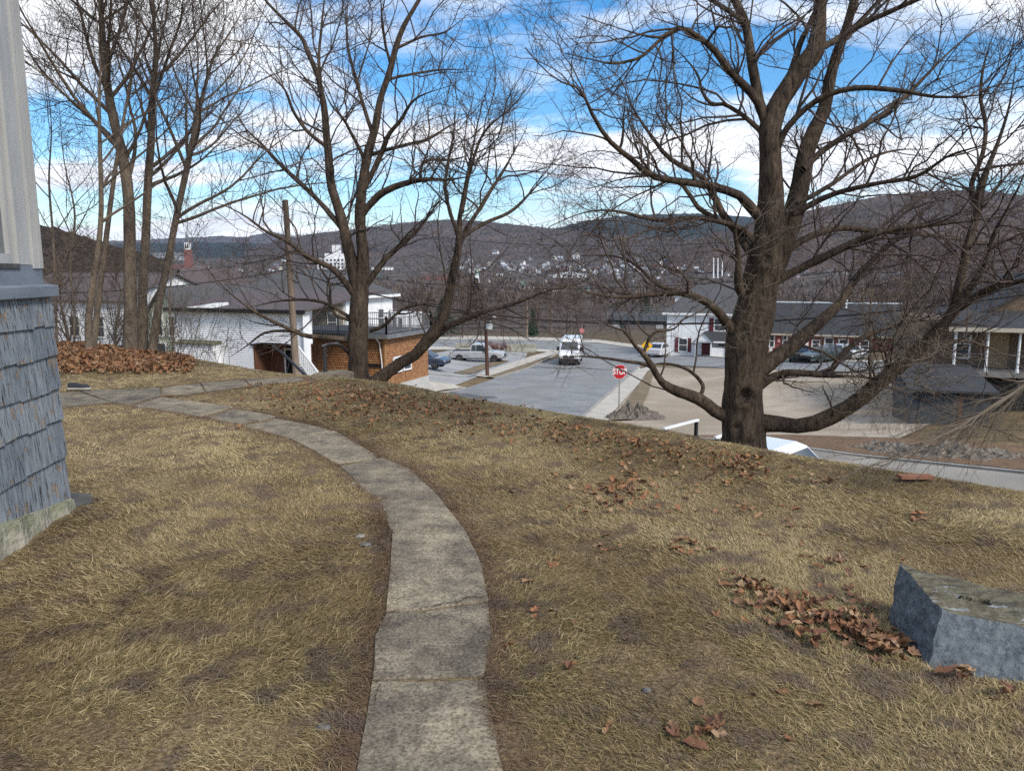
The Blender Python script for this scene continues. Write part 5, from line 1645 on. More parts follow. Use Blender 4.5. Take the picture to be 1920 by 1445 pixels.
def hip_roof(f, a0, a1, b0, b1, ze, zr, inset, parent, m, ov=0.35, fascia=None):
    A0, A1, B0, B1 = a0 - ov, a1 + ov, b0 - ov, b1 + ov
    bm_ = (b0 + b1) / 2
    mb = MB()
    e = [f(A0, B0, ze), f(A1, B0, ze), f(A1, B1, ze), f(A0, B1, ze), f(a0 + inset, bm_, zr), f(a1 - inset, bm_, zr)]
    mb.add(e, [(0, 1, 5, 4), (1, 2, 5), (2, 3, 4, 5), (3, 0, 4), (3, 2, 1, 0)])
    o = mb.build('roof', m, parent)
    if fascia:
        mb = MB()
        for (p0, p1, dirn) in ((f(A0 - .02, B0 - .03, ze - 0.2), f.a * (A1 - A0 + .04), f.b * 0.03), (f(A0 - .03, B0, ze - 0.2), f.b * (B1 - B0), f.a * 0.03), (f(A1, B0, ze - 0.2), f.b * (B1 - B0), f.a * 0.03)):
            mb.box(p0, p1, dirn, UP * 0.21)
        mb.build('fascia', fascia, o)
    return o

def gable_roof(f, a0, a1, b0, b1, ze, zr, parent, m, along='a', ov=0.3, th=0.12, wallm=None, fascia=None):
    mb = MB()
    if along == 'a':
        bm_ = (b0 + b1) / 2
        A0, A1 = a0 - ov, a1 + ov
        sl = (zr - ze) / (bm_ - b0)
        B0, B1, zE = b0 - ov, b1 + ov, ze - ov * sl
        P_ = lambda a, b, z: f(a, b, z)
        for s_ in (0, 1):
            Bx = B0 if s_ == 0 else B1
            v = [P_(A0, Bx, zE), P_(A1, Bx, zE), P_(A1, bm_, zr), P_(A0, bm_, zr)]
            mb.add(v + [p + UP * th for p in v], [(0, 1, 2, 3), (4, 5, 6, 7), (0, 1, 5, 4), (1, 2, 6, 5), (2, 3, 7, 6), (3, 0, 4, 7)])
        tri = [[P_(a0, b0, ze), P_(a0, b1, ze), P_(a0, bm_, zr)], [P_(a1, b0, ze), P_(a1, b1, ze), P_(a1, bm_, zr)]]
    else:
        am = (a0 + a1) / 2
        B0, B1 = b0 - ov, b1 + ov
        sl = (zr - ze) / (am - a0)
        A0, A1, zE = a0 - ov, a1 + ov, ze - ov * sl
        for s_ in (0, 1):
            Ax = A0 if s_ == 0 else A1
            v = [f(Ax, B0, zE), f(Ax, B1, zE), f(am, B1, zr), f(am, B0, zr)]
            mb.add(v + [p + UP * th for p in v], [(0, 1, 2, 3), (4, 5, 6, 7), (0, 1, 5, 4), (1, 2, 6, 5), (2, 3, 7, 6), (3, 0, 4, 7)])
        tri = [[f(a0, b0, ze), f(a1, b0, ze), f(am, b0, zr)], [f(a0, b1, ze), f(a1, b1, ze), f(am, b1, zr)]]
    o = mb.build('roof', m, parent)
    if wallm:
        mb = MB()
        for t in tri:
            mb = MB(); mb.add(t, [(0, 1, 2)]); mb.build('gable', wallm, parent)
    return o

# ---- white clapboard house with the brown garage opening
def house_white_left():
    o = P(325, 577, 40); ze = o.z; zb = -5.6
    f = Fr((o.x, o.y, 0))
    h = thing('clapboard_house', (o.x, o.y, zb), 'white clapboard house with a grey hip roof and a dark open garage bay', 'house')
    AL = 8.3; zt_open = -1.92
    mb = box(MB(), f, 0.0, 5.05, 0.05, 1.4, zb, ze - .02); box(mb, f, 7.75, AL, 0.05, 0.45, zb, ze - .02); box(mb, f, 5.05, 7.75, 0.05, 1.4, zt_open, ze - .02)
    mb.build('wall', m_white, h)
    mb = siding(f, 0, AL, 0.03, zt_open, ze - .05, 0.115); siding(f, 0, 5.05, 0.03, zb, zt_open, 0.115, mb); siding(f, 7.75, AL, 0.03, zb, zt_open, 0.115, mb)
    mb.build('siding', m_white, h)
    mb = MB()
    for a in (-0.02, AL - 0.1): box(mb, f, a, a + 0.12, -0.03, 0.05, zb, ze - .05)
    mb.build('corner_board', m_white2, h)
    # lower bay at the left with a mossy ledge
    mb = box(MB(), f, 0.5, 3.0, -0.55, 0.02, zb, -1.95); mb.build('bay', m_white, h)
    mb = siding(f, 0.5, 3.0, -0.565, zb, -1.97, 0.115); mb.build('siding', m_white, h)
    mb = MB(); mb.hexa([f(0.4, -0.7, -1.95), f(3.1, -0.7, -1.95), f(3.1, 0.02, -1.95), f(0.4, 0.02, -1.95), f(0.4, -0.7, -1.91), f(3.1, -0.7, -1.91), f(3.1, 0.02, -1.80), f(0.4, 0.02, -1.80)])
    mb.build('bay_roof', mat('mossy_shingle', (0.10, 0.11, 0.06), (0.16, 0.155, 0.10), scale=4, rough=1), h)
    # garage bay
    mb = box(MB(), f, 5.05, 7.75, 1.2, 1.3, zb, zt_open); box(mb, f, 5.05, 5.15, 0.06, 1.2, zb, zt_open); box(mb, f, 7.65, 7.75, 0.06, 1.2, zb, zt_open)
    mb.build('bay_boards', m_brownw, h)
    mb = box(MB(), f, 6.25, 7.15, 1.14, 1.2, zb, zt_open - 0.35); d_ = mb.build('door', m_dark, h)
    mb = MB(); box(mb, f, 6.17, 6.25, 1.08, 1.2, zb, zt_open - 0.27); box(mb, f, 7.15, 7.23, 1.08, 1.2, zb, zt_open - 0.27); box(mb, f, 6.25, 7.15, 1.08, 1.2, zt_open - 0.35, zt_open - 0.27)
    mb.build('door_frame', m_white2, d_)
    mb = MB(); mb.tube([f(6.2, 1.0, -4.0), f(6.75, 0.95, zt_open - 0.4)], 0.03, 6); mb.build('brace', m_grey, h)
    mb = box(MB(), f, 7.32, 7.44, 0.3, 0.42, zb, zt_open); mb.build('post', mat('weathered_post', (0.22, 0.15, 0.09), (0.3, 0.21, 0.13), scale=4), h)
    mb = MB(); pts = [f(5.0 + 2.8 * i / 12, -0.06, zt_open - 0.02 + 0.10 * math.sin(math.pi * i / 12)) for i in range(13)]
    mb.tube(pts, 0.05, 6); mb.build('lintel', m_dark, h)
    # maroon lean-to roof over the front block
    mb = MB()
    mb.hexa([f(-0.3, -0.35, ze - 0.06), f(AL + 0.3, -0.35, ze - 0.06), f(AL + 0.3, 7.5, ze + 0.75), f(-0.3, 7.5, ze + 0.75),
             f(-0.3, -0.35, ze + 0.04), f(AL + 0.3, -0.35, ze + 0.04), f(AL + 0.3, 7.5, ze + 0.85), f(-0.3, 7.5, ze + 0.85)])
    lr = mb.build('roof', m_roofm, h)
    mb = box(MB(), f, -0.32, AL + 0.32, -0.40, -0.35, ze - 0.16, ze + 0.03); mb.build('fascia', m_dark, lr)
    mb = MB(); mb.hexa([f(1.2, -0.36, ze + .05), f(2.9, -0.36, ze + .05), f(2.9, 0.9, ze + .1), f(1.2, 0.9, ze + .1), f(2.0, -0.3, ze + 0.16), f(2.9, -0.3, ze + 0.22), f(2.9, 0.9, ze + .3), f(2.0, 0.9, ze + .25)])
    mb.build('roof_hatch', m_white2, h)
    # recessed wall on the right, its shade painted tan, and white wing
    mb = MB(); mb.tube([f(AL + 0.02, -0.1, ze - .1), f(AL + 0.05, -0.1, zb)], 0.05, 6); mb.build('downpipe', m_white2, h)
    # main block behind
    o2 = P(430, 553, 60); g_ = Fr((o2.x, o2.y, 0)); z2 = o2.z; ML = 10.8
    mb = box(MB(), g_, 0, ML, 0, 7, zb, z2 - .02); mb.build('wall', m_white, h)
    mb = siding(g_, 0, ML, -0.01, -3.6, z2 - .03, 0.13); mb.build('siding', m_white, h)
    hip_roof(g_, 0, ML, 0, 7, z2, P(600, 505, 62).z, 3.0, h, m_roofg, ov=0.5, fascia=m_white2)
    mb = box(MB(), g_, 3.0, 10.6, -0.12, -0.02, -3.6, z2 - .3); mb.build('wall', m_cream, h)  # tan overlay paints the shade onto the front of the white main block
    mb = siding(g_, 3.0, 10.6, -0.13, -3.6, z2 - .3, 0.13); mb.build('siding', m_cream, h)
    for a in (6.0, 9.3):
        window(g_, h, a, a + 0.75, z2 - 2.6, z2 - 1.3, b=-0.14)
    mb = siding(g_, 0, 7, ML, -3.6, z2 - .1, 0.13, axis='b', lap=0.03); mb.build('siding', m_white, h)
    for b0 in (2.0, 4.6):
        window(g_, h, b0, b0 + 0.8, z2 - 2.6, z2 - 1.2, b=ML + 0.03, side=True)
    # maroon veranda roof over the terrace, on thin posts
    mb = MB(); mb.hexa([g_(2.0, -4.2, z2 - 0.72), g_(10.8, -4.2, z2 - 0.72), g_(10.8, 0, z2 - 0.08), g_(2.0, 0, z2 - 0.08), g_(2.0, -4.2, z2 - 0.62), g_(10.8, -4.2, z2 - 0.62), g_(10.8, 0, z2 - 0.03), g_(2.0, 0, z2 - 0.03)])
    vr = mb.build('veranda_roof', m_roofm, h)
    mb = box(MB(), g_, 2.0, 10.8, -4.25, -4.2, z2 - 0.85, z2 - 0.6); mb.build('fascia', m_dark, vr)
    for a in (8.2, 10.5):
        mb = box(MB(), g_, a, a + 0.14, -4.15, -4.0, -3.4, z2 - 0.7); mb.build('post', m_grey, h)
    mb = box(MB(), g_, ML, ML + 2.0, 5.5, 8.5, zb, z2 - 1.5); mb.build('wall', m_white, h)
    for k in range(3):
        window(g_, h, ML + 0.3 + k * 0.55, ML + 0.7 + k * 0.55, z2 - 2.7, z2 - 1.9, b=5.47, fw=0.06, mid=False)
    # outside stairs with white balusters
    st = []
    s0 = P(560, 650, 35.6); s1 = P(607, 712, 35.2)
    n_ = 12
    mb = MB(); dv = (s1 - s0)
    for i in range(n_):
        p = s0 + dv * (i / n_) - UP * 0.9
        mb.box(p, dv * (1.0 / n_) * 1.2 + UP * (-dv.z / n_ * 1.2), f.b * 0.9, UP * 0.05)
    mb.build('stair_treads', mat('grey_treads', (0.10, 0.11, 0.12), (0.15, 0.16, 0.17), scale=5), h)
    mb = MB(); mb.tube([s0 - UP * 1.0, s1 - UP * 1.0], 0.10, 4); mb.build('stringer', mat('grey_treads', (0.1, 0.11, 0.12)), h)
    rl = MB(); rl.tube([s0, s1], 0.045, 6); rl.tube([s0 - UP * 0.75, s1 - UP * 0.75], 0.035, 6)
    rail = rl.build('stair_rail', m_white2, h)
    for i in range(14):
        p = s0 + dv * (i / 13.0)
        mb = MB(); mb.box(p - Vector((0.03, 0.03, 0.8)), (0.06, 0, 0), (0, 0.06, 0), (0, 0, 0.8)); mb.build('baluster', m_white2, rail)
    return h
house_white_left()

# ---- low cedar-shingled building with a roof terrace
def cedar_material():
    m = bpy.data.materials.new('cedar_shingle')
    t, b = nodes_of(m); n = t.nodes.new; lk = t.links.new
    b.inputs['Roughness'].default_value = 0.8
    geo = n('ShaderNodeNewGeometry')
    dt = n('ShaderNodeVectorMath'); dt.operation = 'DOT_PRODUCT'; dt.inputs[1].default_value = (E1.x + E2.x, E1.y + E2.y, 0)
    lk(geo.outputs['Position'], dt.inputs[0])
    sz = n('ShaderNodeSeparateXYZ'); lk(geo.outputs['Position'], sz.inputs[0])
    az = n('ShaderNodeMath'); az.operation = 'ADD'; az.inputs[1].default_value = 5.2 + 0.155 * 20; lk(sz.outputs['Z'], az.inputs[0])
    cb = n('ShaderNodeCombineXYZ'); lk(dt.outputs['Value'], cb.inputs[0]); lk(az.outputs[0], cb.inputs[1])
    br = n('ShaderNodeTexBrick'); br.inputs['Scale'].default_value = 1.0
    br.inputs['Brick Width'].default_value = 0.14; br.inputs['Row Height'].default_value = 0.155; br.inputs['Mortar Size'].default_value = 0.016
    br.inputs['Color1'].default_value = (0.40, 0.20, 0.08, 1); br.inputs['Color2'].default_value = (0.22, 0.09, 0.035, 1); br.inputs['Mortar'].default_value = (0.10, 0.038, 0.018, 1)
    br.inputs['Bias'].default_value = -0.1; br.inputs['Mortar Smooth'].default_value = 0.3
    lk(cb.outputs[0], br.inputs['Vector'])
    lk(br.outputs['Color'], b.inputs['Base Color'])
    return m
def house_cedar():
    o = P(721, 628, 45); zt = o.z
    f = Fr((o.x, o.y, 0))
    zb = -5.55
    h = thing('cedar_building', (o.x, o.y, zb), 'low flat roofed building clad in orange cedar shingles with a railed roof terrace', 'building')
    m_ced = cedar_material()
    FL = 8.0; SL = 5.7
    mb = box(MB(), f, -FL, -0.03, 0.03, SL, zb + 0.3, zt - 0.02); mb.build('wall', m_brownw, h)
    mb = siding(f, -FL, 0, 0.0, zb + 0.35, zt - 0.15, 0.155, lap=0.022)
    siding(f, 0, SL, 0.0, zb + 0.35, zt - 0.15, 0.155, mb, axis='b', lap=0.022)
    mb.build('shingle_courses', m_ced, h)
    mb = box(MB(), f, -FL, 0.03, -0.03, SL, zb - 1.0, zb + 0.35); mb.build('foundation', m_conc2, h)
    mb = MB(); box(mb, f, -0.07, 0.05, -0.05, 0.07, zb + 0.35, zt - .15); mb.build('corner_board', mat('cedar_board', (0.36, 0.2, 0.08), (0.3, 0.16, 0.06)), h)
    mb = box(MB(), f, -FL - 0.3, 0.45, -0.45, SL + 0.3, zt - 0.14, zt + 0.04); rf = mb.build('roof', m_roofd, h)
    mb = box(MB(), f, -FL - .32, 0.47, -0.49, -0.45, zt - 0.2, zt + 0.05); box(mb, f, 0.45, 0.49, -0.47, SL + 0.3, zt - .2, zt + .05); mb.build('gutter', m_grey, rf)
    mb = MB(); mb.tube([f(-0.35, -0.45, zt - 0.15), f(-0.30, -0.12, zt - 0.5), f(-0.2, -0.08, zt - 1.6), f(-0.12, -0.08, zb + 0.3)], 0.035, 6); mb.build('downpipe', m_white2, h)
    # windows on the lit side
    for b0 in (1.0, 2.25):
        window(f, h, b0, b0 + 0.85, zt - 2.35, zt - 1.55, b=0.03, side=True, mid=False, fw=0.1)
    mb = MB(); mb.box(f(-1.9, -0.07, zb + 1.55), f.a * 1.7, f.b * 0.05, UP * 0.22); mb.build('slot', m_dark, h)
    # terrace railing
    m_rail = mat('grey_rail', (0.12, 0.12, 0.125), (0.18, 0.18, 0.185), scale=3)
    pts = [f(-2.6, 0.35, zt + 0.04), f(0.25, -0.2, zt + 0.04), f(0.25, SL, zt + 0.04), f(-6, SL, zt + 0.04)]
    for i in range(3):
        a, b2 = pts[i], pts[i + 1]
        if i == 0: a = f(-6.5, -0.2, zt + .04)
        mb = MB()
        for hh in (0.12, 0.95):
            mb.tube([a + UP * hh, b2 + UP * hh], 0.03, 4)
        r_ = mb.build('railing', m_rail, h)
        L_ = (b2 - a).length; n_ = int(L_ / 0.16)
        bm = MB()
        for k in range(n_ + 1):
            p = a.lerp(b2, k / n_)
            bm.box(p - Vector((0.012, 0.012, 0)), (0.024, 0, 0), (0, 0.024, 0), (0, 0, 0.95))
        bm.build('balusters', m_rail, r_)['kind'] = 'stuff'
        for k in range(3):
            p = a.lerp(b2, k / 2)
            pm = MB(); pm.box(p - Vector((0.05, 0.05, 0)), (0.1, 0, 0), (0, 0.1, 0), (0, 0, 1.1)); pm.build('post', m_rail, r_)
    return h
house_cedar()

# ---- white house with maroon shutters across the lot
def house_shutters():
    o = P(1249, 668, 80); zb = o.z; ze = P(1249, 586, 80).z
    f = Fr((o.x, o.y, 0)); W_ = 9.6; D = 8.0
    h = thing('shuttered_house', (o.x, o.y, zb), 'two storey white house with maroon shutters behind the trunk of the big maple', 'house')
    mb = box(MB(), f, 0.02, W_, 0.02, D, zb - 0.5, ze - .02); mb.build('wall', m_white, h)
    mb = siding(f, 0, W_, 0.0, zb, ze - .2, 0.22, lap=0.02); mb.build('siding', m_white, h)
    mb = MB(); box(mb, f, -0.02, 0.13, -0.04, 0.03, zb, ze - .2); box(mb, f, 0, W_, -0.05, 0.0, ze - 0.35, ze - .02); mb.build('trim', m_white2, h)
    hip_roof(f, 0, W_, 0, D, ze, P(1330, 531, 84).z, 2.6, h, m_roofg, ov=0.45, fascia=m_white2)
    mb = box(MB(), f, 0.3, 1.5, 3.2, 4.2, ze - .3, ze + 1.6); ch = mb.build('chimney', m_white2, h)
    mb = box(MB(), f, 0.15, 1.65, 3.05, 4.35, ze + 1.6, ze + 1.72); mb.build('chimney_cap', m_white2, ch)
    k = 80 / FPX
    def au(u): return (u - 1249) * k / 0.85
    window(f, h, 4.95, 6.0, P(1250, 617, 80).z, P(1250, 596, 80).z, b=-0.02, shutters=m_maroon)
    window(f, h, 7.9, 8.7, P(1250, 617, 80).z, P(1250, 596, 80).z, b=-0.02, shutters=m_maroon)
    window(f, h, 1.35, 2.15, zb + 0.65, zb + 1.95, b=-0.02, shutters=m_maroon)
    # porch
    zr = P(1300, 636, 79).z
    mb = MB(); p0, p1 = 3.2, 8.0
    mb.hexa([f(p0 + 1.3, -1.7, zr), f(p1, -1.7, zr), f(p1, 0, zr), f(p0 + 1.3, 0, zr), f(p0 + 1.3, -1.6, zr + .1), f(p1, -1.6, zr + .1), f(p1, 0, zr + 0.95), f(p0 + .9, 0, zr + 0.95)])
    pr = mb.build('porch_roof', m_roofd, h)
    gable_roof(f, p0, p0 + 1.7, -1.8, 0, zr, zr + 0.85, h, m_roofd, along='b', ov=0.15, th=0.08, wallm=m_white)
    mb = MB(); box(mb, f, p0 - 0.05, p1, -1.74, -1.62, zr - 0.16, zr); mb.build('beam', m_white2, pr)
    for a in (p0 + 0.02, p0 + 1.55, 6.3, 7.9):
        mb = box(MB(), f, a, a + 0.14, -1.74, -1.6, zb, zr - .16); mb.build('post', m_white2, h)
    mb = siding(f, p0 + 1.7, p1, -1.6, zb, zb + 1.25, 0.2, lap=0.02); box(mb, f, p0 + 1.7, p1, -1.58, -1.5, zb, zb + 1.25); mb.build('porch_wall', m_white, h)
    mb = box(MB(), f, p0 + 0.5, p0 + 1.4, -0.05, 0.0, zb + .1, zb + 2.1); mb.build('door', m_maroon, h)
    window(f, h, 5.4, 7.3, zb + 1.3, zb + 2.0, b=-0.02, mid=False)
    return h
house_shutters()

# ---- single-storey brick building further right
def house_brick():
    o = P(1428, 668, 86); zb = o.z - .3; ze = P(1428, 622, 86).z
    f = Fr((o.x, o.y, 0)); W_ = 14.2; D = 8.0
    h = thing('brick_building', (o.x, o.y, zb), 'low red brick building with white windows and a dark roof seen behind the maple limbs', 'building')
    m_brick = mat('red_brick', (0.17, 0.045, 0.042), (0.24, 0.08, 0.065), scale=6, rough=0.9, stretch=(1, 1, 4))
    mb = box(MB(), f, 0, W_, 0, D, zb, ze - .02); mb.build('wall', m_brick, h)
    zr = P(1500, 568, 90).z
    gable_roof(f, 0, W_, 0, D, ze, zr, h, m_roofd, along='a', ov=0.4, wallm=m_brick)
    mb = MB(); mb.box(f(-0.4, D / 2 - 0.15, zr + .08), f.a * (W_ + .8), f.b * 0.3, UP * 0.14); mb.build('ridge_cap', mat('ridge_metal', (0.6, 0.64, 0.68), rough=0.4), h)
    mb = MB(); box(mb, f, -0.3, W_ + .3, -0.46, -0.4, ze - 0.32, ze - 0.12); mb.build('fascia', m_cream, h)
    def A(u): # u to metres along the front
        x, y = (u - 960) / FPX, 1.0
        # solve o + a*E1 on the ray of u
        return (x * 0.99 * o.y - o.x) / (E1.x - x * 0.99 * E1.y)
    zt = lambda v: P(1500, v, 83).z
    for u0, u1, v0, v1 in ((1450, 1457, 632, 654), (1475, 1481, 632, 650), (1531, 1543, 640, 653), (1555, 1569, 635, 656), (1582, 1597, 637, 656), (1622, 1636, 638, 657)):
        window(f, h, A(u0), A(u1), zt(v1), zt(v0), b=-0.02, fw=0.12)
    mb = box(MB(), f, A(1506), A(1523), -0.10, 0.0, zt(668), zt(632)); d_ = mb.build('door_surround', m_white2, h)
    mb = box(MB(), f, A(1509), A(1517), -0.14, -0.1, zt(668), zt(639)); mb.build('door', m_dark, d_)
    mb = box(MB(), f, A(1432), A(1440), -0.1, 0.0, zt(664), zt(636)); mb.build('door', mat('grey_green_door', (0.3, 0.34, 0.3)), h)
    mb = box(MB(), f, A(1463), A(1470), -0.08, -0.02, zt(646), zt(637.5)); s_ = mb.build('sign', mat('red_sign', (0.5, 0.05, 0.06), rough=0.4), h)
    mb = box(MB(), f, A(1465), A(1468), -0.1, -0.08, zt(641.5), zt(639)); box(mb, f, A(1464.2), A(1468.8), -0.1, -0.08, zt(644.5), zt(643)); mb.build('sign_mark', m_white2, s_)
    mb = box(MB(), f, A(1449.5), A(1455.5), -0.6, -0.55, zt(664), zt(656)); mb.build('notice_board', m_white2, h)
    mb = MB(); mb.tube([f(A(1594), 3.2, ze + .3), f(A(1594), 3.2, zr + 0.6)], 0.09, 6); mb.build('vent_pipe', m_white2, h)
    return h
house_brick()

# ---- porch house at the right edge and the grey garage below it
def house_porch():
    o = P(1742, 720, 37); zb = -4.6
    f = Fr((o.x, o.y, 0), math.radians(4))
    h = thing('porch_house', (o.x, o.y, zb), 'old house with a columned porch half hidden by branches at the right edge', 'house')
    m_tan = mat('tan_shingle', (0.12, 0.085, 0.06), (0.17, 0.12, 0.085), scale=4, rough=0.9, stretch=(1, 1, 3))
    ze = P(1800, 618, 36).z
    mb = box(MB(), f, 0, 11, 1.9, 9, zb - 0.5, ze + 0.3); mb.build('wall', m_tan, h)
    mb = MB(); mb.hexa([f(0.6, -0.3, ze - .05), f(11.4, -0.3, ze - .05), f(11.4, 2, ze + .7), f(0.6, 2, ze + .7), f(0.6, -0.3, ze + .07), f(11.4, -0.3, ze + .07), f(11.4, 2, ze + .85), f(0.6, 2, ze + .85)])
    pr = mb.build('porch_roof', m_roofd, h)
    mb = box(MB(), f, 0.6, 11.4, -0.34, -0.30, ze - .12, ze + .08); mb.build('fascia', m_cream, pr)
    gable_roof(f, 2.0, 9.5, 1.9, 9, ze + 0.3, ze + 2.6, h, m_roofd, along='b', ov=0.35, wallm=m_tan)
    zf = P(1800, 698, 36).z
    mb = box(MB(), f, 0.5, 11, -0.2, 1.9, zf - 0.25, zf); mb.build('porch_floor', mat('grey_boards', (0.15, 0.14, 0.13), (0.2, 0.19, 0.175), scale=4), h)
    for a in (1.0, 2.4, 3.75, 5.2, 6.8):
        mb = MB(); mb.lathe(f(a, -0.05, zf), UP, [(0.09, 0), (0.09, 0.12), (0.065, 0.16), (0.055, ze - zf - 0.25), (0.085, ze - zf - 0.18), (0.09, ze - zf - .05)], 10)
        mb.build('column', m_white2, h, smooth=False)
    for z in (0.12, 0.85):
        pass
    mb = MB()
    for z in (0.12, 0.85): mb.tube([f(1.0, -0.05, zf + z), f(6.8, -0.05, zf + z)], 0.025, 4)
    a = 1.0
    while a < 6.8:
        mb.tube([f(a, -0.05, zf + .12), f(a, -0.05, zf + .85)], 0.012, 4); a += 0.13
    mb.build('porch_railing', mat('dark_rail', (0.05, 0.04, 0.045), (0.08, 0.07, 0.075), scale=3), h)
    window(f, h, 1.5, 2.1, zf + 0.5, zf + 1.9, b=1.88)
    window(f, h, 4.9, 5.6, zf + 0.5, zf + 1.9, b=1.88)
    mb = box(MB(), f, 3.0, 3.9, 1.86, 1.9, zf, zf + 2.05); mb.build('door', mat('tan_door', (0.34, 0.24, 0.14), (0.28, 0.2, 0.12)), h)
    mb = box(MB(), f, 0.5, 11, 0.1, 1.9, zb - 1, zf - 0.25); mb.build('skirt', m_dark, h)
    g0 = P(1700, 757, 33)
    g_ = Fr((g0.x, g0.y, 0), math.radians(4)); zg = -5.2
    h2 = thing('garage', (g0.x, g0.y, zg), 'low dark grey garage with a sloping roof below the porch house', 'garage')
    ze2 = P(1700, 731, 33).z; zr2 = P(1700, 688, 36).z
    m_dg = mat('dark_grey_board', (0.035, 0.042, 0.05), (0.06, 0.068, 0.08), scale=3, rough=0.8, stretch=(1, 1, 5))
    mb = box(MB(), g_, 0.2, 3.3, 0, 4, zg - .5, ze2); mb.build('wall', m_dg, h2)
    mb = MB(); mb.hexa([g_(0, -0.4, ze2), g_(3.5, -0.4, ze2), g_(3.5, 4.2, zr2), g_(0, 4.2, zr2), g_(0, -0.4, ze2 + .1), g_(3.5, -0.4, ze2 + .1), g_(3.5, 4.2, zr2 + .1), g_(0, 4.2, zr2 + .1)])
    mb.build('roof', m_roofd, h2)
    mb = box(MB(), g_, 0.5, 2.0, -0.05, 0, zg, ze2 - .2); mb.build('door', mat('slate_door', (0.04, 0.05, 0.06), (0.055, 0.065, 0.075)), h2)
    mb = box(MB(), g_, 2.05, 2.2, -0.06, 0, zg, ze2); mb.build('door_post', m_brownw, h2)
house_porch()

# ---- houses glimpsed behind the left trees
def simple_house(name, label, u0, u1, v_eave, v_ridge, v_base, y, wallm, roofm, along, wins, depth=7.0, ang=0.0, cat='house'):
    o = P(u0, v_base, y); f = Fr((o.x, o.y, 0), ang)
    ze, zr, zb = P(u0, v_eave, y).z, P(u0, v_ridge, y).z, o.z
    x1 = P(u1, v_base, y).x
    W_ = (x1 - o.x) / (0.937 + 0.35 * (u1 - 960) / FPX) if ang == 0 else (x1 - o.x)
    W_ = abs(W_)
    h = thing(name, (o.x, o.y, zb), label, cat)
    mb = box(MB(), f, 0, W_, 0, depth, zb, ze); mb.build('wall', wallm, h)
    mb = siding(f, 0, W_, -0.01, zb, ze, 0.16); mb.build('siding', wallm, h)
    gable_roof(f, 0, W_, 0, depth, ze, zr, h, roofm, along=along, wallm=wallm)
    for (a, z0, ww, hh) in wins:
        window(f, h, W_ * a, W_ * a + ww, zb + z0, zb + z0 + hh, b=-0.02)
    return h
simple_house('gabled_house', 'pale green gabled house between the left trunks and the white house', 283, 352, 592, 540, 690, 44, m_pgreen, m_roofg, 'b', [(0.2, 2.0, 0.6, 1.1), (0.6, 2.0, 0.6, 1.1), (0.25, 0.4, 0.6, 1.1)])
simple_house('gabled_house', 'white gabled house rising behind the pale green one', 318, 375, 545, 505, 610, 68, m_white, m_roofm, 'b', [(0.45, 1.3, 0.6, 1.0)])
simple_house('long_house', 'long white house with a dull red roof behind the slim left trunks', 20, 245, 560, 515, 690, 50, m_white, m_roofm, 'a', [(0.15, 2.4, 0.8, 1.2), (0.35, 2.4, 0.8, 1.2), (0.55, 2.4, 0.8, 1.2), (0.75, 2.4, 0.8, 1.2), (0.3, 0.5, 0.8, 1.2), (0.6, 0.5, 0.8, 1.2)], depth=8)

# ================================================================== RAIL BRIDGE
def bridge():
    p0 = P(1138, 604, 150); p1 = P(1330, 606, 140)
    h = thing('rail_bridge', p0, 'dark steel girder bridge on concrete piers beyond the junction', 'bridge')
    d = p1 - p0; d.z = 0; L_ = d.length; d.normalize(); s = Vector((-d.y, d.x, 0))
    mb = MB(); mb.box(p0, d * L_, s * 4, UP * 0.5); mb.build('deck', m_dark, h)
    for k, sd in enumerate((0, 4)):
        mb = MB(); mb.box(p0 + s * sd + UP * 0.5, d * L_, s * 0.25, UP * 1.2)
        g_ = mb.build('girder', m_grey, h)
        mb = MB()
        for i in range(int(L_ / 1.5)):
            mb.box(p0 + s * (sd - 0.12) + d * (i * 1.5) + UP * 0.5, d * 0.12, s * 0.12, UP * 1.2)
        mb.build('stiffeners', m_grey, g_)['kind'] = 'stuff'
    mb = MB()
    for z in (2.2, 2.7, 3.2): mb.tube([p0 + UP * z, p0 + d * L_ + UP * z], 0.05, 4)
    for i in range(int(L_ / 2.2)): mb.tube([p0 + d * i * 2.2 + UP * 1.7, p0 + d * i * 2.2 + UP * 3.3], 0.06, 4)
    mb.build('railing', m_grey, h)
    for t in (0.06, 0.5, 0.95):
        q_ = p0 + d * (L_ * t); zb = Hs(q_.x, q_.y) - 0.5
        mb = MB(); mb.box(Vector((q_.x, q_.y, zb)), d * 1.3, s * 4, UP * (p0.z - zb)); mb.build('pier', m_conc2, h)
bridge()

# ================================================================== VEHICLES
m_tyre = mat('tyre_rubber', (0.012, 0.012, 0.013), (0.02, 0.02, 0.02), scale=10, rough=0.9)
m_rim = mat('wheel_rim', (0.42, 0.43, 0.44), (0.3, 0.31, 0.32), scale=6, rough=0.35, metal=0.8)
m_carglass = mat('car_glass', (0.02, 0.028, 0.032), (0.045, 0.055, 0.06), scale=1.5, rough=0.05, spec=0.8)
m_black = mat('black_plastic', (0.012, 0.012, 0.013), (0.022, 0.022, 0.022), scale=8, rough=0.6)
m_lamp = mat('lamp_lens', (0.55, 0.55, 0.5), (0.65, 0.65, 0.6), scale=10, rough=0.15)
m_redl = mat('red_lens', (0.35, 0.02, 0.02), rough=0.2)
def paint(name, c):
    return mat(name, c, tuple(x * 0.93 for x in c), scale=1.0, rough=0.32, spec=0.5, coat=0.6)

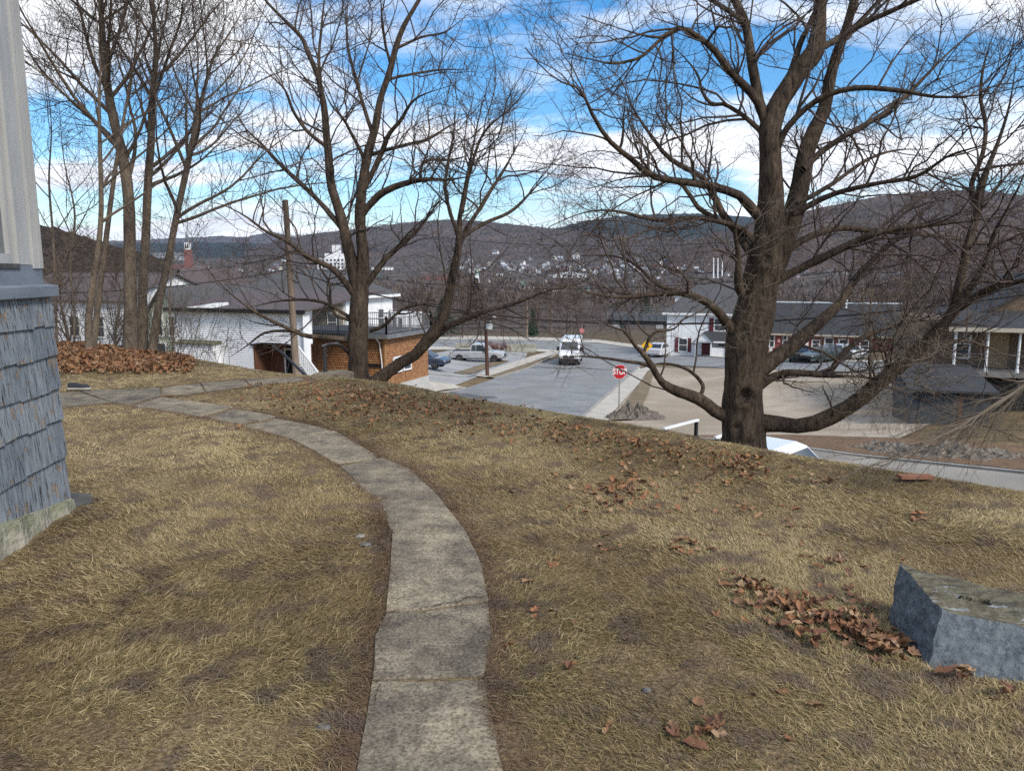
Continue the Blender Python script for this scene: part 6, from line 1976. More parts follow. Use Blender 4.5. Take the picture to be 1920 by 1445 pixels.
def loft(sections, cap=True):
    """sections: lists of equal length of (x,y,z)"""
    mb = MB(); n_ = len(sections[0]); vs_ = [p for s in sections for p in s]; fs_ = []
    for i in range(len(sections) - 1):
        for k in range(n_):
            k2 = (k + 1) % n_
            fs_.append((i * n_ + k, i * n_ + k2, (i + 1) * n_ + k2, (i + 1) * n_ + k))
    if cap:
        fs_.append(tuple(range(n_))[::-1]); fs_.append(tuple(range((len(sections) - 1) * n_, len(sections) * n_)))
    mb.add(vs_, fs_)
    return mb
def sect(x, w_, z0, z1, r=0.1, tuck=0.0):
    """rounded-rectangle cross-section at station x"""
    h_ = w_ / 2
    return [(x, -h_ + tuck, z0), (x, -h_, z0 + r), (x, -h_, z1 - r), (x, -h_ + r * 0.8, z1), (x, h_ - r * 0.8, z1), (x, h_, z1 - r), (x, h_, z0 + r), (x, h_ - tuck, z0)]

def wheel(root, x, y, r, wd=0.22):
    s = 1 if y > 0 else -1
    mb = MB(); mb.lathe((x, y, r), (0, s, 0), [(r * 0.62, -wd / 2), (r * 0.94, -wd / 2), (r, -wd / 2 + 0.03), (r, wd / 2 - 0.03), (r * 0.94, wd / 2), (r * 0.62, wd / 2)], 24)
    w_ = mb.build('wheel', m_tyre, root, local=True, smooth=False)
    mb = MB(); mb.lathe((x, y, r), (0, s, 0), [(r * 0.60, wd / 2 - 0.03), (r * 0.62, wd / 2 + 0.004), (r * 0.5, wd / 2 - 0.005), (r * 0.22, wd / 2 - 0.03), (r * 0.16, wd / 2 + 0.012), (0.01, wd / 2 + 0.014)], 20)
    mb.build('rim', m_rim, w_, local=True)
    mb = MB(); mb.lathe((x, y - s * 0.02, r), (0, s, 0), [(r * 1.16, -wd / 2), (r * 1.16, wd / 2 - 0.055)], 24); mb.build('wheel_arch', m_black, root, local=True)
    return w_

def panel(mb, pts, off):
    """thin pane through four points pushed out along its normal"""
    p = [Vector(q_) for q_ in pts]
    nrm = (p[1] - p[0]).cross(p[3] - p[0]).normalized() * off
    mb.add([q_ + nrm for q_ in p] + [q_ - nrm for q_ in p], [(0, 1, 2, 3), (7, 6, 5, 4), (0, 4, 5, 1), (1, 5, 6, 2), (2, 6, 7, 3), (3, 7, 4, 0)])

def pickup(loc, ang, m, label, rack=False, cat='pickup truck'):
    root = thing('pickup_truck', loc, label, cat, rz=ang)
    W_ = 1.92
    mb = loft([sect(-2.70, W_ - .1, .55, 1.02, .08), sect(-2.62, W_, .42, 1.06, .08), sect(-0.62, W_, .42, 1.08, .08), sect(0.95, W_, .42, 1.08, .09), sect(1.9, W_ - .04, .42, 1.05, .12), sect(2.55, W_ - .12, .45, .97, .14), sect(2.72, W_ - .3, .5, .85, .12)])
    mb.build('body', m, root, local=True)
    mb = loft([sect(-0.66, W_ - .16, 1.06, 1.08, .01), sect(-0.60, W_ - .26, 1.06, 1.72, .12), sect(-0.35, W_ - .30, 1.06, 1.80, .12), sect(0.45, W_ - .30, 1.06, 1.80, .12), sect(0.72, W_ - .30, 1.06, 1.73, .12), sect(1.30, W_ - .14, 1.05, 1.08, .01)])
    cab = mb.build('cab', m, root, local=True)
    g_ = MB(); panel(g_, [(1.27, -.80, 1.12), (1.27, .80, 1.12), (0.77, .62, 1.69), (0.77, -.62, 1.69)], 0.02); g_.build('windscreen', m_carglass, cab, local=True)
    for s in (-1, 1):
        g_ = MB(); panel(g_, [(-0.02, s * .885, 1.13), (1.0, s * .875, 1.13), (0.62, s * .79, 1.68), (-0.02, s * .80, 1.70)], 0.015); g_.build('side_window', m_carglass, cab, local=True)
        g_ = MB(); panel(g_, [(-0.52, s * .885, 1.13), (-0.12, s * .885, 1.13), (-0.12, s * .80, 1.70), (-0.48, s * .80, 1.66)], 0.015); g_.build('side_window', m_carglass, cab, local=True)
        hb = MB(); hb.cbox(2.56, 2.70, s * .62 - .16, s * .62 + .16, .72, .88); hb.build('headlight', m_lamp, root, local=True)
        hb = MB(); hb.cbox(-2.72, -2.66, s * .8 - .08, s * .8 + .08, .66, .98); hb.build('tail_light', m_redl, root, local=True)
        mb = MB(); mb.cbox(0.75, 0.9, s * 1.0 - .1, s * 1.0 + .1, 1.1, 1.3); mb.build('mirror', m_black, root, local=True)
        mb = MB(); mb.cbox(-2.45, -0.75, s * .955 - .012, s * .955 + .012, .60, .64); mb.build('trim', m_black, root, local=True)
    mb = MB(); mb.cbox(-2.5, -0.72, -.82, .82, 1.05, 1.088); mb.build('bed', m_black, root, local=True)
    mb = MB(); mb.cbox(2.66, 2.86, -.86, .86, .46, .62); mb.build('bumper', m_rim, root, local=True)
    mb = MB(); mb.cbox(-2.88, -2.68, -.86, .86, .46, .62); mb.build('bumper', m_rim, root, local=True)
    mb = MB(); mb.cbox(2.68, 2.76, -.44, .44, .64, .84); mb.build('grille', m_black, root, local=True)
    mb = MB(); mb.cbox(-2.5, 2.5, -.8, .8, .3, .45); mb.build('chassis', m_black, root, local=True)
    for x in (-1.75, 1.78):
        for s in (-1, 1): wheel(root, x, s * .86, .385, .25)
    if rack:
        for x in (-2.35, -0.9):
            mb = MB(); mb.cbox(x - .04, x + .04, -0.95, 0.95, 1.88, 1.94); mb.build('rack_bar', m_white2, root, local=True)
            for s in (-.85, .85):
                mb = MB(); mb.cbox(x - .04, x + .04, s - .04, s + .04, 1.06, 1.86); mb.build('rack_post', m_black, root, local=True)
    return root

def sedan(loc, ang, m, label, group=None, sc=1.0):
    root = thing('sedan', loc, label, 'car', group, rz=ang)
    root.scale = (sc, sc, sc)
    W_ = 1.78
    mb = loft([sect(-2.25, W_ - .3, .45, .85, .1), sect(-2.15, W_ - .06, .32, .95, .1), sect(-1.2, W_, .28, .97, .1), sect(0.8, W_, .28, .93, .1), sect(1.6, W_ - .04, .28, .85, .12), sect(2.1, W_ - .2, .34, .74, .12), sect(2.25, W_ - .45, .4, .62, .1)])
    mb.build('body', m, root, local=True)
    mb = loft([sect(-1.75, W_ - .2, .93, .96, .01), sect(-1.0, W_ - .34, .93, 1.36, .1), sect(-0.6, W_ - .38, .93, 1.43, .12), sect(0.1, W_ - .38, .93, 1.43, .12), sect(0.35, W_ - .38, .93, 1.38, .12), sect(1.15, W_ - .16, .9, .93, .01)])
    cab = mb.build('cabin', m, root, local=True)
    g_ = MB(); panel(g_, [(1.08, -.72, .97), (1.08, .72, .97), (0.42, .58, 1.35), (0.42, -.58, 1.35)], 0.02); g_.build('windscreen', m_carglass, cab, local=True)
    g_ = MB(); panel(g_, [(-1.68, .70, .99), (-1.68, -.70, .99), (-1.06, -.58, 1.33), (-1.06, .58, 1.33)], 0.02); g_.build('rear_window', m_carglass, cab, local=True)
    for s in (-1, 1):
        for x0, x1, x2, x3 in ((-0.2, 0.85, 0.3, -0.2), (-1.3, -0.28, -0.28, -0.95)):
            g_ = MB(); panel(g_, [(x0, s * .82, .98), (x1, s * .81, .97), (x2, s * .715, 1.34), (x3, s * .715, 1.36)], 0.015); g_.build('side_window', m_carglass, cab, local=True)
        hb = MB(); hb.cbox(2.02, 2.18, s * .6 - .16, s * .6 + .16, .56, .68); hb.build('headlight', m_lamp, root, local=True)
        hb = MB(); hb.cbox(-2.24, -2.12, s * .62 - .16, s * .62 + .16, .66, .82); hb.build('tail_light', m_redl, root, local=True)
    mb = MB(); mb.cbox(2.1, 2.27, -.5, .5, .36, .50); mb.build('grille', m_black, root, local=True)
    for x in (-1.35, 1.35):
        for s in (-1, 1): wheel(root, x, s * .78, .315, .2)
    return root

def cargo_van(loc, ang, m, label):
    root = thing('cargo_van', loc, label, 'van', rz=ang)
    W_ = 2.0
    mb = loft([sect(-2.9, W_ - .08, .45, 2.35, .15), sect(-2.8, W_, .42, 2.5, .18), sect(0.7, W_, .42, 2.5, .2), sect(1.0, W_, .42, 2.45, .22), sect(1.25, W_, .42, 2.2, .2), sect(1.95, W_ - .04, .42, 1.42, .15), sect(2.55, W_ - .10, .45, 1.22, .16), sect(2.72, W_ - .3, .5, 1.02, .14)])
    body = mb.build('body', m, root, local=True)
    g_ = MB(); panel(g_, [(1.93, -.82, 1.46), (1.93, .82, 1.46), (1.30, .74, 2.16), (1.30, -.74, 2.16)], 0.03); g_.build('windscreen', m_carglass, body, local=True)
    for s in (-1, 1):
        g_ = MB(); panel(g_, [(0.55, s * 1.0, 1.40), (1.75, s * 1.0, 1.40), (1.2, s * .985, 2.08), (0.55, s * .985, 2.12)], 0.015); g_.build('side_window', m_carglass, body, local=True)
        hb = MB(); hb.cbox(2.48, 2.68, s * .72 - .16, s * .72 + .16, .86, 1.06); hb.build('headlight', m_lamp, root, local=True)
        mb = MB(); mb.cbox(1.55, 1.72, s * 1.12 - .12, s * 1.12 + .12, 1.35, 1.72); mb.build('mirror', m_black, root, local=True)
    mb = MB(); mb.cbox(2.6, 2.78, -.5, .5, .78, 1.02); mb.build('grille', m_black, root, local=True)
    mb = MB(); mb.cbox(2.45, 2.86, -.94, .94, .36, .72); mb.build('bumper', m_black, root, local=True)
    mb = MB(); mb.lathe((2.77, 0, .95), (1, 0, 0), [(0.09, 0), (0.09, 0.04), (0.01, 0.045)], 16); mb.build('badge', m_white2, root, local=True)
    mb = MB(); mb.cbox(-2.6, 2.5, -.85, .85, .28, .45); mb.build('chassis', m_black, root, local=True)
    for x in (-1.75, 1.75):
        for s in (-1, 1): wheel(root, x, s * .9, .35, .24)
    return root

def road_at(u, v, off=0.06):
    p = GL(u, v); return Vector((p.x, p.y, p.z + off))
p = road_at(897, 678)
pickup(p, math.radians(-9), paint('silver_paint', (0.36, 0.36, 0.37)), 'silver pickup truck parked side on in the lot behind the brown pole')
p = road_at(793, 689); sedan(p, math.radians(-14), paint('navy_paint', (0.018, 0.028, 0.06)), 'dark blue sedan parked at the corner of the cedar shingled building')
e2a = math.atan2(E2.y, E2.x)
p = road_at(1070, 681); cargo_van(p, e2a + math.pi + math.radians(12), paint('white_paint', (0.72, 0.72, 0.73)), 'white high roofed van with a black front driving up the street')
# pickup with ladder rack below the bank, only its roof and rack in sight
p = P(1436, 840, 19.2); p.z = Hs(p.x, p.y) + 0.08
rackt = pickup(p, math.radians(-45), paint('white_paint', (0.72, 0.72, 0.73)), 'white pickup with a ladder rack parked under the brow behind the big maple', rack=True)
rackt.scale = (1.1, 0.95, 0.95)
p = road_at(1498, 677); sedan(p, math.radians(70), paint('black_paint', (0.012, 0.012, 0.014)), 'black car parked facing the brick building door')
p = road_at(1548, 679); sedan(p, math.radians(-160), paint('dark_green_paint', (0.02, 0.03, 0.028)), 'dark car parked under the windows of the brick building')
p = road_at(1578, 676); sedan(p, math.radians(-165), paint('pale_silver_paint', (0.55, 0.56, 0.57)), 'pale car parked behind the dark one by the brick building')
p = road_at(1236, 668); sedan(p, math.radians(60), paint('light_grey_paint', (0.5, 0.5, 0.51)), 'light grey car parked left of the shuttered house')

# ================================================================== SIGNS
def text_mesh(body, size, m, parent, loc, right, up, thick=0.006, name='lettering'):
    cu = bpy.data.curves.new('t', 'FONT'); cu.body = body; cu.size = size; cu.align_x = 'CENTER'; cu.align_y = 'CENTER'; cu.extrude = thick; cu.offset = size * 0.022
    ob = bpy.data.objects.new('t', cu); col.objects.link(ob)
    bpy.context.view_layer.update()
    me = bpy.data.meshes.new_from_object(ob.evaluated_get(bpy.context.evaluated_depsgraph_get()))
    bpy.data.objects.remove(ob)
    nrm = right.cross(up)
    org = Vector(parent['_base'])
    for vtx in me.vertices:
        c = vtx.co.copy()
        vtx.co = loc + right * c.x * 0.78 + up * c.y * 1.12 + nrm * c.z - org
    me.materials.clear(); me.materials.append(m)
    o = bpy.data.objects.new(name, me); col.objects.link(o); o.parent = parent; o['_base'] = tuple(org)
    return o
def ngon(mb, c, right, up, r, n_, rot, th):
    nrm = right.cross(up)
    pts = [c + right * (r * math.cos(rot + 2 * math.pi * i / n_)) + up * (r * math.sin(rot + 2 * math.pi * i / n_)) for i in range(n_)]
    mb.poly_prism([p - nrm * th for p in pts], nrm * th)
    return mb
def stop_sign():
    y = 41.0
    base = P(1160, 780, y); base.z = Hs(base.x, base.y)
    c = P(1162, 697, y - 0.06)
    s = thing('stop_sign', base, 'red octagonal STOP sign on a thin steel post beside the street', 'sign')
    mb = MB(); t = Vector((0.02, 0, 1)); mb.box(base + Vector((-.03, -.02, -.3)), (0.06, 0, 0), (0, 0.04, 0), (c - base) + Vector((0, 0.06, 0.6)))
    mb.build('post', mat('galvanised_post', (0.30, 0.30, 0.29), (0.22, 0.2, 0.18), scale=6, rough=0.5, metal=0.5), s)
    right = Vector((1, 0.05, 0)).normalized(); up = Vector((0.03, 0, 1)).normalized()
    m_stop = mat('stop_red', (0.42, 0.012, 0.022), (0.36, 0.012, 0.02), scale=3, rough=0.45)
    mb = MB(); ngon(mb, c, right, up, 0.43, 8, math.pi / 8, 0.012); pl = mb.build('plate', m_white2, s)
    mb = MB(); ngon(mb, c - right.cross(up) * -0.004, right, up, 0.41, 8, math.pi / 8, 0.012); mb.build('red_field', m_stop, pl)
    text_mesh('STOP', 0.40, m_white2, pl, c + right.cross(up) * 0.008, right, up)
stop_sign()
def yellow_sign():
    p = GL(1213, 684); y = p.y
    c = P(1213, 648, y)
    s = thing('warning_sign', p, 'yellow diamond warning sign beyond the dirt lot', 'sign')
    mb = MB(); mb.box(p + Vector((-.03, 0.02, 0)), (0.06, 0, 0), (0, 0.05, 0), (0, 0, c.z - p.z + .3)); mb.build('post', MATS['galvanised_post'], s)
    right = Vector((1, 0, 0)); up = Vector((0, 0, 1))
    mb = MB(); ngon(mb, c, right, up, 0.55, 4, 0, 0.012); pl = mb.build('plate', mat('sign_yellow', (0.75, 0.42, 0.02), (0.68, 0.38, 0.02), scale=4, rough=0.4), s)
    mb = MB(); k = c + Vector((0, -.008, 0)); ngon(mb, k + Vector((-.05, 0, .12)), right, up, 0.09, 10, 0, 0.01)
    mb.box(k + Vector((-.12, -.01, -.2)), (0.16, 0, 0.02), (0, 0.01, 0), (0.02, 0, 0.26)); mb.box(k + Vector((.08, -.01, -.18)), (0.1, 0, 0), (0, 0.01, 0), (0, 0, 0.22))
    mb.build('symbol', m_black, pl)
yellow_sign()
p = GL(1091, 648); s = thing('stop_sign', p, 'small far red sign on a post behind the white van', 'sign')
mb = MB(); mb.tube([p, p + UP * 3.0], 0.04, 6); mb.build('post', MATS['galvanised_post'], s)
mb = MB(); ngon(mb, P(1091, 620, p.y - .1), Vector((1, 0, 0)), UP, 0.34, 8, math.pi / 8, 0.02); mb.build('plate', mat('faded_red', (0.45, 0.14, 0.14), (0.5, 0.2, 0.19), scale=3), s)

# ================================================================== POLES AND CABLES
m_pole = mat('pole_wood', (0.17, 0.125, 0.095), (0.26, 0.20, 0.155), scale=5, rough=0.95, stretch=(3, 3, 0.3))
m_poled = mat('pole_wood_dark', (0.09, 0.045, 0.035), (0.13, 0.07, 0.05), scale=5, rough=0.95, stretch=(3, 3, 0.3))
def pole(top, bot, r, m, label, arm=None):
    b = Vector(bot); b.z = min(b.z, Hs(b.x, b.y))
    h = thing('utility_pole', b, label, 'pole', None)
    mb = MB(); mb.tube([b - UP * 0.3, Vector(bot), Vector(top)], [r * 1.15, r * 1.1, r * 0.8], 12); mb.build('post', m, h, smooth=True)
    if arm:
        for dz, w_ in arm:
            mb = MB(); t = Vector(top) - UP * dz
            mb.box(t + Vector((-w_ / 2, -0.06, -0.06)), (w_, 0, 0), (0, 0.12, 0), (0, 0, 0.12)); a = mb.build('crossarm', m, h)
            for k in range(4):
                x = -w_ / 2 + w_ * k / 3
                mb = MB(); mb.lathe(t + Vector((x, 0, 0.06)), UP, [(0.03, 0), (0.05, 0.05), (0.03, 0.1), (0.05, 0.14), (0.02, 0.18)], 8); mb.build('insulator', m_white2, a)
    return h
Yp = 34.0
pole(P(535, 375, Yp), P(556, 708, Yp) , 0.155, m_pole, 'weathered utility pole in front of the white garage')
p0 = GL(914, 706)
h = pole(P(910, 590, p0.y), p0, 0.15, m_poled, 'reddish brown utility pole with a grey box beside the silver pickup')
mb = MB(); mb.lathe(P(917, 611, p0.y - 0.25), UP, [(0.24, -0.3), (0.28, -0.25), (0.28, 0.28), (0.2, 0.36), (0.05, 0.42)], 14); mb.build('transformer', mat('transformer_grey', (0.42, 0.44, 0.42), rough=0.5), h)
mb = MB(); mb.tube([P(912, 596, p0.y), P(925, 593, p0.y - 0.8)], 0.04, 6); mb.build('lamp_arm', m_grey, h)
mb = MB(); mb.lathe(P(926, 595, p0.y - 0.9), UP, [(0.18, -0.05), (0.2, 0.02), (0.06, 0.1)], 10); mb.build('lamp_head', m_white2, h)
for u, v0, v1, y, lab in ((988, 535, 652, 108, 'pale utility pole by the ivy covered trunk'), (1034, 540, 640, 120, 'slender pale pole left of the rail bridge'), (1070, 545, 620, 150, 'thin far pole nearest the rail bridge'), (907, 505, 560, 210, 'far pole standing among the bare woods'), (997, 470, 540, 400, 'tall far mast amid the brown trees')):
    t = P(u, v0, y); b = P(u, v1, y); b.z = Hs(b.x, b.y)
    pole(t, b, 0.15, m_pole, lab, arm=[(0.5, 2.0)] if y < 160 else None)
m_cable = mat('black_cable', (0.012, 0.012, 0.013), rough=0.6)
def cable(a, b, sag, r, label):
    pts = []
    for i in range(33):
        t = i / 32
        pts.append(a.lerp(b, t) - UP * (4 * sag * t * (1 - t)))
    mb = MB(); mb.tube(pts, r, 5)
    return tag(mb.build('overhead_cable', m_cable, base=a), label, 'cable')
cp = P(541, 505, Yp)
far_r = P(2300, 490, 17)
cable(cp, far_r, 1.9, 0.028, 'thick black cable sagging behind the big maple trunk')
cable(cp + UP * 0.25, far_r + UP * 1.1, 1.4, 0.012, 'thin wire strung just above the thick black cable')
cable(P(-250, 540, 26), cp, 0.55, 0.022, 'black cable running left from the weathered pole behind the slim trees')
cable(P(-250, 510, 26), cp + UP * 0.5, 0.5, 0.010, 'thin wire above the cable left of the weathered pole')
pr = P(536, 390, Yp)
cable(pr, P(2300, 330, 17), 1.6, 0.009, 'highest thin wire crossing the bare crowns')
cable(P(910, 594, p0.y), P(1700, 560, 60), 1.2, 0.014, 'thin wire from the brown pole towards the brick building')
cable(P(988, 545, 108), P(910, 592, p0.y), 0.8, 0.014, 'thin wire between the brown pole and the pale pole')
cable(P(988, 541, 108), P(1034, 546, 120), 0.3, 0.02, 'wire linking the two pale poles')

# ================================================================== NEAR STREET FURNITURE, BUSHES
def conc_bar(u, v, y_len, label, ang=0.05):
    p = GL(u, v); d = Vector((math.cos(ang), math.sin(ang), 0)); s = Vector((-d.y, d.x, 0))
    mb = MB(); L_ = y_len
    prof = [(-0.45, 0), (-0.42, 0.25), (-0.25, 0.45), (-0.2, 0.95), (0.2, 0.95), (0.25, 0.45), (0.42, 0.25), (0.45, 0)]
    mb.poly_prism([p - d * L_ / 2 + s * a + UP * z for a, z in prof], d * L_)
    return tag(mb.build('concrete_barrier', mat('barrier_concrete', (0.22, 0.21, 0.17), (0.30, 0.29, 0.24), scale=2, rough=0.95), base=p), label, 'barrier')
conc_bar(882, 658, 3.6, 'grey concrete barrier above the bed of the silver pickup')
conc_bar(977, 660, 3.6, 'grey concrete barrier to the right of the silver pickup')
def boulder(u, v, s, m, label):
    p = GL(u, v)
    mb = MB(); vs_ = []; n1_, n2_ = 9, 14
    for i in range(n1_ + 1):
        ph = math.pi * 0.5 * i / n1_
        for j in range(n2_):
            th = 2 * math.pi * j / n2_
            d = Vector((math.cos(ph) * math.cos(th), math.cos(ph) * math.sin(th), math.sin(ph)))
            k = s * (1 + 0.25 * mnoise.noise(d * 1.8 + Vector((u, 0, 0))))
            vs_.append(p + Vector((d.x * k * 1.2, d.y * k, d.z * k * 1.1 - 0.05)))
    fs_ = [(i * n2_ + j, i * n2_ + (j + 1) % n2_, (i + 1) * n2_ + (j + 1) % n2_, (i + 1) * n2_ + j) for i in range(n1_) for j in range(n2_)]
    mb.add(vs_, fs_)
    return tag(mb.build('boulder', m, base=p), label, 'boulder')
boulder(924, 657, 1.0, mat('brown_boulder', (0.15, 0.12, 0.11), (0.22, 0.18, 0.165), scale=2, rough=0.95, bump=0.6, bscale=5, bdist=0.1), 'rounded brown boulder behind the cab of the silver pickup')
def bush(name, label, pts, hgt, per, m, seed, spread):
    return thicket(name, label, pts, seed, m, hgt, per, spread, r=0.02)
m_redbush = mat('red_stems', (0.11, 0.035, 0.03), (0.15, 0.06, 0.045), scale=1, rough=0.9)
a = GL(895, 658); b = GL(965, 660)
bush('hedge', 'row of reddish leafless shrubs between the two concrete barriers', [(a.x + (b.x - a.x) * t, a.y + (b.y - a.y) * t) for t in (0, .2, .4, .6, .8, 1.0)], (0.7, 1.3), 16, m_redbush, 61, 0.55)

# ================================================================== HILLS
def forest_material(name, c1, c2, c3, sc):
    m = bpy.data.materials.new(name)
    t, b = nodes_of(m); n = t.nodes.new; lk = t.links.new
    b.inputs['Roughness'].default_value = 1.0; b.inputs['Specular IOR Level'].default_value = 0.0
    geo = n('ShaderNodeNewGeometry')
    def noise(s, d=10, st=(1, 1, 1)):
        mpn = n('ShaderNodeMapping'); mpn.inputs['Scale'].default_value = st; lk(geo.outputs['Position'], mpn.inputs[0])
        x = n('ShaderNodeTexNoise'); x.inputs['Scale'].default_value = s; x.inputs['Detail'].default_value = d; x.inputs['Roughness'].default_value = 0.66
        lk(mpn.outputs[0], x.inputs['Vector']); return x
    a = noise(sc); f = noise(sc * 22, 8, (1, 0.4, 0.5)); e_ = noise(sc * 2.6, 8)
    r = n('ShaderNodeValToRGB')
    r.color_ramp.elements[0].position = 0.38; r.color_ramp.elements[0].color = (*c1, 1)
    r.color_ramp.elements[1].position = 0.62; r.color_ramp.elements[1].color = (*c2, 1)
    lk(a.outputs['Fac'], r.inputs[0])
    r2 = n('ShaderNodeValToRGB')
    r2.color_ramp.elements[0].position = 0.36; r2.color_ramp.elements[0].color = (0.5, 0.5, 0.52, 1)
    r2.color_ramp.elements[1].position = 0.64; r2.color_ramp.elements[1].color = (1.4, 1.38, 1.36, 1)
    lk(f.outputs['Fac'], r2.inputs[0])
    mm = n('ShaderNodeMixRGB'); mm.blend_type = 'MULTIPLY'; mm.inputs[0].default_value = 1
    lk(r.outputs[0], mm.inputs[1]); lk(r2.outputs[0], mm.inputs[2])
    r3 = n('ShaderNodeValToRGB'); r3.color_ramp.elements[0].position = 0.58; r3.color_ramp.elements[1].position = 0.66
    lk(e_.outputs['Fac'], r3.inputs[0])
    m3 = n('ShaderNodeMixRGB'); m3.inputs[2].default_value = (*c3, 1)
    lk(r3.outputs[0], m3.inputs[0]); lk(mm.outputs[0], m3.inputs[1])
    lk(m3.outputs[0], b.inputs['Base Color'])
    bp = n('ShaderNodeBump'); bp.inputs['Strength'].default_value = 1.0; bp.inputs['Distance'].default_value = 10.0
    lk(f.outputs['Fac'], bp.inputs['Height']); lk(bp.outputs[0], b.inputs['Normal'])
    return m
m_for = forest_material('bare_forest', (0.070, 0.056, 0.050), (0.11, 0.086, 0.074), (0.030, 0.036, 0.028), 0.004)
m_for_r = forest_material('bare_forest_near', (0.078, 0.058, 0.048), (0.125, 0.094, 0.076), (0.040, 0.042, 0.032), 0.006)
m_for_l = forest_material('bare_brown_rise', (0.085, 0.066, 0.052), (0.13, 0.10, 0.078), (0.05, 0.045, 0.036), 0.03)
m_for_d = forest_material('conifer_forest', (0.020, 0.028, 0.024), (0.036, 0.043, 0.035), (0.06, 0.048, 0.045), 0.004)
HILLS = []
def hill(prof, r0, r1, m, seed, z_base, back=1.3, nu=180, nr=34, rough=1.0):
    us = np.linspace(prof[0][0], prof[-1][0], nu)
    vs_ = np.interp(us, [p[0] for p in prof], [p[1] for p in prof])
    k = np.ones(5) / 5; vs_ = np.convolve(np.pad(vs_, 2, mode='edge'), k, mode='valid')
    rs = np.concatenate([np.linspace(r0, r1, nr), np.linspace(r1, r1 * back, 8)[1:]])
    V = np.zeros((nu, len(rs), 3))
    for i, (u, v) in enumerate(zip(us, vs_)):
        zr = P(float(u), float(v), r1).z
        a = (u - 960) / FPX / math.cos(PITCH) * 0.995
        for j, r in enumerate(rs):
            if r <= r1:
                t = (r - r0) / (r1 - r0); s = t ** 1.25 * (1.35 - 0.35 * t)
            else:
                t = (r - r1) / (r1 * back - r1); s = 1 - t * t * 1.2
            x = a * r; nz = mnoise.fractal(Vector((x / (r1 * 0.12) + seed, r / (r1 * 0.12), 0)), 1.0, 2.0, 5)
            tree = abs(mnoise.noise(Vector((x / (r1 * 0.004), r / (r1 * 0.02), seed)))) * r1 * 0.0028 * rough
            damp = min(1, (1 - abs(2 * min(t, 1) - 1)) * 1.2) if r <= r1 else 0
            V[i, j] = (x, r, z_base + (zr - z_base) * s + nz * (zr - z_base) * 0.13 * damp + tree)
    n2_ = len(rs)
    ii_ = np.arange(nu * n2_).reshape(nu, n2_)
    qq = np.stack([ii_[:-1, :-1], ii_[1:, :-1], ii_[1:, 1:], ii_[:-1, 1:]], -1).reshape(-1, 4)
    o = np_obj('hill', V.reshape(-1, 3), [qq], m, smooth=False)
    HILLS.append((V, seed))
    return struct(o)
hill([(-500, 455), (0, 458), (250, 452), (330, 447), (390, 446), (430, 442), (470, 447), (500, 439), (520, 434), (540, 439), (560, 447), (640, 455), (900, 460)], 6000, 8200, m_for, 1, 60)
hill([(-900, 470), (100, 462), (330, 456), (420, 455), (480, 457), (560, 463), (640, 470), (800, 480)], 3600, 5200, m_for_d, 9, 50)
hill([(470, 470), (540, 450), (600, 438), (700, 427), (770, 417), (840, 412), (900, 415), (960, 421), (1040, 430), (1120, 440), (1300, 450)], 2300, 3700, m_for, 2, 35)
hill([(880, 450), (1000, 436), (1060, 424), (1100, 413), (1150, 407), (1220, 402), (1290, 401), (1350, 404), (1420, 409), (1500, 414), (1700, 425)], 3000, 4900, m_for_d, 3, 40)
hill([(1250, 462), (1380, 425), (1440, 408), (1490, 397), (1560, 382), (1620, 369), (1690, 360), (1760, 357), (1840, 361), (1900, 368), (1980, 372), (2200, 380), (2700, 400)], 1300, 2300, m_for_r, 4, 0)
hill([(-900, 380), (-300, 395), (60, 420), (110, 424), (150, 436), (200, 452), (260, 470), (330, 490)], 240, 420, m_for_l, 5, -20, rough=2.5)

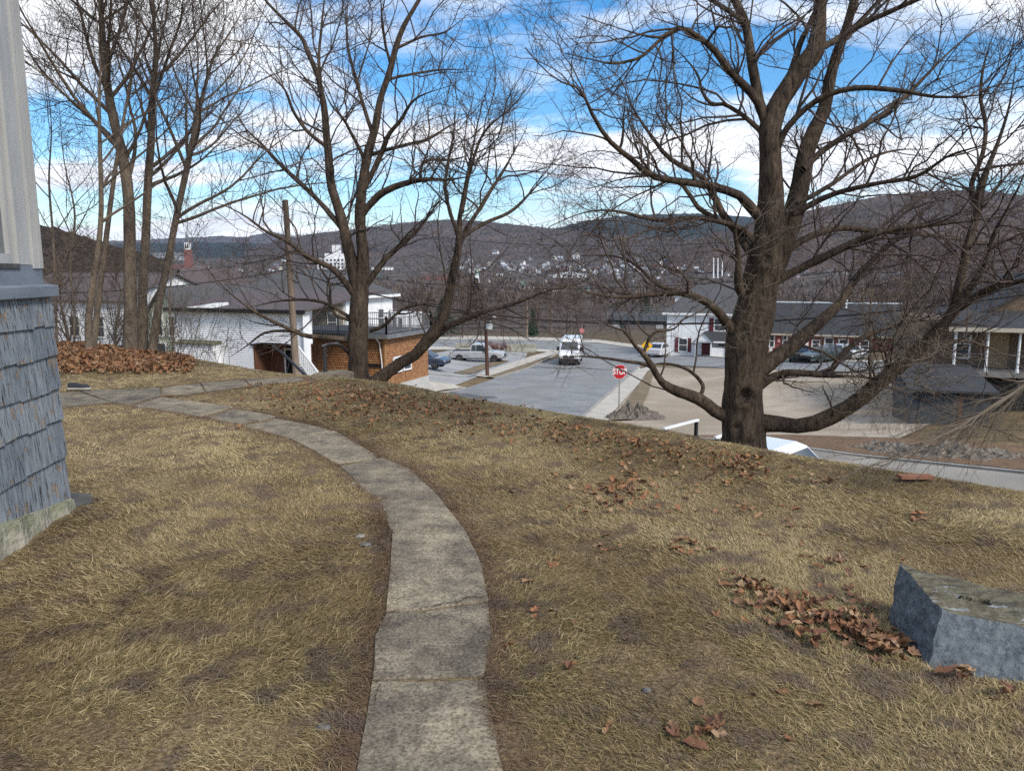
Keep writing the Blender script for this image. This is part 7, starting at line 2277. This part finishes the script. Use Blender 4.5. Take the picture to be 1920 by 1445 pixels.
# ================================================================== BARE WOODS
def proto_tree(seed, hgt, n_l, n_t, spread=0.42, r=0.16):
    R = np.random.default_rng(seed)
    V = []; Q = []; k0 = 0
    tr = np.array([[0, 0, -0.5], [R.normal(0, .2), R.normal(0, .2), hgt * .35], [R.normal(0, .4), R.normal(0, .4), hgt * .7], [R.normal(0, .6), R.normal(0, .6), hgt]])
    tr = catmull(np.c_[tr, [r, r * .8, r * .45, 0.02]], 7)
    v, q_ = tubes(tr[None, :, :3], tr[None, :, 3], 5); V.append(v); Q.append(q_); k0 = len(v)
    s, d, rp_, t, par = spawn(tr[None, :, :3], tr[None, :, 3], np.array([n_l]), 0.25, 0.97, 25, 55, R, (0, 0, 0.6))
    pl, rd = grow(s, d, hgt * spread * R.uniform(0.6, 1.1, n_l) * (1.15 - 0.75 * t), np.minimum(rp_ * 0.5, 0.07), 5, 0.09, 0.05, 0.25, R)
    v, q_ = tubes(pl, rd, 3); V.append(v); Q.append(q_ + k0); k0 += len(v)
    s, d, rp_, t, par = spawn(pl, rd, np.full(n_l, n_t), 0.15, 1, 20, 50, R, (0, 0, 0.4))
    n_ = len(s)
    p2, r2 = grow(s, d, hgt * 0.10 * R.uniform(0.5, 1.3, n_), np.full(n_, 0.016), 3, 0.12, 0.04, 0.5, R)
    # twigs as single slivers
    e = norm(np.cross(p2[:, 2] - p2[:, 0], R.normal(0, 1, (n_, 3)))) * 0.02
    tv = np.stack([p2[:, 0] - e, p2[:, 0] + e, p2[:, 2]], 1).reshape(-1, 3)
    ti = np.arange(n_ * 3).reshape(-1, 3) + k0
    V.append(tv); k0 += len(tv)
    s, d, rp_, t, par = spawn(p2, r2, np.full(n_, 2), 0.2, 1, 20, 50, R, (0, 0, 0.3))
    n3_ = len(s); p3 = s + d * (hgt * 0.055 * R.uniform(0.5, 1.3, n3_))[:, None]
    e = norm(np.cross(d, R.normal(0, 1, (n3_, 3)))) * 0.014
    tv = np.stack([s - e, s + e, p3], 1).reshape(-1, 3)
    ti2 = np.arange(n3_ * 3).reshape(-1, 3) + k0
    V.append(tv)
    return np.concatenate(V), np.concatenate(Q), np.concatenate([ti, ti2])
m_wood = mat('grey_brown_woods', (0.085, 0.062, 0.05), (0.135, 0.10, 0.08), scale=0.05, rough=1.0, spec=0.0, coords='Object')
m_wood2 = mat('mauve_woods', (0.105, 0.082, 0.07), (0.155, 0.122, 0.103), scale=0.05, rough=1.0, spec=0.0)
def woods(name, label, pts, protos, m, smin, smax, seed, thick=1.0):
    R = np.random.default_rng(seed)
    V = []; Q = []; T = []; k0 = 0
    for i, (x, y, z) in enumerate(pts):
        v, q_, t = protos[i % len(protos)]
        a = R.uniform(0, 6.28); s = R.uniform(smin, smax); ca, sa = math.cos(a), math.sin(a)
        vv = np.empty_like(v); vv[:, 0] = (v[:, 0] * ca - v[:, 1] * sa) * s + x; vv[:, 1] = (v[:, 0] * sa + v[:, 1] * ca) * s + y; vv[:, 2] = v[:, 2] * s + z
        V.append(vv); Q.append(q_ + k0); T.append(t + k0); k0 += len(v)
    o = np_obj(name, np.concatenate(V), [np.concatenate(Q), np.concatenate(T)], m)
    o['kind'] = 'stuff'
    return tag(o, label, 'woods')
pr_mid = [proto_tree(s, 10, 22, 9, r=0.10) for s in range(4)]
pr_far = [proto_tree(s + 20, 12, 8, 4, r=0.22) for s in range(4)]
R = np.random.default_rng(90)
pts = []
while len(pts) < 150:      # wooded strip behind the cross street
    y = R.uniform(112, 230); u = R.uniform(-120, 2150)
    x = (u - 960) / FPX * y
    if 1120 < u < 1250 and y < 175: continue
    if 1200 < u < 1700 and y < 125: continue
    pts.append((x, y, Hs(x, y) - 0.3))
woods('bare_woods', 'band of leafless brown trees beyond the cross street', pts, pr_mid, m_wood, 0.6, 1.05, 91)
pts = []
while len(pts) < 900:
    y = 230 * (1000 / 230) ** R.random(); u = R.uniform(-300, 2250)
    x = (u - 960) / FPX * y
    pts.append((x, y, Hs(x, y) - 0.3))
woods('bare_woods', 'leafless woods filling the valley floor below the town', pts, pr_far, m_wood2, 0.7, 1.15, 92)
# crowns breaking the skyline and the slopes of the hills
spike = []
for s in range(3):
    rr = np.random.default_rng(s + 400)
    n_ = 14
    a = rr.uniform(0, 6.28, n_); b = np.stack([rr.normal(0, 1.2, n_), rr.normal(0, 1.2, n_), rr.uniform(2, 6, n_)], -1)
    tp = b + np.stack([np.cos(a) * 2.4, np.sin(a) * 2.4, rr.uniform(2.5, 6, n_)], -1)
    e = np.stack([-np.sin(a), np.cos(a), np.zeros(n_)], -1) * 0.55
    v = np.stack([b - e, b + e, tp], 1).reshape(-1, 3)
    q_ = np.array([[0, 1, 2, 3]]) + len(v)
    v = np.concatenate([v, [[-.35, 0, 0], [.35, 0, 0], [.2, 0, 6], [-.2, 0, 6]]])
    spike.append((v, q_, np.arange(n_ * 3).reshape(-1, 3)))
pts = []
V = HILLS[4][0]
for _ in range(2600):
    i = R.integers(0, V.shape[0]); j = R.integers(6, 34)
    p = V[i, j]; pts.append((p[0] + R.normal(0, 12), p[1] + R.normal(0, 15), p[2] - 1.5))
V = HILLS[2][0]
for _ in range(1500):
    i = R.integers(0, V.shape[0]); j = R.integers(8, 34)
    p = V[i, j]; pts.append((p[0] + R.normal(0, 15), p[1] + R.normal(0, 20), p[2] - 1.5))
while len(pts) < 8500:
    y = 500 * (2600 / 500) ** R.random(); u = R.uniform(-300, 2250)
    x = (u - 960) / FPX * y
    if R.random() < 0.5 + 0.5 * mnoise.noise(Vector((x / 120, y / 120, 3))): pts.append((x, y, Hs(x, y) - 0.5))
woods('bare_woods', 'leafless forest covering the hills across the valley', pts, spike, m_wood2, 0.8, 1.5, 93)
V = HILLS[5][0]; pts = []
for _ in range(130):
    i = R.integers(0, V.shape[0]); j = R.integers(4, 36)
    p = V[i, j]; pts.append((p[0] + R.normal(0, 3), p[1] + R.normal(0, 4), p[2] - 0.5))
woods('bare_woods', 'bare brown trees on the near rise behind the left house', pts, pr_mid, m_wood, 0.55, 0.9, 94)

# individual bare trees near the street
tp = [proto_tree(s + 60, 9, 26, 11, r=0.13) for s in range(3)]
def small_tree(u, y, label, s, seed, vbase=None):
    x = (u - 960) / FPX * y; z = Hs(x, y)
    v, q_, t = tp[seed % 3]
    root = thing('bare_tree', (x, y, z), label, 'tree', 'small bare trees round the junction', rz=seed * 1.7)
    root.scale = (s, s, s)
    nt_ = 7 * 5
    tq = q_[:30]; oq = q_[30:]
    o = np_obj('trunk', v[:nt_], [tq], m_wood, parent=root)
    o2 = np_obj('crown', v, [oq, t], m_wood, parent=root)
    return root
for i, (u, y, lab, s) in enumerate([(866, 108, 'bare tree behind the hood of the silver pickup', 0.9), (940, 112, 'bare tree above the brown boulder', 0.8), (1010, 118, 'bare tree just right of the ivy clad trunk', 0.85),
        (1062, 122, 'bare tree straight above the white van', 0.7), (1125, 132, 'bare tree at the left end of the rail bridge', 0.8), (1640, 52, 'bare tree at the edge of the dirt lot left of the porch house', 0.95),
        (1700, 58, 'bare tree behind the low grey garage', 1.05), (1745, 46, 'bare tree in front of the porch house columns', 0.75), (1580, 104, 'bare tree behind the roof of the brick building', 1.1), (1800, 62, 'tall bare tree behind the porch house roof', 1.15), (1890, 66, 'bare tree above the porch gable at the right edge', 1.1),
        (790, 62, 'bare tree behind the cedar building terrace', 0.7), (420, 75, 'bare tree rising behind the white clapboard house roof', 0.9), (130, 40, 'bare tree in front of the long white house', 0.8), (215, 42, 'bare tree between the slim trunks and the long white house', 0.8)]):
    small_tree(u, y, lab, s, i + 5)

# evergreens
def conifer(u, vtop, y, label, wide, m, seed, tiers=14):
    x = (u - 960) / FPX * y; z = Hs(x, y); top = P(u, vtop, y).z; hgt = top - z
    R = np.random.default_rng(seed)
    root = thing('evergreen', (x, y, z), label, 'tree')
    mb = MB(); mb.tube([(x, y, z - .3), (x, y, top - 0.3)], [hgt * 0.022, 0.02], 7); mb.build('trunk', m_wood, root)
    V = []; T = []; k0 = 0
    n_ = 1500
    t = R.random(n_) ** 0.7
    zz = z + hgt * (0.10 + 0.9 * (1 - t)); rad = wide * (t * 0.95 + 0.05)
    th = R.uniform(0, 6.28, n_); rr_ = rad * np.sqrt(R.uniform(0.15, 1, n_))
    c = np.stack([x + rr_ * np.cos(th), y + rr_ * np.sin(th), zz - 0.25 * rr_ * 0.6], -1)
    out_ = np.stack([np.cos(th), np.sin(th), R.normal(-0.25, 0.3, n_)], -1); sd = np.stack([-np.sin(th), np.cos(th), R.normal(0, .3, n_)], -1)
    L_ = (hgt * 0.055 * R.uniform(0.6, 1.4, n_))[:, None]
    v = np.stack([c - sd * L_ * .35, c + sd * L_ * .35, c + out_ * L_], 1).reshape(-1, 3)
    np_obj('crown', v, [np.arange(n_ * 3).reshape(-1, 3)], m, parent=root, base=(x, y, z))
m_ever = mat('evergreen_needles', (0.018, 0.034, 0.018), (0.04, 0.062, 0.03), scale=1.2, rough=0.9)
m_ivy = mat('ivy_leaves', (0.015, 0.05, 0.022), (0.03, 0.08, 0.035), scale=2, rough=0.6)
conifer(832, 556, 112, 'dark green evergreen shrub behind the rising limb of the middle tree', 3.0, m_ever, 71)
conifer(800, 566, 112, 'smaller evergreen at the end of the cedar terrace', 2.0, m_ever, 72)
conifer(999, 578, 110, 'narrow ivy green column beside the pale pole', 0.9, m_ivy, 73)
conifer(893, 520, 260, 'tall dark spruce in the valley below the white steeple', 5.0, m_wood, 74)
conifer(1210, 555, 300, 'round dark evergreen left of the shuttered house far back', 4, m_ever, 75)

# ================================================================== FAR TOWN
m_fw = [mat('far_white', (0.75, 0.75, 0.75), (0.68, 0.68, 0.68), scale=0.2), mat('far_cream', (0.50, 0.46, 0.38), (0.45, 0.41, 0.33), scale=0.2),
        mat('far_grey', (0.33, 0.34, 0.36), (0.28, 0.29, 0.31), scale=0.2), mat('far_red', (0.22, 0.085, 0.07), (0.18, 0.07, 0.06), scale=0.2)]
m_fr = [mat('far_roof_grey', (0.10, 0.10, 0.11), (0.14, 0.14, 0.15), scale=0.3), mat('far_roof_brown', (0.13, 0.09, 0.08), (0.10, 0.07, 0.065), scale=0.3), mat('far_roof_pale', (0.30, 0.31, 0.33), (0.26, 0.27, 0.29), scale=0.3)]
cname = ['white', 'cream', 'grey', 'brick red']
def far_y(v):
    return float(np.interp(v, [470, 489, 502, 519, 535, 545, 566], [2700, 2000, 1500, 1250, 1000, 850, 600]))
def far_house(u, v, wpx, hpx, wm, i, label, cat='house', group=None, flat=False, roofm=None, nwin=3):
    y = far_y(v); k = y / FPX
    p = P(u, v, y); w_, h_ = wpx * k, hpx * k; d = min(w_, 11 * k * 0.8 + 6)
    f = Fr((p.x - w_ / 2, p.y, 0), math.radians(random.uniform(-35, 25)) if group else 0.35)
    h = thing('far_house' if cat == 'house' else 'far_building', (p.x, p.y, p.z), label, cat, group)
    mb = box(MB(), f, 0, w_, 0, d, p.z - 3, p.z + h_); mb.build('wall', wm, h)
    rm = roofm or m_fr[i % 3]
    if flat:
        mb = box(MB(), f, -0.3, w_ + .3, -.3, d + .3, p.z + h_, p.z + h_ + 0.6); mb.build('roof', rm, h)
    else:
        gable_roof(f, 0, w_, 0, d, p.z + h_, p.z + h_ + min(w_, d) * 0.4, h, rm, along='b' if i % 2 else 'a', ov=0.5, th=0.25, wallm=wm)
    mb = MB()
    rows = max(1, int(h_ / 3.2))
    for r in range(rows):
        for q_ in range(nwin):
            a = w_ * (q_ + 0.5) / nwin
            box(mb, f, a - w_ / nwin * 0.2, a + w_ / nwin * 0.2, -0.15, -0.02, p.z + h_ * (r + 0.3) / rows, p.z + h_ * (r + 0.75) / rows)
    mb.build('windows', m_glassd, h)['kind'] = 'stuff'
    return h
rr = random.Random(17)
def side_of(u):
    return 'left of the big maple trunk' if u < 1400 else 'right of the big maple trunk'
for i in range(210):
    u = rr.uniform(865, 1420); v = rr.gauss(507, 10)
    if u > 1250: v = rr.gauss(496, 9)
    if rr.random() < 0.15: u = rr.uniform(1440, 1760); v = rr.gauss(508, 12)
    v = min(max(v, 476), 533)
    c = rr.choice([0, 0, 0, 0, 1, 2, 2, 3])
    far_house(u, v, rr.uniform(5, 11), rr.uniform(3.5, 6), m_fw[c], i, 'small far off %s house on the slope %s' % (cname[c], side_of(u)), group='far %s houses %s' % (cname[c], side_of(u)))
for i in range(22):
    u = rr.uniform(180, 640); v = rr.gauss(508, 10)
    c = rr.choice([0, 0, 1, 2, 3, 3])
    far_house(u, v, rr.uniform(5, 9), rr.uniform(3, 5), m_fw[c], i, 'far off %s house in the valley left of the middle tree' % cname[c], group='far %s houses left of the middle tree' % cname[c])
far_house(1068, 524, 60, 9, m_fw[0], 1, 'large white far building with a blue grey roof in the town centre', 'building', roofm=m_fr[2], nwin=12)
far_house(820, 528, 55, 11, m_fw[3], 0, 'long red brick far building right of the middle trunk', 'building', flat=True, nwin=10)
far_house(935, 521, 20, 8, m_fw[0], 0, 'white far block right of the steeple', 'building', flat=True, nwin=6)
far_house(708, 508, 54, 7, m_fw[0], 0, 'long low white far building behind the middle trunk', 'building', flat=True, nwin=9)
far_house(700, 522, 40, 8, mat('far_green', (0.10, 0.16, 0.12), (0.08, 0.13, 0.10), scale=0.2), 0, 'dull green far shed below the long white building', 'building', flat=True, nwin=4)
far_house(1095, 546, 20, 7, mat('far_mint', (0.28, 0.42, 0.35), (0.24, 0.37, 0.31), scale=0.2), 0, 'pale green far shed above the left end of the bridge', 'building', flat=True, nwin=2)
far_house(980, 536, 10, 6, MATS['far_mint'], 1, 'small mint green far shed among the brown trees', 'building', nwin=2)
far_house(315, 488, 62, 9, m_fw[2], 0, 'long grey roofed hall beside the brick church tower', 'building', roofm=m_fr[0], nwin=8)
far_house(318, 505, 66, 9, m_fw[3], 0, 'low red brick far building below the church tower', 'building', flat=True, nwin=8)
# stepped white mill
def mill():
    p = P(627, 505, 1430); f = Fr((p.x - 32, p.y, 0), 0.35); kk = 1.75
    h = thing('mill_building', p, 'stepped white mill with a tower left of the middle trunk', 'building')
    mb = box(MB(), f, 0, 38 * kk, 0, 14 * kk, p.z - 6, p.z + 12 * kk); mb.build('wall', m_fw[0], h)
    mb = box(MB(), f, 8 * kk, 30 * kk, 2, 12 * kk, p.z + 12 * kk, p.z + 17 * kk); mb.build('upper_block', m_fw[0], h)
    mb = box(MB(), f, 16 * kk, 24 * kk, 3, 10 * kk, p.z + 17 * kk, p.z + 26 * kk); mb.build('tower', m_fw[0], h)
    for r in range(3):
        for k in range(9):
            mb = box(MB(), f, (1.5 + k * 4.1) * kk, (3.8 + k * 4.1) * kk, -0.15, -0.02, p.z + (1.2 + r * 3.7) * kk, p.z + (3.4 + r * 3.7) * kk); mb.build('window', m_glassd, h)
mill()
def church():
    y = 1250; p = P(353, 515, y)
    h = thing('church', p, 'far brick church tower with a white belfry and slender grey spire', 'church')
    f = Fr((p.x - 5, p.y, 0), 0.35)
    zt = P(353, 468, y).z; zb_ = P(353, 455, y).z; zs = P(353, 432, y).z
    mb = box(MB(), f, 0, 10, 0, 10, p.z - 8, zt); mb.build('tower', m_fw[3], h)
    mb = box(MB(), f, 1, 9, 1, 9, zt, zb_); bf = mb.build('belfry', m_fw[0], h)
    for k in range(2):
        mb = box(MB(), f, 2 + k * 3.6, 4.2 + k * 3.6, 0.8, 0.98, zt + 2, zb_ - 2); mb.build('opening', m_dark, bf)
    mb = MB(); c = f(5, 5, zb_); mb.lathe(c, UP, [(4.2, 0), (2.4, 3.5), (1.2, (zs - zb_) * 0.5), (0.05, zs - zb_)], 8); mb.build('spire', m_fr[0], h)
    mb = box(MB(), f, 10, 40, -3, 18, p.z - 8, p.z + 4); mb.build('nave', m_fw[3], h)
    gable_roof(Fr(f(10, -3, 0) , 0.35), 0, 30, 0, 21, p.z + 4, p.z + 15, h, m_fr[1], along='a')
church()
def steeple():
    y = 1050; p = P(894, 532, y); h = thing('steeple', p, 'white far steeple with a pale green cap on the town slope', 'steeple')
    f = Fr((p.x - 2, p.y, 0), 0.35); zt = P(894, 515, y).z; zc = P(894, 508, y).z
    mb = MB(); mb.hexa([f(-1.6, -1.6, p.z - 6), f(6.6, -1.6, p.z - 6), f(6.6, 6, p.z - 6), f(-1.6, 6, p.z - 6), f(0.4, 0.4, zt), f(4.4, 0.4, zt), f(4.4, 4, zt), f(0.4, 4, zt)]); mb.build('tower', m_fw[0], h)
    mb = MB(); mb.lathe(f(2.4, 2.2, zt), UP, [(2.8, 0), (2.2, (zc - zt) * .5), (0.1, (zc - zt) * 1.6)], 8); mb.build('cap', MATS['far_mint'], h)
steeple()
# three white stacks on the far slope
for k, (u, lab) in enumerate(((1338, 'leftmost of the three thin white stacks on the far slope'), (1346, 'middle one of the three thin white stacks on the far slope'), (1354, 'rightmost of the three thin white stacks on the far slope'))):
    p = P(u, 515, 1100); mb = MB(); mb.tube([p - UP * 5, P(u, 482 + k * 2, 1100)], [1.1, 0.8], 8)
    tag(mb.build('stack', m_fw[0], base=p), lab, 'chimney stack', 'white stacks on the far slope')

# ================================================================== HAZE
def haze():
    m = bpy.data.materials.new('valley_air')
    m.use_nodes = True; t = m.node_tree; t.nodes.clear()
    o = t.nodes.new('ShaderNodeOutputMaterial'); v = t.nodes.new('ShaderNodeVolumePrincipled')
    v.inputs['Color'].default_value = (0.62, 0.76, 1.0, 1); v.inputs['Density'].default_value = 0.00004
    v.inputs['Anisotropy'].default_value = 0.2
    t.links.new(v.outputs[0], o.inputs['Volume'])
    try: m.cycles.homogeneous_volume = True
    except Exception: pass
    mb = MB(); mb.cbox(-9800, 9800, -300, 11200, -30, 760)
    ob = mb.build('haze', m); ob['kind'] = 'stuff'
    tag(ob, 'thin bluish air lying over the valley and hills', 'haze')
haze()
